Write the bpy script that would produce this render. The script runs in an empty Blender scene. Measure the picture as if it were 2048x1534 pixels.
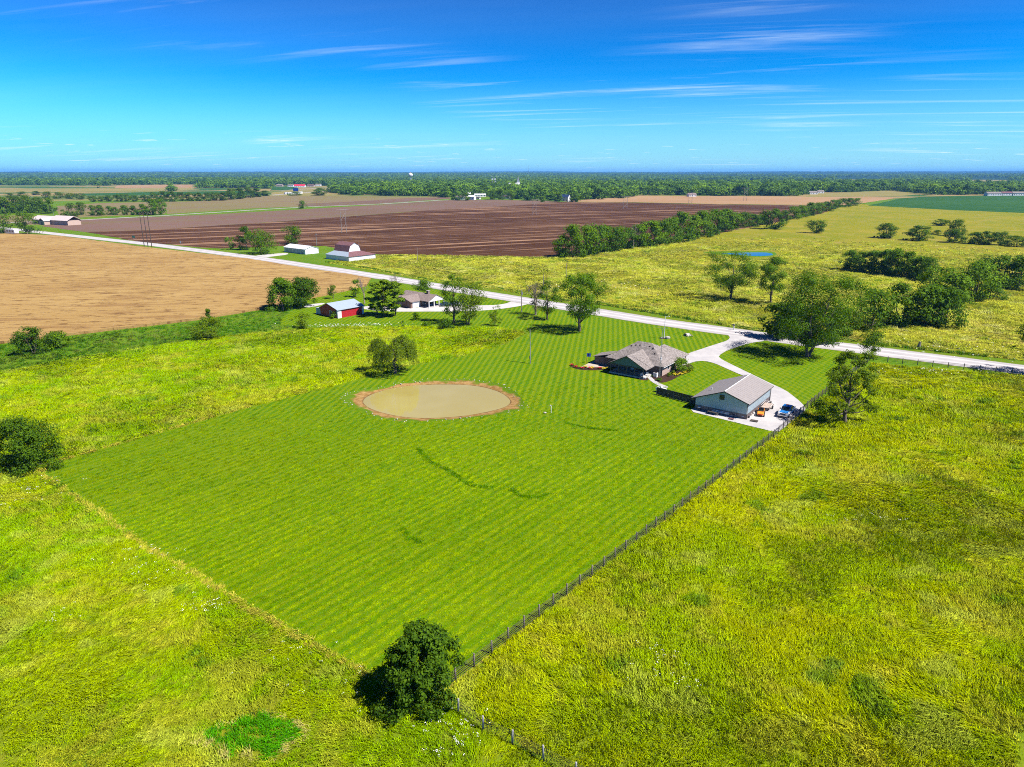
import bpy, math, random
import numpy as np
from mathutils import Vector, Matrix
from mathutils.geometry import tessellate_polygon

scene = bpy.context.scene
R = math.radians
# ------------------------------------------------------------------ camera
cam_d = bpy.data.cameras.new('camera')
cam = bpy.data.objects.new('camera', cam_d)
scene.collection.objects.link(cam)
cam.location = (0, 0, 46.0)
cam.rotation_euler = (R(90 - 17.1675), 0, 0)
cam_d.sensor_width = 36.0
cam_d.lens = 36.0 * 1366.0 / 2048.0
cam_d.clip_start = 0.5
cam_d.clip_end = 120000
scene.camera = cam
# ------------------------------------------------------------------ sky
SUN_AZ = math.atan2(0.906, -0.423)      # clockwise from +Y
SUN_EL = R(53)
world = bpy.data.worlds.new('World'); scene.world = world; world.use_nodes = True
wn = world.node_tree.nodes; wl = world.node_tree.links; wn.clear()
def N(nt, t, **kw):
    n = nt.nodes.new(t)
    for k, v in kw.items():
        if k == 'inp':
            for kk, vv in v.items(): n.inputs[kk].default_value = vv
        else: setattr(n, k, v)
    return n
W = world.node_tree
sky = N(W, 'ShaderNodeTexSky', sky_type='NISHITA', sun_disc=False)
sky.sun_elevation = SUN_EL; sky.sun_rotation = SUN_AZ
sky.altitude = 300; sky.air_density = 1.0; sky.dust_density = 0.0; sky.ozone_density = 1.5
hsv = N(W, 'ShaderNodeHueSaturation', inp={'Hue': 0.494, 'Saturation': 1.12, 'Value': 1.0})
tnt = N(W, 'ShaderNodeMix', data_type='RGBA', blend_type='MULTIPLY'); tnt.inputs['Factor'].default_value = 1.0; tnt.inputs['B'].default_value = (0.028, 0.145, 0.190, 1)
gam = N(W, 'ShaderNodeGamma', inp={'Gamma': 2.15}); wl.new(sky.outputs[0], tnt.inputs['A']); wl.new(tnt.outputs['Result'], gam.inputs['Color'])
amp = N(W, 'ShaderNodeMix', data_type='RGBA', blend_type='MULTIPLY'); amp.inputs['Factor'].default_value = 1.0; amp.inputs['B'].default_value = (4.4, 4.6, 4.9, 1)
wl.new(gam.outputs[0], amp.inputs['A']); wl.new(amp.outputs['Result'], hsv.inputs['Color'])
tc = N(W, 'ShaderNodeTexCoord')
sep = N(W, 'ShaderNodeSeparateXYZ'); wl.new(tc.outputs['Generated'], sep.inputs[0])
mz = N(W, 'ShaderNodeMath', operation='MAXIMUM', inp={1: 0.0}); wl.new(sep.outputs['Z'], mz.inputs[0])
zo = N(W, 'ShaderNodeMath', operation='ADD', inp={1: 0.055}); wl.new(mz.outputs[0], zo.inputs[0])
dx = N(W, 'ShaderNodeMath', operation='DIVIDE'); wl.new(sep.outputs['X'], dx.inputs[0]); wl.new(zo.outputs[0], dx.inputs[1])
dy = N(W, 'ShaderNodeMath', operation='DIVIDE'); wl.new(sep.outputs['Y'], dy.inputs[0]); wl.new(zo.outputs[0], dy.inputs[1])
cmb = N(W, 'ShaderNodeCombineXYZ'); wl.new(dx.outputs[0], cmb.inputs[0]); wl.new(dy.outputs[0], cmb.inputs[1])
def cloud_layer(rot, sc, nscale, detail, lo, hi, dist, off):
    mp = N(W, 'ShaderNodeMapping'); mp.inputs['Rotation'].default_value = (0, 0, R(rot))
    mp.vector_type = 'TEXTURE'; mp.inputs['Scale'].default_value = tuple(1 / q for q in sc); mp.inputs['Location'].default_value = off
    wl.new(cmb.outputs[0], mp.inputs[0])
    no = N(W, 'ShaderNodeTexNoise', inp={'Scale': nscale, 'Detail': detail, 'Roughness': 0.6, 'Distortion': dist})
    wl.new(mp.outputs[0], no.inputs['Vector'])
    mr = N(W, 'ShaderNodeMapRange', interpolation_type='SMOOTHSTEP', inp={'From Min': lo, 'From Max': hi})
    wl.new(no.outputs[0], mr.inputs['Value'])
    return mr.outputs[0]
streak = cloud_layer(-17, (0.22, 1.5, 1), 1.3, 9, 0.50, 0.78, 0.9, (5.4, -3.3, 0))
cover = cloud_layer(0, (0.30, 0.16, 1), 1.0, 1, 0.46, 0.63, 0.0, (0.9, 9.5, 0))
veil = cloud_layer(-7, (0.10, 0.42, 1), 0.9, 5, 0.40, 0.85, 0.3, (7.3, 2.2, 0))
m1 = N(W, 'ShaderNodeMath', operation='MULTIPLY'); wl.new(streak, m1.inputs[0]); wl.new(cover, m1.inputs[1])
m1b = N(W, 'ShaderNodeMath', operation='MULTIPLY', inp={1: 0.62}); wl.new(m1.outputs[0], m1b.inputs[0])
m2 = N(W, 'ShaderNodeMath', operation='MULTIPLY_ADD', inp={1: 0.06}); wl.new(veil, m2.inputs[0]); wl.new(m1b.outputs[0], m2.inputs[2])
puff = cloud_layer(0, (0.55, 0.9, 1), 2.6, 4, 0.62, 0.70, 0.2, (2.7, 8.1, 0))          # small fair-weather cumulus low over the horizon
plo = N(W, 'ShaderNodeMapRange', interpolation_type='SMOOTHSTEP', inp={'From Min': 0.055, 'From Max': 0.03, 'To Min': 0.0, 'To Max': 0.55}); wl.new(sep.outputs['Z'], plo.inputs['Value'])
m4 = N(W, 'ShaderNodeMath', operation='MULTIPLY_ADD'); wl.new(puff, m4.inputs[0]); wl.new(plo.outputs[0], m4.inputs[1]); wl.new(m2.outputs[0], m4.inputs[2])
m3 = N(W, 'ShaderNodeClamp'); wl.new(m4.outputs[0], m3.inputs[0])
cmix = N(W, 'ShaderNodeMix', data_type='RGBA'); cmix.inputs['B'].default_value = (7.0, 8.4, 9.2, 1)
hzf = N(W, 'ShaderNodeMapRange', interpolation_type='SMOOTHSTEP', inp={'From Min': 0.13, 'From Max': -0.01, 'To Min': 0.0, 'To Max': 0.85}); wl.new(sep.outputs['Z'], hzf.inputs['Value'])
hmix = N(W, 'ShaderNodeMix', data_type='RGBA'); hmix.inputs['B'].default_value = (3.3, 6.0, 7.8, 1); wl.new(hzf.outputs[0], hmix.inputs['Factor']); wl.new(hsv.outputs[0], hmix.inputs['A'])
wl.new(m3.outputs[0], cmix.inputs['Factor']); wl.new(hmix.outputs['Result'], cmix.inputs['A'])
bg = N(W, 'ShaderNodeBackground', inp={'Strength': 0.066})
wl.new(cmix.outputs['Result'], bg.inputs['Color'])
wo = N(W, 'ShaderNodeOutputWorld'); wl.new(bg.outputs[0], wo.inputs['Surface'])
# ------------------------------------------------------------------ sun
sd = bpy.data.lights.new('sun', 'SUN'); sd.energy = 5.0; sd.angle = R(0.53); sd.color = (1.0, 0.95, 0.87)
sun = bpy.data.objects.new('sun', sd); scene.collection.objects.link(sun)
sv = Vector((math.sin(SUN_AZ) * math.cos(SUN_EL), math.cos(SUN_AZ) * math.cos(SUN_EL), math.sin(SUN_EL)))
sun.rotation_euler = sv.to_track_quat('Z', 'Y').to_euler(); sun.location = (0, 0, 300)
# ------------------------------------------------------------------ exposure
scene.view_settings.view_transform = 'Standard'; scene.view_settings.look = 'None'
scene.view_settings.exposure = 1.05; scene.view_settings.gamma = 1.0
scene.view_settings.use_curve_mapping = False
scene.render.engine = 'CYCLES'
scene.cycles.filter_width = 1.0
scene.cycles.use_denoising = False
scene.cycles.adaptive_threshold = 0.02
scene.cycles.max_bounces = 5; scene.cycles.diffuse_bounces = 2; scene.cycles.glossy_bounces = 3
scene.cycles.transmission_bounces = 3; scene.cycles.volume_bounces = 0; scene.cycles.transparent_max_bounces = 8

# ================================================================== helpers
COL = scene.collection
rng = np.random.default_rng(7)

class NT:
    """small wrapper for writing node materials"""
    def __init__(self, name):
        self.m = bpy.data.materials.new(name); self.m.use_nodes = True
        self.t = self.m.node_tree; self.t.nodes.clear()
        self.out = self.t.nodes.new('ShaderNodeOutputMaterial')
    def n(self, t, **kw): return N(self.t, t, **kw)
    def l(self, a, b): self.t.links.new(a, b)
    def pos(self):
        if not hasattr(self, '_p'): self._p = self.n('ShaderNodeNewGeometry').outputs['Position']
        return self._p
    def map(self, rot=0, sc=(1, 1, 1), src=None, loc=(0, 0, 0)):
        m = self.n('ShaderNodeMapping', inp={'Rotation': (0, 0, R(rot)), 'Scale': sc, 'Location': loc})
        self.l(src or self.pos(), m.inputs[0]); return m.outputs[0]
    def aniso(self, deg, sa, sb):
        d = R(deg); o = []
        for v, s_ in (((math.cos(d), math.sin(d), 0), sa), ((-math.sin(d), math.cos(d), 0), sb)):
            q = self.n('ShaderNodeVectorMath', operation='DOT_PRODUCT', inp={1: v}); self.l(self.pos(), q.inputs[0])
            o.append(self.math('MULTIPLY', q.outputs['Value'], s_))
        c = self.n('ShaderNodeCombineXYZ'); self.l(o[0], c.inputs[0]); self.l(o[1], c.inputs[1]); return c.outputs[0]
    def xyz(self):
        q = self.n('ShaderNodeSeparateXYZ'); self.l(self.pos(), q.inputs[0]); return q.outputs
    def noise(self, scale, detail=4, rough=0.55, vec=None, dist=0.0):
        t = self.n('ShaderNodeTexNoise', inp={'Scale': scale, 'Detail': detail, 'Roughness': rough, 'Distortion': dist})
        self.l(vec or self.pos(), t.inputs['Vector']); return t.outputs[0]
    def step(self, v, lo, hi, a=0.0, b=1.0):
        m = self.n('ShaderNodeMapRange', interpolation_type='SMOOTHSTEP', inp={'From Min': lo, 'From Max': hi, 'To Min': a, 'To Max': b})
        self.l(v, m.inputs['Value']); return m.outputs[0]
    def math(self, op, a, b=None, c=None):
        m = self.n('ShaderNodeMath', operation=op)
        for i, q in enumerate((a, b, c)):
            if q is None: continue
            if isinstance(q, (int, float)): m.inputs[i].default_value = q
            else: self.l(q, m.inputs[i])
        return m.outputs[0]
    def mix(self, f, a, b, blend='MIX'):
        m = self.n('ShaderNodeMix', data_type='RGBA', blend_type=blend)
        for k, q in (('Factor', f), ('A', a), ('B', b)):
            if isinstance(q, (int, float)): m.inputs[k].default_value = q
            elif isinstance(q, tuple): m.inputs[k].default_value = q if len(q) == 4 else q + (1,)
            else: self.l(q, m.inputs[k])
        return m.outputs['Result']
    def bump(self, h, strength=0.5, dist=0.1):
        b = self.n('ShaderNodeBump', inp={'Strength': strength, 'Distance': dist}); self.l(h, b.inputs['Height']); return b.outputs[0]
    def pbsdf(self, col, rough=0.8, spec=0.3, metal=0.0, normal=None, ior=None):
        p = self.n('ShaderNodeBsdfPrincipled', inp={'Metallic': metal, 'Specular IOR Level': spec})
        if isinstance(rough, (int, float)): p.inputs['Roughness'].default_value = rough
        else: self.l(rough, p.inputs['Roughness'])
        if isinstance(col, tuple): p.inputs['Base Color'].default_value = col if len(col) == 4 else col + (1,)
        else: self.l(col, p.inputs['Base Color'])
        if normal is not None: self.l(normal, p.inputs['Normal'])
        if ior: p.inputs['IOR'].default_value = ior
        return p
    def done(self, sh):
        self.l(sh.outputs[0], self.out.inputs['Surface']); return self.m

def plain(name, col, rough=0.6, metal=0.0, spec=0.4, var=0.12, scale=1.5):
    t = NT(name)
    f = t.noise(scale, 4)
    c = t.mix(t.step(f, 0.3, 0.75), tuple(v * (1 - var) for v in col), tuple(min(1, v * (1 + var)) for v in col))
    return t.done(t.pbsdf(c, rough, spec, metal))

def leafmat(name, dark, light, trans=0.28, wi=0.55, wo_=0.35):
    t = NT(name)
    g = t.n('ShaderNodeNewGeometry'); oi = t.n('ShaderNodeObjectInfo')
    r1 = g.outputs['Random Per Island']
    f = t.math('MULTIPLY_ADD', r1, wi, t.math('MULTIPLY', oi.outputs['Random'], wo_))
    c = t.mix(f, dark, light)
    p = t.pbsdf(c, 0.65, 0.06)
    tr = t.n('ShaderNodeBsdfTranslucent'); t.l(t.mix(0.5, c, (light[0] * 1.6, light[1] * 1.5, light[2])), tr.inputs['Color'])
    ms = t.n('ShaderNodeMixShader', inp={0: trans}); t.l(p.outputs[0], ms.inputs[1]); t.l(tr.outputs[0], ms.inputs[2])
    return t.done(ms)

def mesh_from(name, verts, faces, mat=None, smooth=False):
    me = bpy.data.meshes.new(name); me.from_pydata([tuple(v) for v in verts], [], faces); me.update()
    if mat: me.materials.append(mat)
    if smooth: me.polygons.foreach_set('use_smooth', [True] * len(me.polygons))
    return me
def quads_mesh(name, V, mat):
    """V: (n,4,3) array of separate quads"""
    n = len(V); me = bpy.data.meshes.new(name)
    me.vertices.add(n * 4); me.vertices.foreach_set('co', V.reshape(-1).astype(np.float32))
    me.loops.add(n * 4); me.loops.foreach_set('vertex_index', np.arange(n * 4, dtype=np.int32))
    me.polygons.add(n); me.polygons.foreach_set('loop_start', np.arange(0, n * 4, 4, dtype=np.int32))
    me.update(calc_edges=True); me.validate()
    if mat: me.materials.append(mat)
    return me
def link(name, me, parent=None, loc=None):
    o = bpy.data.objects.new(name, me); COL.objects.link(o)
    if parent: o.parent = parent
    if loc: o.location = loc
    return o
def tag(o, label=None, cat=None, group=None, kind=None):
    if label: o['label'] = label
    if cat: o['category'] = cat
    if group: o['group'] = group
    if kind: o['kind'] = kind
    return o
def thing(name, label, cat, loc=(0, 0, 0), rz=0.0, group=None):
    o = bpy.data.objects.new(name, None); COL.objects.link(o); o.empty_display_size = 0.3
    o.location = loc if len(loc) == 3 else (loc[0], loc[1], 0.0); o.rotation_euler = (0, 0, R(rz))
    return tag(o, label, cat, group)
class MB:
    """collects boxes, tubes and slabs into one mesh"""
    def __init__(s): s.v = []; s.f = []
    def add(s, v, f):
        b = len(s.v); s.v += [tuple(p) for p in v]; s.f += [[i + b for i in q] for q in f]; return s
    def box(s, x0, x1, y0, y1, z0, z1):
        return s.add([(x0, y0, z0), (x1, y0, z0), (x1, y1, z0), (x0, y1, z0), (x0, y0, z1), (x1, y0, z1), (x1, y1, z1), (x0, y1, z1)],
                     [(0, 3, 2, 1), (4, 5, 6, 7), (0, 1, 5, 4), (1, 2, 6, 5), (2, 3, 7, 6), (3, 0, 4, 7)])
    def slab(s, pts, th):
        n = len(pts)
        v = list(pts) + [(p[0], p[1], p[2] - th) for p in pts]
        return s.add(v, [tuple(range(n)), tuple(range(2 * n - 1, n - 1, -1))] + [(i, i + n, (i + 1) % n + n, (i + 1) % n) for i in range(n)])
    def wall(s, pts, d):
        n = len(pts); v = list(pts) + [(p[0] + d[0], p[1] + d[1], p[2]) for p in pts]
        return s.add(v, [tuple(range(n)), tuple(range(2 * n - 1, n - 1, -1))] + [(i, i + n, (i + 1) % n + n, (i + 1) % n) for i in range(n)])
    def tube(s, pts, rad, k=6, cap=True):
        pts = [Vector(p) for p in pts]
        if isinstance(rad, (int, float)): rad = [rad] * len(pts)
        rings = []
        for i, p in enumerate(pts):
            d = (pts[min(i + 1, len(pts) - 1)] - pts[max(i - 1, 0)])
            d = d.normalized() if d.length > 1e-9 else Vector((0, 0, 1))
            a = Vector((1, 0, 0)) if abs(d.x) < 0.8 else Vector((0, 1, 0))
            u = d.cross(a).normalized(); w = d.cross(u)
            rings.append([p + (u * math.cos(2 * math.pi * j / k) + w * math.sin(2 * math.pi * j / k)) * rad[i] for j in range(k)])
        v = [q for r_ in rings for q in r_]; f = []
        for i in range(len(pts) - 1):
            for j in range(k): f.append((i * k + j, i * k + (j + 1) % k, (i + 1) * k + (j + 1) % k, (i + 1) * k + j))
        if cap: f += [tuple(range(k - 1, -1, -1)), tuple(range((len(pts) - 1) * k, len(pts) * k))]
        return s.add(v, f)
    def ball(s, c, r, seg=10, rings=6, sc=(1, 1, 1)):
        v = [(c[0], c[1], c[2] + r * sc[2])]; f = []
        for i in range(1, rings):
            a = math.pi * i / rings
            for j in range(seg):
                b = 2 * math.pi * j / seg
                v.append((c[0] + r * sc[0] * math.sin(a) * math.cos(b), c[1] + r * sc[1] * math.sin(a) * math.sin(b), c[2] + r * sc[2] * math.cos(a)))
        v.append((c[0], c[1], c[2] - r * sc[2])); L = len(v) - 1
        for j in range(seg):
            f.append((0, 1 + j, 1 + (j + 1) % seg)); f.append((L, L - seg + (j + 1) % seg, L - seg + j))
        for i in range(rings - 2):
            for j in range(seg):
                a = 1 + i * seg; f.append((a + j, a + seg + j, a + seg + (j + 1) % seg, a + (j + 1) % seg))
        return s.add(v, f)
    def build(s, name, mat, parent=None, smooth=False):
        return link(name, mesh_from(name, s.v, s.f, mat, smooth), parent)
def box(name, parent, mat, *a): return MB().box(*a).build(name, mat, parent)

# value noise / polygon tests in numpy
class VN:
    def __init__(s, seed): s.g = np.random.default_rng(seed).random((256, 256))
    def __call__(s, x, y, sc):
        x = np.asarray(x) / sc; y = np.asarray(y) / sc
        xi = np.floor(x).astype(int); yi = np.floor(y).astype(int); fx = x - xi; fy = y - yi
        fx = fx * fx * (3 - 2 * fx); fy = fy * fy * (3 - 2 * fy); g = s.g
        a = g[xi % 256, yi % 256]; b = g[(xi + 1) % 256, yi % 256]; c = g[xi % 256, (yi + 1) % 256]; d = g[(xi + 1) % 256, (yi + 1) % 256]
        return (a * (1 - fx) + b * fx) * (1 - fy) + (c * (1 - fx) + d * fx) * fy
def inside(x, y, poly):
    r_ = np.zeros(len(x), bool); n = len(poly)
    for i in range(n):
        x0, y0 = poly[i]; x1, y1 = poly[(i + 1) % n]
        if y0 == y1: continue
        c = ((y0 > y) != (y1 > y)) & (x < (x1 - x0) * (y - y0) / (y1 - y0) + x0)
        r_ ^= c
    return r_
def densify(poly, step, jit=0.0, seed=1, closed=True):
    rr = random.Random(seed); out = []
    n = len(poly)
    for i in range(n if closed else n - 1):
        a = Vector(poly[i]); b = Vector(poly[(i + 1) % n]); k = max(1, min(400, int((b - a).length / step)))
        for j in range(k):
            p = a.lerp(b, j / k)
            if jit and j: p = p + Vector((rr.uniform(-jit, jit), rr.uniform(-jit, jit)))
            out.append((p.x, p.y))
    if not closed: out.append(tuple(poly[-1]))
    return out
def smooth_closed(poly, it=2):
    for _ in range(it):
        out = []
        n = len(poly)
        for i in range(n):
            a = poly[i]; b = poly[(i + 1) % n]
            out.append((a[0] * .75 + b[0] * .25, a[1] * .75 + b[1] * .25)); out.append((a[0] * .25 + b[0] * .75, a[1] * .25 + b[1] * .75))
        poly = out
    return poly
def sheet(name, poly, z, mat, holes=(), kind='structure'):
    loops = [[Vector((p[0], p[1], z)) for p in poly]] + [[Vector((p[0], p[1], z)) for p in h] for h in holes]
    tris = tessellate_polygon(loops); vs = [v for L in loops for v in L]
    f = []
    for t in tris:
        a, b, c = (vs[i] for i in t)
        f.append(tuple(t) if (b - a).cross(c - a).z > 0 else tuple(reversed(t)))
    o = link(name, mesh_from(name, vs, f, mat))
    return tag(o, kind=kind)

# geometry-node scatter of prototype meshes on a cloud of points
def scatter(name, pts, rot, scl, idx, protos, tint=None, label=None, cat=None):
    me = bpy.data.meshes.new(name); n = len(pts)
    me.vertices.add(n); me.vertices.foreach_set('co', np.asarray(pts, np.float32).reshape(-1))
    def att(nm, ty, arr, key):
        a = me.attributes.new(nm, ty, 'POINT'); a.data.foreach_set(key, np.ascontiguousarray(arr).reshape(-1))
    att('rot', 'FLOAT_VECTOR', np.asarray(rot, np.float32), 'vector')
    att('scl', 'FLOAT_VECTOR', np.asarray(scl, np.float32), 'vector')
    att('idx', 'INT', np.asarray(idx, np.int32), 'value')
    if tint is not None: att('tint', 'FLOAT_VECTOR', np.asarray(tint, np.float32), 'vector')
    o = link(name, me)
    ng = bpy.data.node_groups.new(name + '_nodes', 'GeometryNodeTree')
    ng.interface.new_socket('Geometry', in_out='INPUT', socket_type='NodeSocketGeometry')
    ng.interface.new_socket('Geometry', in_out='OUTPUT', socket_type='NodeSocketGeometry')
    gi = ng.nodes.new('NodeGroupInput'); go = ng.nodes.new('NodeGroupOutput')
    mp = ng.nodes.new('GeometryNodeMeshToPoints'); ng.links.new(gi.outputs[0], mp.inputs[0])
    ip = ng.nodes.new('GeometryNodeInstanceOnPoints'); ng.links.new(mp.outputs[0], ip.inputs['Points'])
    jg = ng.nodes.new('GeometryNodeJoinGeometry')
    for p in reversed(protos):
        oi = ng.nodes.new('GeometryNodeObjectInfo'); oi.inputs['As Instance'].default_value = True
        oi.inputs['Object'].default_value = p; ng.links.new(oi.outputs['Geometry'], jg.inputs[0])
    ng.links.new(jg.outputs[0], ip.inputs['Instance']); ip.inputs['Pick Instance'].default_value = True
    def na(nm, ty):
        a = ng.nodes.new('GeometryNodeInputNamedAttribute'); a.data_type = ty; a.inputs['Name'].default_value = nm; return a.outputs[0]
    ng.links.new(na('idx', 'INT'), ip.inputs['Instance Index'])
    ng.links.new(na('rot', 'FLOAT_VECTOR'), ip.inputs['Rotation'])
    ng.links.new(na('scl', 'FLOAT_VECTOR'), ip.inputs['Scale'])
    ng.links.new(ip.outputs[0], go.inputs[0])
    md = o.modifiers.new('scatter', 'NODES'); md.node_group = ng
    return tag(o, label, cat, None, 'stuff')
def proto(name, me): return bpy.data.objects.new(name, me)      # never linked: only instanced
# ================================================================== ground materials
def grass_mat(name, cols, s1=0.05, s2=0.6, s3=4.0, bump=0.6, dist=0.25, tan=None, tlo=0.6, thi=0.78):
    t = NT(name)
    a = t.noise(s1, 5, 0.6); b = t.noise(s2, 5, 0.65); c = t.noise(s3, 3, 0.7)
    col = t.mix(t.step(a, 0.35, 0.68), cols[0], cols[1])
    col = t.mix(t.math('MULTIPLY', t.step(b, 0.42, 0.72), 0.8), col, cols[2])
    col = t.mix(t.math('MULTIPLY', t.step(c, 0.5, 0.3), 0.45), col, tuple(v * 0.45 for v in cols[0]))
    if tan: col = t.mix(t.math('MULTIPLY', t.step(t.noise(s1 * 2.3, 6, 0.7), tlo, thi), 0.8), col, tan)
    h = t.math('MULTIPLY_ADD', b, 0.6, c)
    return t.done(t.pbsdf(col, 0.9, 0.05, normal=t.bump(h, bump, dist)))
M = {}
def ground_mat():
    t = NT('rough_grass'); ln = t.n('ShaderNodeVectorMath', operation='LENGTH'); t.l(t.pos(), ln.inputs[0])
    a = t.noise(0.06, 5, 0.6); b = t.noise(0.7, 4, 0.65); u = t.noise(0.0032, 2, 0.4); u2 = t.noise(0.0045, 2, 0.4, t.map(0, (1, 1, 1), None, (70, 900, 0)))
    col = t.mix(t.step(a, 0.35, 0.68), (0.055, 0.135, 0.004), (0.09, 0.155, 0.006))
    col = t.mix(t.math('MULTIPLY', t.step(b, 0.42, 0.72), 0.8), col, (0.13, 0.165, 0.010))
    land = t.mix(t.step(u, 0.47, 0.50), (0.10, 0.125, 0.03), (0.22, 0.165, 0.065)); land = t.mix(t.step(u2, 0.56, 0.58), land, (0.035, 0.085, 0.018))
    col = t.mix(t.step(ln.outputs['Value'], 1350, 1500), col, land)      # beyond the near farms: hay, crop and grass parcels
    return t.done(t.pbsdf(col, 0.9, 0.05, normal=t.bump(b, 0.6, 0.2)))
M['ground'] = ground_mat()
M['meadow'] = grass_mat('tall_meadow_grass', [(0.105, 0.165, 0.004), (0.15, 0.175, 0.006), (0.17, 0.175, 0.012)], 0.05, 0.5, 3, tan=(0.24, 0.17, 0.04))
M['pasture'] = grass_mat('grazed_pasture', [(0.145, 0.165, 0.006), (0.215, 0.19, 0.012), (0.20, 0.18, 0.018)], 0.022, 0.16, 1.0, 0.9, 0.6, tan=(0.29, 0.21, 0.06), tlo=0.50, thi=0.72)
M['verge'] = grass_mat('mown_verge', [(0.075, 0.14, 0.004), (0.11, 0.155, 0.006), (0.14, 0.15, 0.01)], 0.08, 0.8, 5, 0.3, 0.1)

def lawn_mat():
    t = NT('mown_lawn'); X = t.xyz()
    big = t.noise(0.035, 4, 0.6)
    col = t.mix(t.step(big, 0.35, 0.68), (0.074, 0.148, 0.001), (0.112, 0.163, 0.001))
    # mower stripes: one family along the fence line, one along the drive, one in the west yard
    def stripes(deg, width, sharp=0.6):
        v = t.aniso(deg, 0.05, 1.0); wob = t.noise(0.25, 2)
        d = R(deg); q = t.n('ShaderNodeVectorMath', operation='DOT_PRODUCT', inp={1: (-math.sin(d), math.cos(d), 0)}); t.l(t.pos(), q.inputs[0])
        ph = t.math('MULTIPLY_ADD', wob, 0.5, q.outputs['Value'])
        sn = t.math('SINE', t.math('MULTIPLY', ph, 2 * math.pi / width))
        return t.step(sn, -sharp, sharp)
    sA = stripes(51.5, 1.35); sB = stripes(-74, 1.5); sC = stripes(82, 1.5)
    # position along the property axes
    def along(deg):
        d = R(deg); q = t.n('ShaderNodeVectorMath', operation='DOT_PRODUCT', inp={1: (math.cos(d), math.sin(d), 0)}); t.l(t.pos(), q.inputs[0]); return q.outputs['Value']
    far = t.step(X['Y'], 112, 138)                     # house yard
    east = t.step(along(-37), -68, -60)                # east of the house
    yardE = t.math('MULTIPLY', far, east); yardW = t.math('MULTIPLY', far, t.math('SUBTRACT', 1.0, east))
    light = (0.155, 0.205, 0.002); darkc = (0.040, 0.122, 0.001)
    def band(c, s, amt):
        c = t.mix(t.math('MULTIPLY', s, amt), c, light)
        return t.mix(t.math('MULTIPLY', t.math('SUBTRACT', 1.0, s), amt), c, darkc)
    fine = t.math('ADD', 0.55, t.math('MULTIPLY', t.noise(0.5, 3), 0.9))
    col = band(col, sA, t.math('MULTIPLY', t.math('ADD', 0.3, t.math('MULTIPLY', yardE, 0.18)), fine))
    col = band(col, sB, t.math('MULTIPLY', t.math('MULTIPLY', yardE, 0.42), fine))
    col = band(col, sC, t.math('MULTIPLY', t.math('ADD', 0.12, t.math('MULTIPLY', yardW, 0.42)), fine))
    stk = t.noise(1.0, 5, 0.7, t.aniso(51.5, 0.07, 1.5))
    col = t.mix(t.math('MULTIPLY', t.step(stk, 0.45, 0.7), 0.55), col, (0.15, 0.185, 0.004))
    col = t.mix(t.math('MULTIPLY', t.step(stk, 0.5, 0.28), 0.5), col, (0.028, 0.10, 0.001))
    gr = t.noise(5.5, 4, 0.75)
    col = t.mix(t.math('MULTIPLY', t.step(gr, 0.52, 0.30), 0.55), col, (0.02, 0.06, 0.001))
    col = t.mix(t.math('MULTIPLY', t.step(gr, 0.55, 0.75), 0.4), col, (0.17, 0.2, 0.006))
    h = t.math('MULTIPLY_ADD', stk, 0.5, gr)
    return t.done(t.pbsdf(col, 0.9, 0.04, normal=t.bump(h, 0.55, 0.12)))
M['lawn'] = lawn_mat()

def gravel_mat(name, c1, c2, rut=None):
    t = NT(name)
    a = t.noise(0.25, 5, 0.6); b = t.noise(6, 4, 0.7)
    col = t.mix(t.step(a, 0.35, 0.7), c1, c2)
    col = t.mix(t.math('MULTIPLY', t.step(b, 0.55, 0.35), 0.25), col, tuple(v * 0.6 for v in c1))
    if rut is not None:
        s = t.noise(1.0, 4, 0.6, t.aniso(rut, 0.012, 0.55))
        col = t.mix(t.math('MULTIPLY', t.step(s, 0.42, 0.68), 0.5), col, tuple(v * 0.68 for v in c1))
        ac = t.n('ShaderNodeAttribute', attribute_name='across').outputs['Fac']; ab = t.math('ABSOLUTE', ac); wob = t.math('MULTIPLY', t.math('SUBTRACT', t.noise(0.06, 2), 0.5), 0.25)
        trk = t.math('ABSOLUTE', t.math('SUBTRACT', t.math('ADD', ab, wob), 0.36))              # a pair of packed wheel paths
        col = t.mix(t.math('MULTIPLY', t.step(trk, 0.15, 0.04), 0.55), col, tuple(v * 1.22 for v in c2))
        col = t.mix(t.math('MULTIPLY', t.step(trk, 0.18, 0.32), 0.3), col, tuple(v * 0.72 for v in c1))
        edge = t.math('ADD', ab, t.math('MULTIPLY', t.math('SUBTRACT', t.noise(0.9, 4, 0.7), 0.5), 0.35))
        col = t.mix(t.math('MULTIPLY', t.step(edge, 0.86, 1.0), 0.8), col, (0.16, 0.16, 0.06))    # grass creeping into the shoulder
    return t.done(t.pbsdf(col, 0.95, 0.1, normal=t.bump(b, 0.3, 0.04)))
M['road'] = gravel_mat('chalky_gravel_road', (0.35, 0.33, 0.335), (0.42, 0.395, 0.39), -38.5)
M['concrete'] = gravel_mat('pale_concrete', (0.34, 0.325, 0.33), (0.42, 0.40, 0.395))
M['gravel'] = gravel_mat('white_gravel', (0.38, 0.36, 0.35), (0.46, 0.44, 0.42))
M['farroad'] = gravel_mat('far_gravel', (0.26, 0.24, 0.23), (0.34, 0.31, 0.29))
M['mulch'] = gravel_mat('dark_mulch', (0.035, 0.018, 0.014), (0.055, 0.028, 0.02))
M['patio'] = gravel_mat('tan_patio', (0.33, 0.27, 0.21), (0.42, 0.36, 0.3))

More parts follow.
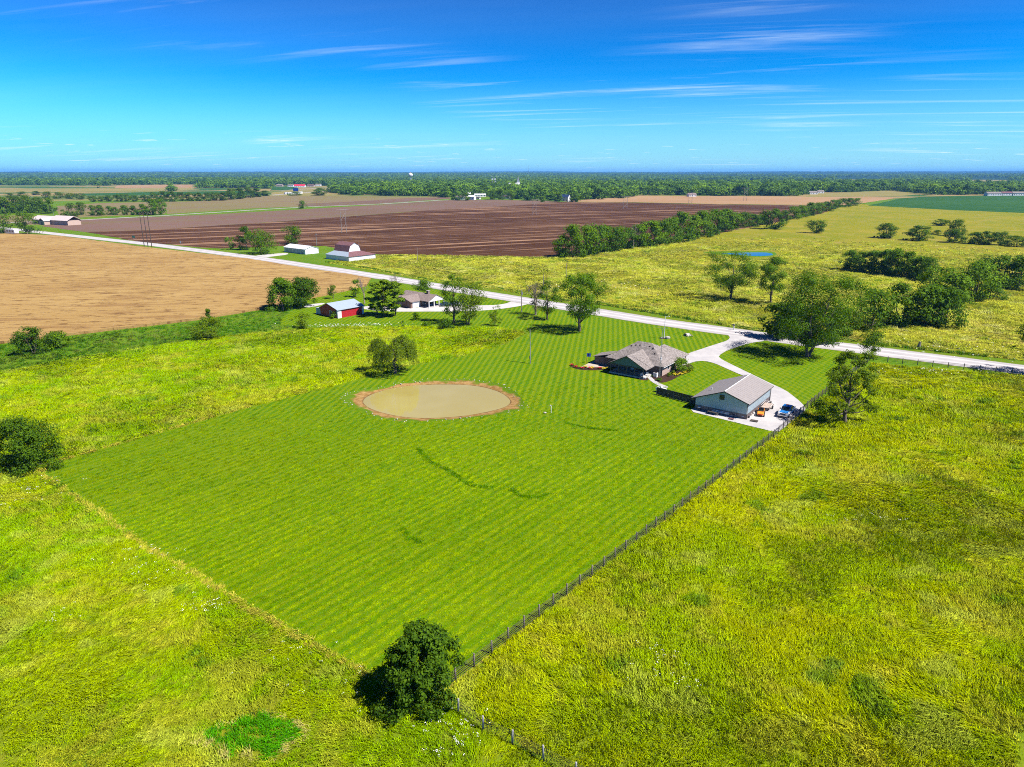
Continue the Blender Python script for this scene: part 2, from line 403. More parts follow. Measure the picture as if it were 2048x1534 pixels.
def wheat_mat():
    t = NT('ripe_wheat')
    a = t.noise(0.02, 4); s = t.noise(1.0, 5, 0.7, t.aniso(5, 0.03, 0.22)); g = t.noise(0.7, 5, 0.8); g2 = t.noise(1.0, 5, 0.8, t.aniso(5, 0.13, 0.36))
    col = t.mix(t.step(a, 0.35, 0.7), (0.275, 0.172, 0.06), (0.325, 0.215, 0.08))
    col = t.mix(t.math('MULTIPLY', t.step(s, 0.52, 0.36), 0.6), col, (0.17, 0.09, 0.035))
    col = t.mix(t.math('MULTIPLY', t.step(g, 0.55, 0.75), 0.5), col, (0.42, 0.29, 0.12))
    col = t.mix(t.math('MULTIPLY', t.step(g2, 0.475, 0.40), 0.8), col, (0.11, 0.055, 0.02))
    return t.done(t.pbsdf(col, 0.9, 0.05, normal=t.bump(t.math('ADD', g, s), 0.7, 0.3)))
M['wheat'] = wheat_mat()
def plough_mat():
    t = NT('ploughed_soil')
    a = t.noise(0.012, 4); s = t.noise(1.0, 3, 0.5, t.aniso(27, 0.004, 0.075), 0.2); s3 = t.noise(1.0, 3, 0.5, t.aniso(27, 0.006, 0.20)); g = t.noise(0.45, 5, 0.85); s2 = t.noise(1.0, 5, 0.8, t.aniso(27, 0.05, 0.4))
    col = t.mix(t.step(a, 0.35, 0.7), (0.050, 0.021, 0.009), (0.076, 0.035, 0.017))
    res = t.math('MULTIPLY', t.math('MAXIMUM', t.step(s, 0.565, 0.62), t.math('MULTIPLY', t.step(s3, 0.57, 0.64), 0.6)), t.step(s2, 0.34, 0.55))
    col = t.mix(res, col, (0.25, 0.145, 0.085))
    col = t.mix(t.math('MULTIPLY', t.step(g, 0.60, 0.72), 0.6), col, (0.17, 0.09, 0.055))
    col = t.mix(t.math('MULTIPLY', t.step(s2, 0.48, 0.33), 0.6), col, (0.018, 0.009, 0.010))
    return t.done(t.pbsdf(col, 0.95, 0.05, normal=t.bump(s2, 0.6, 0.4)))
M['plough'] = plough_mat()
def field_mat(name, c1, c2, c3, deg, sa=0.004, sb=0.03):
    t = NT(name)
    a = t.noise(0.004, 4); s = t.noise(1.0, 5, 0.65, t.aniso(deg, sa, sb)); s2 = t.noise(1.0, 4, 0.7, t.aniso(deg, sa * 6, sb * 6))
    col = t.mix(t.step(a, 0.38, 0.66), c1, c2)
    col = t.mix(t.math('MULTIPLY', t.step(s, 0.45, 0.68), 0.8), col, c3)
    col = t.mix(t.math('MULTIPLY', t.step(s2, 0.5, 0.3), 0.35), col, tuple(v * 0.6 for v in c1))
    return t.done(t.pbsdf(col, 0.95, 0.05))
M['fallow'] = field_mat('fallow_field', (0.125, 0.075, 0.058), (0.145, 0.088, 0.066), (0.13, 0.10, 0.045), 27, 0.002, 0.02)
M['fallow2'] = field_mat('weedy_field', (0.165, 0.13, 0.06), (0.15, 0.13, 0.045), (0.15, 0.10, 0.075), 20, 0.002, 0.02)
M['stubble'] = field_mat('tan_stubble', (0.27, 0.16, 0.085), (0.30, 0.19, 0.10), (0.25, 0.16, 0.07), 10)
M['beans'] = field_mat('soybean_rows', (0.020, 0.070, 0.014), (0.027, 0.082, 0.016), (0.042, 0.10, 0.018), 40, 0.01, 0.12)
M['hay'] = field_mat('hay_field', (0.19, 0.16, 0.05), (0.22, 0.18, 0.06), (0.15, 0.15, 0.04), 10)
M['farland'] = grass_mat('far_land', [(0.03, 0.07, 0.012), (0.045, 0.085, 0.015), (0.08, 0.10, 0.02)], 0.0006, 0.004, 0.03, 0.2, 1.0)

# ================================================================== the land
POND = smooth_closed([(-31.88, 137.56), (-31.47, 141.30), (-29.45, 144.50), (-26.29, 147.64), (-21.54, 149.47), (-14.02, 149.90), (-8.92, 149.12), (-5.07, 146.70), (-2.32, 143.59), (-0.65, 139.75), (-0.21, 136.90), (-1.25, 134.00), (-4.58, 131.20), (-9.97, 128.22), (-16.44, 127.20), (-20.86, 127.64), (-24.41, 129.25), (-27.75, 131.51), (-30.31, 134.31)], 2)
BANK = smooth_closed([(-37.23, 138.75), (-35.94, 142.94), (-30.38, 145.49), (-27.40, 148.32), (-22.98, 150.86), (-19.30, 152.05), (-11.69, 152.86), (-6.50, 151.85), (-2.39, 148.71), (1.09, 142.23), (2.63, 136.08), (2.66, 131.93), (-0.10, 129.49), (-5.52, 126.70), (-13.96, 124.43), (-20.26, 123.73), (-24.73, 124.99), (-29.17, 128.60), (-33.78, 133.50)], 2)
BANKO = densify(BANK, 0.9, 0.25, 3)
FAR = 27000.0
sheet('ground', [(-FAR, -2000), (FAR, -2000), (FAR, FAR), (-FAR, FAR)], -0.02, M['ground'], [BANKO])
LAWN = [(-6.97, 51.34), (10.70, 72.70), (48.97, 117.40), (63.56, 135.75), (91.69, 168.37), (96.29, 177.52), (81.12, 184.73), (68.82, 192.49), (60.14, 200.22), (47.20, 210.00), (31.00, 221.52), (17.43, 232.50), (-4.53, 255.72), (-36.11, 282.48), (-56.35, 302.99), (-67.82, 285.06), (-78.16, 255.72), (-75.73, 219.12), (-72.77, 210.00), (-66.14, 211.47), (-51.31, 212.21), (-27.56, 212.21), (-3.73, 207.83), (4.25, 202.93), (5.07, 198.89), (-1.69, 187.06), (-13.06, 174.37), (-24.45, 165.98), (-31.77, 159.17), (-39.25, 148.90), (-54.02, 133.18), (-75.12, 105.92), (-75.74, 101.47), (-46.79, 78.18), (-24.96, 62.70), (-14.86, 55.67), (-10.47, 52.62)]
sheet('lawn', densify(LAWN, 3.0, 0.12, 5), 0.0, M['lawn'], [BANKO])
MEADOW = [(-149.55, 109.81), (-123.25, 157.87), (-113.73, 171.82), (-96.85, 185.31), (-85.46, 195.01), (-74.56, 201.57), (-65.22, 205.70), (-50.65, 209.27), (-27.20, 209.27), (-3.70, 206.41), (3.34, 202.93), (4.19, 199.56), (-1.97, 186.47), (-12.99, 173.34), (-24.32, 165.04), (-32.02, 157.87), (-39.06, 148.13), (-53.79, 132.55), (-74.86, 105.50), (-75.81, 101.09), (-46.54, 77.69), (-24.88, 62.44), (-14.81, 55.46), (-10.44, 52.42), (-6.95, 51.16), (-5.37, 50.30), (3.29, 43.88), (11.20, 38.13), (-55.80, 38.13), (-108.34, 66.30)]
sheet('meadow', densify(MEADOW, 2.5, 0.22, 6), 0.004, M['meadow'])
FIELD = [(-6.61, 51.41), (10.66, 72.37), (48.60, 116.40), (63.01, 134.46), (91.48, 166.93), (96.54, 163.65), (120.83, 154.50), (148.87, 140.47), (145.24, 90.88), (61.36, 38.13), (11.20, 38.13), (3.30, 44.07), (-5.39, 50.54)]
sheet('east_pasture', densify(FIELD, 2.5, 0.2, 8), 0.004, M['meadow'])
NORTH = [(-98.15, 366.08), (-67.30, 336.98), (-38.96, 305.94), (-4.92, 278.70), (18.92, 253.62), (34.03, 244.56), (50.85, 227.31), (63.93, 213.71), (72.75, 204.31), (86.36, 197.58), (103.39, 184.73), (116.96, 176.46), (129.80, 169.34), (172.45, 142.23), (708.70, 379.12), (872.15, 776.97), (608.65, 835.58), (562.33, 903.56), (529.60, 1028.71), (533.42, 1078.38), (22.94, 390.69), (-21.33, 397.96), (-68.69, 405.50), (-92.30, 393.08)]
sheet('north_pasture', densify(NORTH, 8.0, 0.4, 9), 0.004, M['pasture'])
PLOUGH = [(-345.51, 564.22), (-245.47, 470.53), (-184.98, 438.64), (-151.97, 454.04), (-122.49, 454.04), (-77.50, 405.50), (-21.33, 397.96), (23.08, 393.08), (165.52, 554.66), (357.32, 815.10), (485.83, 1028.71), (426.64, 1044.76), (315.41, 1069.77), (182.87, 1142.65), (78.34, 1152.45), (-16.99, 998.04), (-110.23, 891.49), (-177.26, 767.98), (-247.33, 660.62), (-295.69, 594.93)]
sheet('ploughed_field', densify(PLOUGH, 15, 1.5, 11), 0.012, M['plough'])
FALLOW = [(-424.76, 629.09), (-345.51, 564.22), (-295.69, 594.93), (-247.33, 660.62), (-177.26, 767.98), (-110.23, 891.49), (-16.99, 998.04), (78.34, 1152.45), (52.44, 1214.95), (-30.04, 1248.78), (-108.55, 1237.30), (-229.40, 998.04), (-293.94, 891.49), (-338.76, 815.10), (-391.65, 759.19), (-443.34, 702.80)]
sheet('fallow_field', densify(FALLOW, 30, 2, 12), 0.016, M['fallow'])
FALLOW2 = [(-399.66, 815.10), (-350.39, 941.80), (-243.73, 1061.30), (-128.39, 1260.47), (-133.02, 1405.03), (-244.74, 1419.81), (-401.91, 1482.16), (-506.57, 1482.16), (-539.59, 1284.52), (-530.36, 1078.38)]
sheet('weedy_field', densify(FALLOW2, 30, 2, 13), 0.02, M['fallow2'])
sheet('bare_strip', densify([(-300.20, 998.04), (-225.17, 1044.76), (-113.71, 1296.89), (-120.61, 1376.35), (-192.58, 1335.46), (-272.55, 1152.45), (-331.67, 1078.38)], 30, 2, 14), 0.024, M['fallow'])
STUB = [(83.84, 1172.56), (184.42, 1152.45), (317.91, 1078.38), (429.95, 1052.97), (493.12, 1028.71), (540.47, 1096.00), (747.21, 1362.45), (654.38, 1390.54), (482.46, 1434.90), (257.47, 1482.16), (141.71, 1284.52)]
sheet('stubble_field', densify(STUB, 30, 2, 15), 0.02, M['stubble'])
BEANS = [(518.65, 1028.71), (562.33, 903.56), (608.65, 835.58), (833.81, 742.20), (1904.79, 1237.30), (1428.68, 1586.56), (1107.88, 1532.60), (1022.16, 1498.60), (828.50, 1419.81), (718.47, 1309.50)]
sheet('bean_field', densify(BEANS, 30, 1.5, 16), 0.02, M['beans'])
sheet('hay_field', densify([(-1511.01, 1750.74), (-1232.51, 1706.61), (-1115.98, 1750.74), (-917.29, 1797.18), (-883.60, 2010.29), (-984.30, 2170.96), (-1360.10, 2136.82), (-1540.64, 2136.82), (-1841.55, 2136.82)], 40, 3, 17), 0.03, M['hay'])
sheet('crop_strip', densify([(-899.06, 1482.16), (-757.76, 1482.16), (-599.14, 1685.37), (-700.78, 1897.82), (-855.36, 1773.66), (-984.68, 1624.67)], 40, 2, 18), 0.04, M['beans'])
sheet('weedy_field', densify([(-622.01, 776.97), (-580.01, 795.59), (-510.99, 767.98), (-448.35, 702.80), (-432.85, 641.34), (-478.65, 654.07), (-515.38, 641.34)], 30, 2, 19), 0.024, M['fallow2'])
sheet('weedy_field', densify([(-653.19, 1013.15), (-650.35, 1114.20), (-510.17, 1193.39), (-516.28, 1450.32), (-432.24, 1515.41), (-539.59, 1284.52), (-522.07, 1061.30), (-402.56, 815.10), (-433.31, 786.17), (-473.08, 733.97)], 30, 2, 20), 0.018, M['fallow2'])
sheet('stubble_field', densify([(-1233.14, 2206.21), (-1025.49, 2280.22), (-1230.59, 2739.11), (-1461.02, 2633.21)], 60, 3, 21), 0.05, M['stubble'])
for i, pl in enumerate([[(-1023.72, 3608.58), (-698.79, 3919.10), (-764.30, 4287.85), (-1149.65, 4157.48)], [(1801.19, 4034.79), (2235.10, 4157.48), (3206.88, 5971.27), (2526.65, 5492.43)], [(2326.17, 3608.58), (2712.63, 3919.10), (3703.47, 5280.63), (3695.13, 5721.87)], [(-2850.19, 9163.52), (-2844.26, 10575.48), (-3448.94, 12500.88), (-3522.61, 11457.95)], [(1848.77, 4574.65), (2009.25, 4574.65), (2411.11, 5492.43), (2257.04, 5492.43)]]):
    sheet('hay_field', densify(pl, 80, 6, 30 + i), 0.06 + i * 0.004, M['hay'])
sheet('green_field', densify([(-495.79, 1450.32), (-339.11, 1482.16), (-450.92, 1664.64), (-537.20, 1797.18), (-443.52, 2071.64), (-618.59, 2071.64), (-576.54, 1706.61)], 40, 3, 36), 0.05, M['hay'])
sheet('crop_strip', densify([(-647.28, 1897.82), (-591.70, 1980.95), (-746.25, 2444.11), (-823.62, 2444.11)], 40, 2, 37), 0.06, M['beans'])
sheet('green_field', densify([(575.78, 1390.54), (794.91, 1450.32), (924.83, 1586.56), (1011.05, 1897.82), (813.65, 1706.61), (683.20, 1624.67)], 40, 3, 38), 0.05, M['hay'])
# wheat stands nearly a metre tall: a block with a bumpy top
WHEAT = [(-287.74, 255.72), (-509.95, 536.45), (-400.82, 545.41), (-371.29, 536.45), (-341.91, 523.55), (-229.32, 438.64), (-144.16, 379.12), (-98.01, 336.98), (-75.72, 319.93), (-63.44, 307.44), (-61.72, 289.02), (-67.56, 275.00), (-76.88, 257.86), (-83.67, 243.59), (-88.24, 236.09), (-101.84, 219.12), (-124.36, 201.57), (-143.73, 186.47), (-175.79, 162.28)]
def wheat():
    pl = densify(WHEAT, 3.0, 0.35, 22); n = len(pl); z = 0.75
    loops = [[Vector((p[0], p[1], z)) for p in pl]]
    tr = tessellate_polygon(loops); vs = [tuple(v) for v in loops[0]] + [(p[0], p[1], 0.0) for p in pl]
    f = []
    for t in tr:
        a, b, c = (loops[0][i] for i in t); f.append(tuple(t) if (b - a).cross(c - a).z > 0 else tuple(reversed(t)))
    f += [(i, i + n, (i + 1) % n + n, (i + 1) % n) for i in range(n)]
    tag(link('wheat_field', mesh_from('wheat_field', vs, f, M['wheat'])), kind='structure')
wheat()
# ------------------------------------------------------------------ roads
def ribbon(name, line, wid, z, mat, jit=0.0, seed=0):
    rr = random.Random(seed); line = densify(line, 6.0, closed=False); n = len(line); v = []
    for i, p in enumerate(line):
        a = Vector(line[max(i - 1, 0)]); b = Vector(line[min(i + 1, n - 1)]); d = (b - a).normalized(); q = Vector((-d.y, d.x))
        w1 = wid / 2 + rr.uniform(-jit, jit); w2 = wid / 2 + rr.uniform(-jit, jit)
        v += [(p[0] + q.x * w1, p[1] + q.y * w1, z - 0.004), (p[0], p[1], z + 0.12), (p[0] - q.x * w2, p[1] - q.y * w2, z - 0.004)]
    f = []
    for i in range(n - 1):
        for k in (0, 1): f.append((i * 3 + k, i * 3 + k + 1, i * 3 + 3 + k + 1, i * 3 + 3 + k))
    f = [tuple(reversed(q)) for q in f]
    me = mesh_from(name, v, f, mat, True); at_ = me.attributes.new('across', 'FLOAT', 'POINT'); at_.data.foreach_set('value', [(-1.0, 0.0, 1.0)[i % 3] for i in range(len(v))])
    return tag(link(name, me), kind='structure')
ROAD = [(-647.58, 742.20), (-501.82, 647.64), (-429.67, 597.64), (-366.14, 552.32), (-242.91, 465.46), (-149.28, 393.08), (-63.88, 319.12), (-4.66, 263.34), (48.39, 215.62), (82.92, 189.14), (123.85, 160.94), (157.92, 138.75)]
ribbon('road', ROAD, 10.8, 0.03, M['road'], 0.18, 4)
def vline(name, line, wid, z, mat): ribbon(name, line, wid, z, mat, 0.4, 3)
VERGE_N = [(-99.25, 370.33), (-68.00, 340.60), (-39.33, 308.95), (-4.96, 281.21), (19.07, 255.72), (34.16, 245.54), (51.03, 228.16), (64.14, 214.47), (73.22, 205.70), (86.90, 198.89), (103.69, 185.31), (117.29, 176.99), (130.15, 169.83)]
ribbon('roadside_verge', [(-100.48, 359.88), (-66.62, 333.43), (-4.85, 275.00), (18.77, 251.55), (50.06, 223.55), (85.44, 195.33), (127.76, 166.45), (162.61, 143.30)], 11.0, -0.1, M['verge'], 0.3, 8)
ribbon('farm_road', [(-488.12, 667.30), (-463.76, 688.17), (-437.87, 710.35), (-388.52, 786.17), (-334.15, 897.48), (-283.95, 990.65), (-201.75, 1078.38), (-124.92, 1226.02), (-58.69, 1296.89)], 9, 0.05, M['farroad'], 0.3, 9)
ribbon('highway', [(-512.14, 1498.60), (-497.89, 1664.64), (-467.51, 1797.18), (-504.69, 2359.34), (-451.82, 2633.21)], 16, 0.08, M['farroad'])
ribbon('highway_lane', [(-620.54, 1897.82), (-586.91, 2170.96), (-567.24, 2488.81)], 14, 0.09, M['farroad'])
# the concrete drive and yard slab
DRIVE = [(57.62, 206.05), (63.44, 201.23), (64.14, 195.65), (61.90, 190.65), (54.86, 183.87), (46.82, 175.94), (42.62, 169.34), (41.02, 164.58), (42.80, 163.65), (45.11, 166.45), (47.19, 168.13), (49.29, 168.37), (51.17, 165.98), (53.68, 157.87), (55.62, 152.86), (53.30, 145.87), (38.76, 133.18), (35.53, 130.09), (42.95, 123.46), (49.16, 117.91), (59.83, 131.01), (60.42, 134.46), (60.56, 138.75), (60.43, 144.03), (58.94, 149.09), (57.01, 157.02), (55.41, 163.42), (53.88, 170.08), (54.05, 173.34), (58.59, 179.68), (67.21, 187.65), (73.11, 190.34), (71.17, 199.56)]
sheet('driveway', smooth_closed(densify(DRIVE, 4), 1), 0.06, M['concrete'])
sheet('gravel_drive', smooth_closed([(0.75, 254.67), (4.51, 254.67), (6.96, 247.51), (-1.77, 239.32), (-9.42, 235.18), (-21.47, 233.39), (-32.21, 233.39), (-40.45, 232.95), (-50.60, 236.09), (-53.85, 240.73), (-52.21, 244.07), (-41.88, 241.67), (-34.34, 238.85), (-32.28, 243.59), (-27.12, 246.03), (-21.70, 246.52), (-11.58, 244.56), (-3.46, 246.03)], 2), 0.012, M['gravel'])
sheet('gravel_drive', smooth_closed([(-75.66, 244.56), (-70.83, 249.52), (-68.62, 249.52), (-69.50, 244.56), (-73.55, 239.79)], 1), 0.012, M['gravel'])
sheet('gravel_drive', smooth_closed([(-149.62, 397.96), (-142.96, 408.08), (-134.69, 414.66), (-131.22, 405.50), (-137.27, 395.51), (-141.90, 388.32)], 1), 0.012, M['gravel'])
sheet('patio', [(16.79, 162.28), (21.76, 169.83), (24.39, 167.41), (23.77, 160.94), (20.23, 160.05)], 0.03, M['patio'])
sheet('garden_path', smooth_closed([(31.86, 154.50), (31.90, 151.65), (32.40, 148.90), (33.44, 146.24), (34.85, 145.49), (35.10, 146.61), (34.06, 148.13), (33.29, 150.46), (32.84, 152.86), (32.85, 155.33)], 1), 0.04, M['concrete'])
sheet('mulch_bed', smooth_closed([(32.65, 154.91), (33.09, 150.07), (34.65, 149.29), (37.24, 151.65), (40.18, 155.75), (43.17, 159.17), (44.94, 162.28), (44.87, 165.98), (41.59, 162.74), (35.81, 155.33)], 1), 0.03, M['mulch'])
sheet('mulch_bed', smooth_closed([(14.09, 164.11), (15.44, 160.94), (18.36, 159.61), (23.28, 160.05), (24.20, 161.38), (23.02, 162.74), (20.49, 162.28), (16.77, 162.06), (15.28, 164.81)], 1), 0.045, M['mulch'])
sheet('mulch_bed', smooth_closed([(28.51, 152.86), (31.17, 150.86), (32.14, 152.86), (30.80, 154.50)], 1), 0.03, M['mulch'])
sheet('mulch_bed', smooth_closed([(42.89, 194.37), (45.60, 194.06), (45.25, 192.49), (42.57, 192.81)], 1), 0.03, M['mulch'])
# bare dirt under the fence
t = NT('bare_earth'); M['earth'] = t.done(t.pbsdf(t.mix(t.step(t.noise(1.2, 5), 0.4, 0.62), (0.17, 0.17, 0.02), (0.30, 0.19, 0.07)), 0.95, 0.05))
FENCE_A = [(-6.98, 51.47), (48.97, 117.40), (63.70, 136.08), (92.18, 169.34)]
FENCE_B = [(-6.98, 51.47), (-3.22, 47.97), (3.29, 43.78), (8.27, 40.55)]
ribbon('bare_earth', [FENCE_A[0], FENCE_A[1]], 0.6, -0.085, M['earth'], 0.18, 5)
# ------------------------------------------------------------------ ponds
def bank(name, outer, inner, z1, mat, hole_z=-0.9):
    """ring that falls from the lawn to below the water line; both loops resampled by angle"""
    c = Vector((sum(p[0] for p in inner) / len(inner), sum(p[1] for p in inner) / len(inner)))
    n = len(outer); rr = random.Random(2); v = []
    def hit(a):
        d = Vector((math.cos(a), math.sin(a))); best = 0
        for i in range(len(inner)):
            p = Vector(inner[i]) - c; q = Vector(inner[(i + 1) % len(inner)]) - c; e = q - p
            den = d.x * e.y - d.y * e.x
            if abs(den) < 1e-9: continue
            s = (p.x * e.y - p.y * e.x) / den; u = (p.x * d.y - p.y * d.x) / den
            if s > 0 and -1e-6 <= u <= 1 + 1e-6: best = max(best, s)
        return c + d * best
    for p in outer:
        o = Vector(p); i_ = hit(math.atan2(p[1] - c.y, p[0] - c.x))
        inn = i_ + (i_ - o) * 0.35
        for s, z in ((0, 0.0), (0.12, -0.10), (0.5, -0.26), (0.85, -0.42), (1.0, -0.50)):
            q = o.lerp(i_, s); v.append((q.x, q.y, z + (rr.uniform(-.05, .05) if 0 < s < 1 else 0)))
        v.append((inn.x, inn.y, hole_z))
    k = 6; f = []
    for i in range(n):
        j = (i + 1) % n
        for m in range(k - 1): f.append((i * k + m, j * k + m, j * k + m + 1, i * k + m + 1))
    return tag(link(name, mesh_from(name, v, f, mat, True)), kind='structure')
t = NT('clay_bank'); zz = t.xyz()['Z']
a = t.noise(0.9, 5, 0.7); b = t.noise(0.22, 4)
c0 = t.mix(t.step(a, 0.35, 0.7), (0.175, 0.092, 0.026), (0.30, 0.19, 0.075))
c0 = t.mix(t.math('MULTIPLY', t.step(t.noise(3.5, 4, 0.8), 0.58, 0.72), 0.5), c0, (0.42, 0.30, 0.16))
c0 = t.mix(t.math('MULTIPLY', t.step(t.noise(2.5, 4, 0.8), 0.42, 0.3), 0.7), c0, (0.11, 0.05, 0.015))
edge = t.math('MULTIPLY_ADD', t.math('SUBTRACT', b, 0.5), 0.9, zz)                     # turf creeps down the top of the bank in places
c0 = t.mix(t.step(edge, -0.30, -0.16), c0, (0.075, 0.135, 0.004))
c0 = t.mix(t.math('MULTIPLY', t.step(zz, -0.44, -0.5), 0.7), c0, (0.07, 0.04, 0.02))
M['clay'] = t.done(t.pbsdf(c0, 0.95, 0.05, normal=t.bump(a, 0.7, 0.2)))
bank('pond_bank', BANKO, POND, -0.5, M['clay'])
t = NT('muddy_water'); wv = t.noise(1.6, 3)
c0 = t.mix(t.step(t.noise(0.06, 3), 0.35, 0.7), (0.295, 0.24, 0.065), (0.325, 0.272, 0.095))
M['water'] = t.done(t.pbsdf(c0, 0.03, 0.5, normal=t.bump(wv, 0.008, 0.02), ior=1.75))
sheet('pond_water', [(p[0] + (p[0] - sum(q[0] for q in POND) / len(POND)) * 0.03, p[1] + (p[1] - sum(q[1] for q in POND) / len(POND)) * 0.03) for p in POND], -0.5, M['water'])
t = NT('clear_pond_water')
M['water2'] = t.done(t.pbsdf((0.01, 0.05, 0.12), 0.04, 0.5, normal=t.bump(t.noise(1.0, 3), 0.03, 0.05), ior=1.33))
sheet('pasture_pond', smooth_closed([(124.01, 412.00), (135.59, 414.66), (146.52, 416.80), (154.47, 415.46), (153.83, 405.50), (149.21, 399.20), (139.98, 396.73), (132.94, 401.70), (125.83, 408.08)], 2), 0.03, M['water2'])
sheet('pond_rim', smooth_closed([(112.34, 418.70), (127.16, 422.82), (149.51, 425.62), (159.26, 422.82), (156.66, 406.79), (149.59, 395.51), (138.33, 391.88), (129.63, 396.73), (122.12, 405.50)], 2), 0.018, M['ground'])
sheet('bare_patch', smooth_closed([(171.57, 402.96), (180.47, 397.96), (184.13, 388.32), (175.81, 372.49), (170.44, 381.38), (168.22, 390.69)], 2), 0.012, M['pasture'])
# ------------------------------------------------------------------ far hills
def hills():
    vn = VN(5); vn2 = VN(9); na, nr = 420, 70
    t = NT('wooded_hills'); a = t.noise(0.0012, 4); b = t.noise(0.012, 4, 0.75); c = t.noise(0.0035, 3)
    col = t.mix(t.step(b, 0.35, 0.65), (0.010, 0.026, 0.008), (0.028, 0.06, 0.014))
    col = t.mix(t.math('MULTIPLY', t.step(c, 0.62, 0.7), 0.55), col, (0.11, 0.10, 0.04))
    m = t.done(t.pbsdf(col, 0.95, 0.02, normal=t.bump(b, 1.0, 14)))
    ang = np.linspace(R(28), R(152), na); rad = np.geomspace(4200, 26000, nr)
    A, Rr = np.meshgrid(ang, rad, indexing='ij'); x = Rr * np.cos(A); y = Rr * np.sin(A)
    h = (vn(x + 9e4, y + 9e4, 2600) * 0.6 + vn2(x + 9e4, y + 9e4, 900) * 0.28 + vn(x + 5e4, y + 9e4, 260) * 0.12)
    ramp = np.clip((Rr - 4200) / 9000, 0, 1) ** 1.3
    z = -3 + ramp * (8 + 62 * h) + np.clip((Rr - 12000) / 20000, 0, 1) * (12 + 26 * h + 16 * (x > 0) * np.clip(x / 14000, 0, 1))
    z += vn2(x + 3e4, y + 2e4, 60) * 9 * ramp
    v = np.stack([x, y, z], -1).reshape(-1, 3); f = []
    for i in range(na - 1):
        for j in range(nr - 1): q = i * nr + j; f.append((q, q + 1, q + nr + 1, q + nr))
    f = [tuple(reversed(q)) for q in f]
    tag(link('hills', mesh_from('hills', v.tolist(), f, m, True)), kind='structure')
hills()
# ================================================================== trees
M['bark'] = plain('grey_bark', (0.11, 0.085, 0.065), 0.9, var=0.35, scale=6)
M['barkd'] = plain('dark_bark', (0.05, 0.038, 0.03), 0.9, var=0.35, scale=6)
M['deadwood'] = plain('bleached_dead_wood', (0.26, 0.20, 0.17), 0.9, var=0.2, scale=5)
M['leaf'] = leafmat('broad_leaves', (0.036, 0.096, 0.003), (0.150, 0.255, 0.006))
M['leafd'] = leafmat('dark_leaves', (0.020, 0.056, 0.003), (0.115, 0.205, 0.006), 0.26)
M['leafy'] = leafmat('yellow_green_leaves', (0.060, 0.115, 0.004), (0.180, 0.250, 0.008), 0.36)
M['willow'] = leafmat('willow_leaves', (0.050, 0.092, 0.005), (0.185, 0.250, 0.012), 0.32)
M['needle'] = leafmat('pine_needles', (0.055, 0.125, 0.004), (0.210, 0.300, 0.010), 0.32)
M['hedge'] = leafmat('hedgerow_leaves', (0.028, 0.080, 0.004), (0.125, 0.230, 0.008), 0.28)
M['woodleaf'] = leafmat('far_wood_leaves', (0.016, 0.060, 0.006), (0.155, 0.275, 0.012), 0.15, 0.3, 0.7)
M['greyleaf'] = leafmat('grey_green_leaves', (0.07, 0.075, 0.035), (0.15, 0.14, 0.08), 0.25)

def leaf_quads(P, Nn, size, rg, aspect=0.62):
    n = len(P)
    Nn = Nn / (np.linalg.norm(Nn, axis=1, keepdims=True) + 1e-9)
    t = np.cross(Nn, rg.normal(size=(n, 3))); t /= (np.linalg.norm(t, axis=1, keepdims=True) + 1e-9)
    b = np.cross(Nn, t)
    s = (size * rg.uniform(0.6, 1.35, (n, 1)))
    bend = Nn * s * rg.uniform(-0.25, 0.1, (n, 1))
    return np.stack([P - t * s * 0.5 + bend, P + b * s * 0.5 * aspect, P + t * s * 0.5 + bend, P - b * s * 0.5 * aspect], 1)

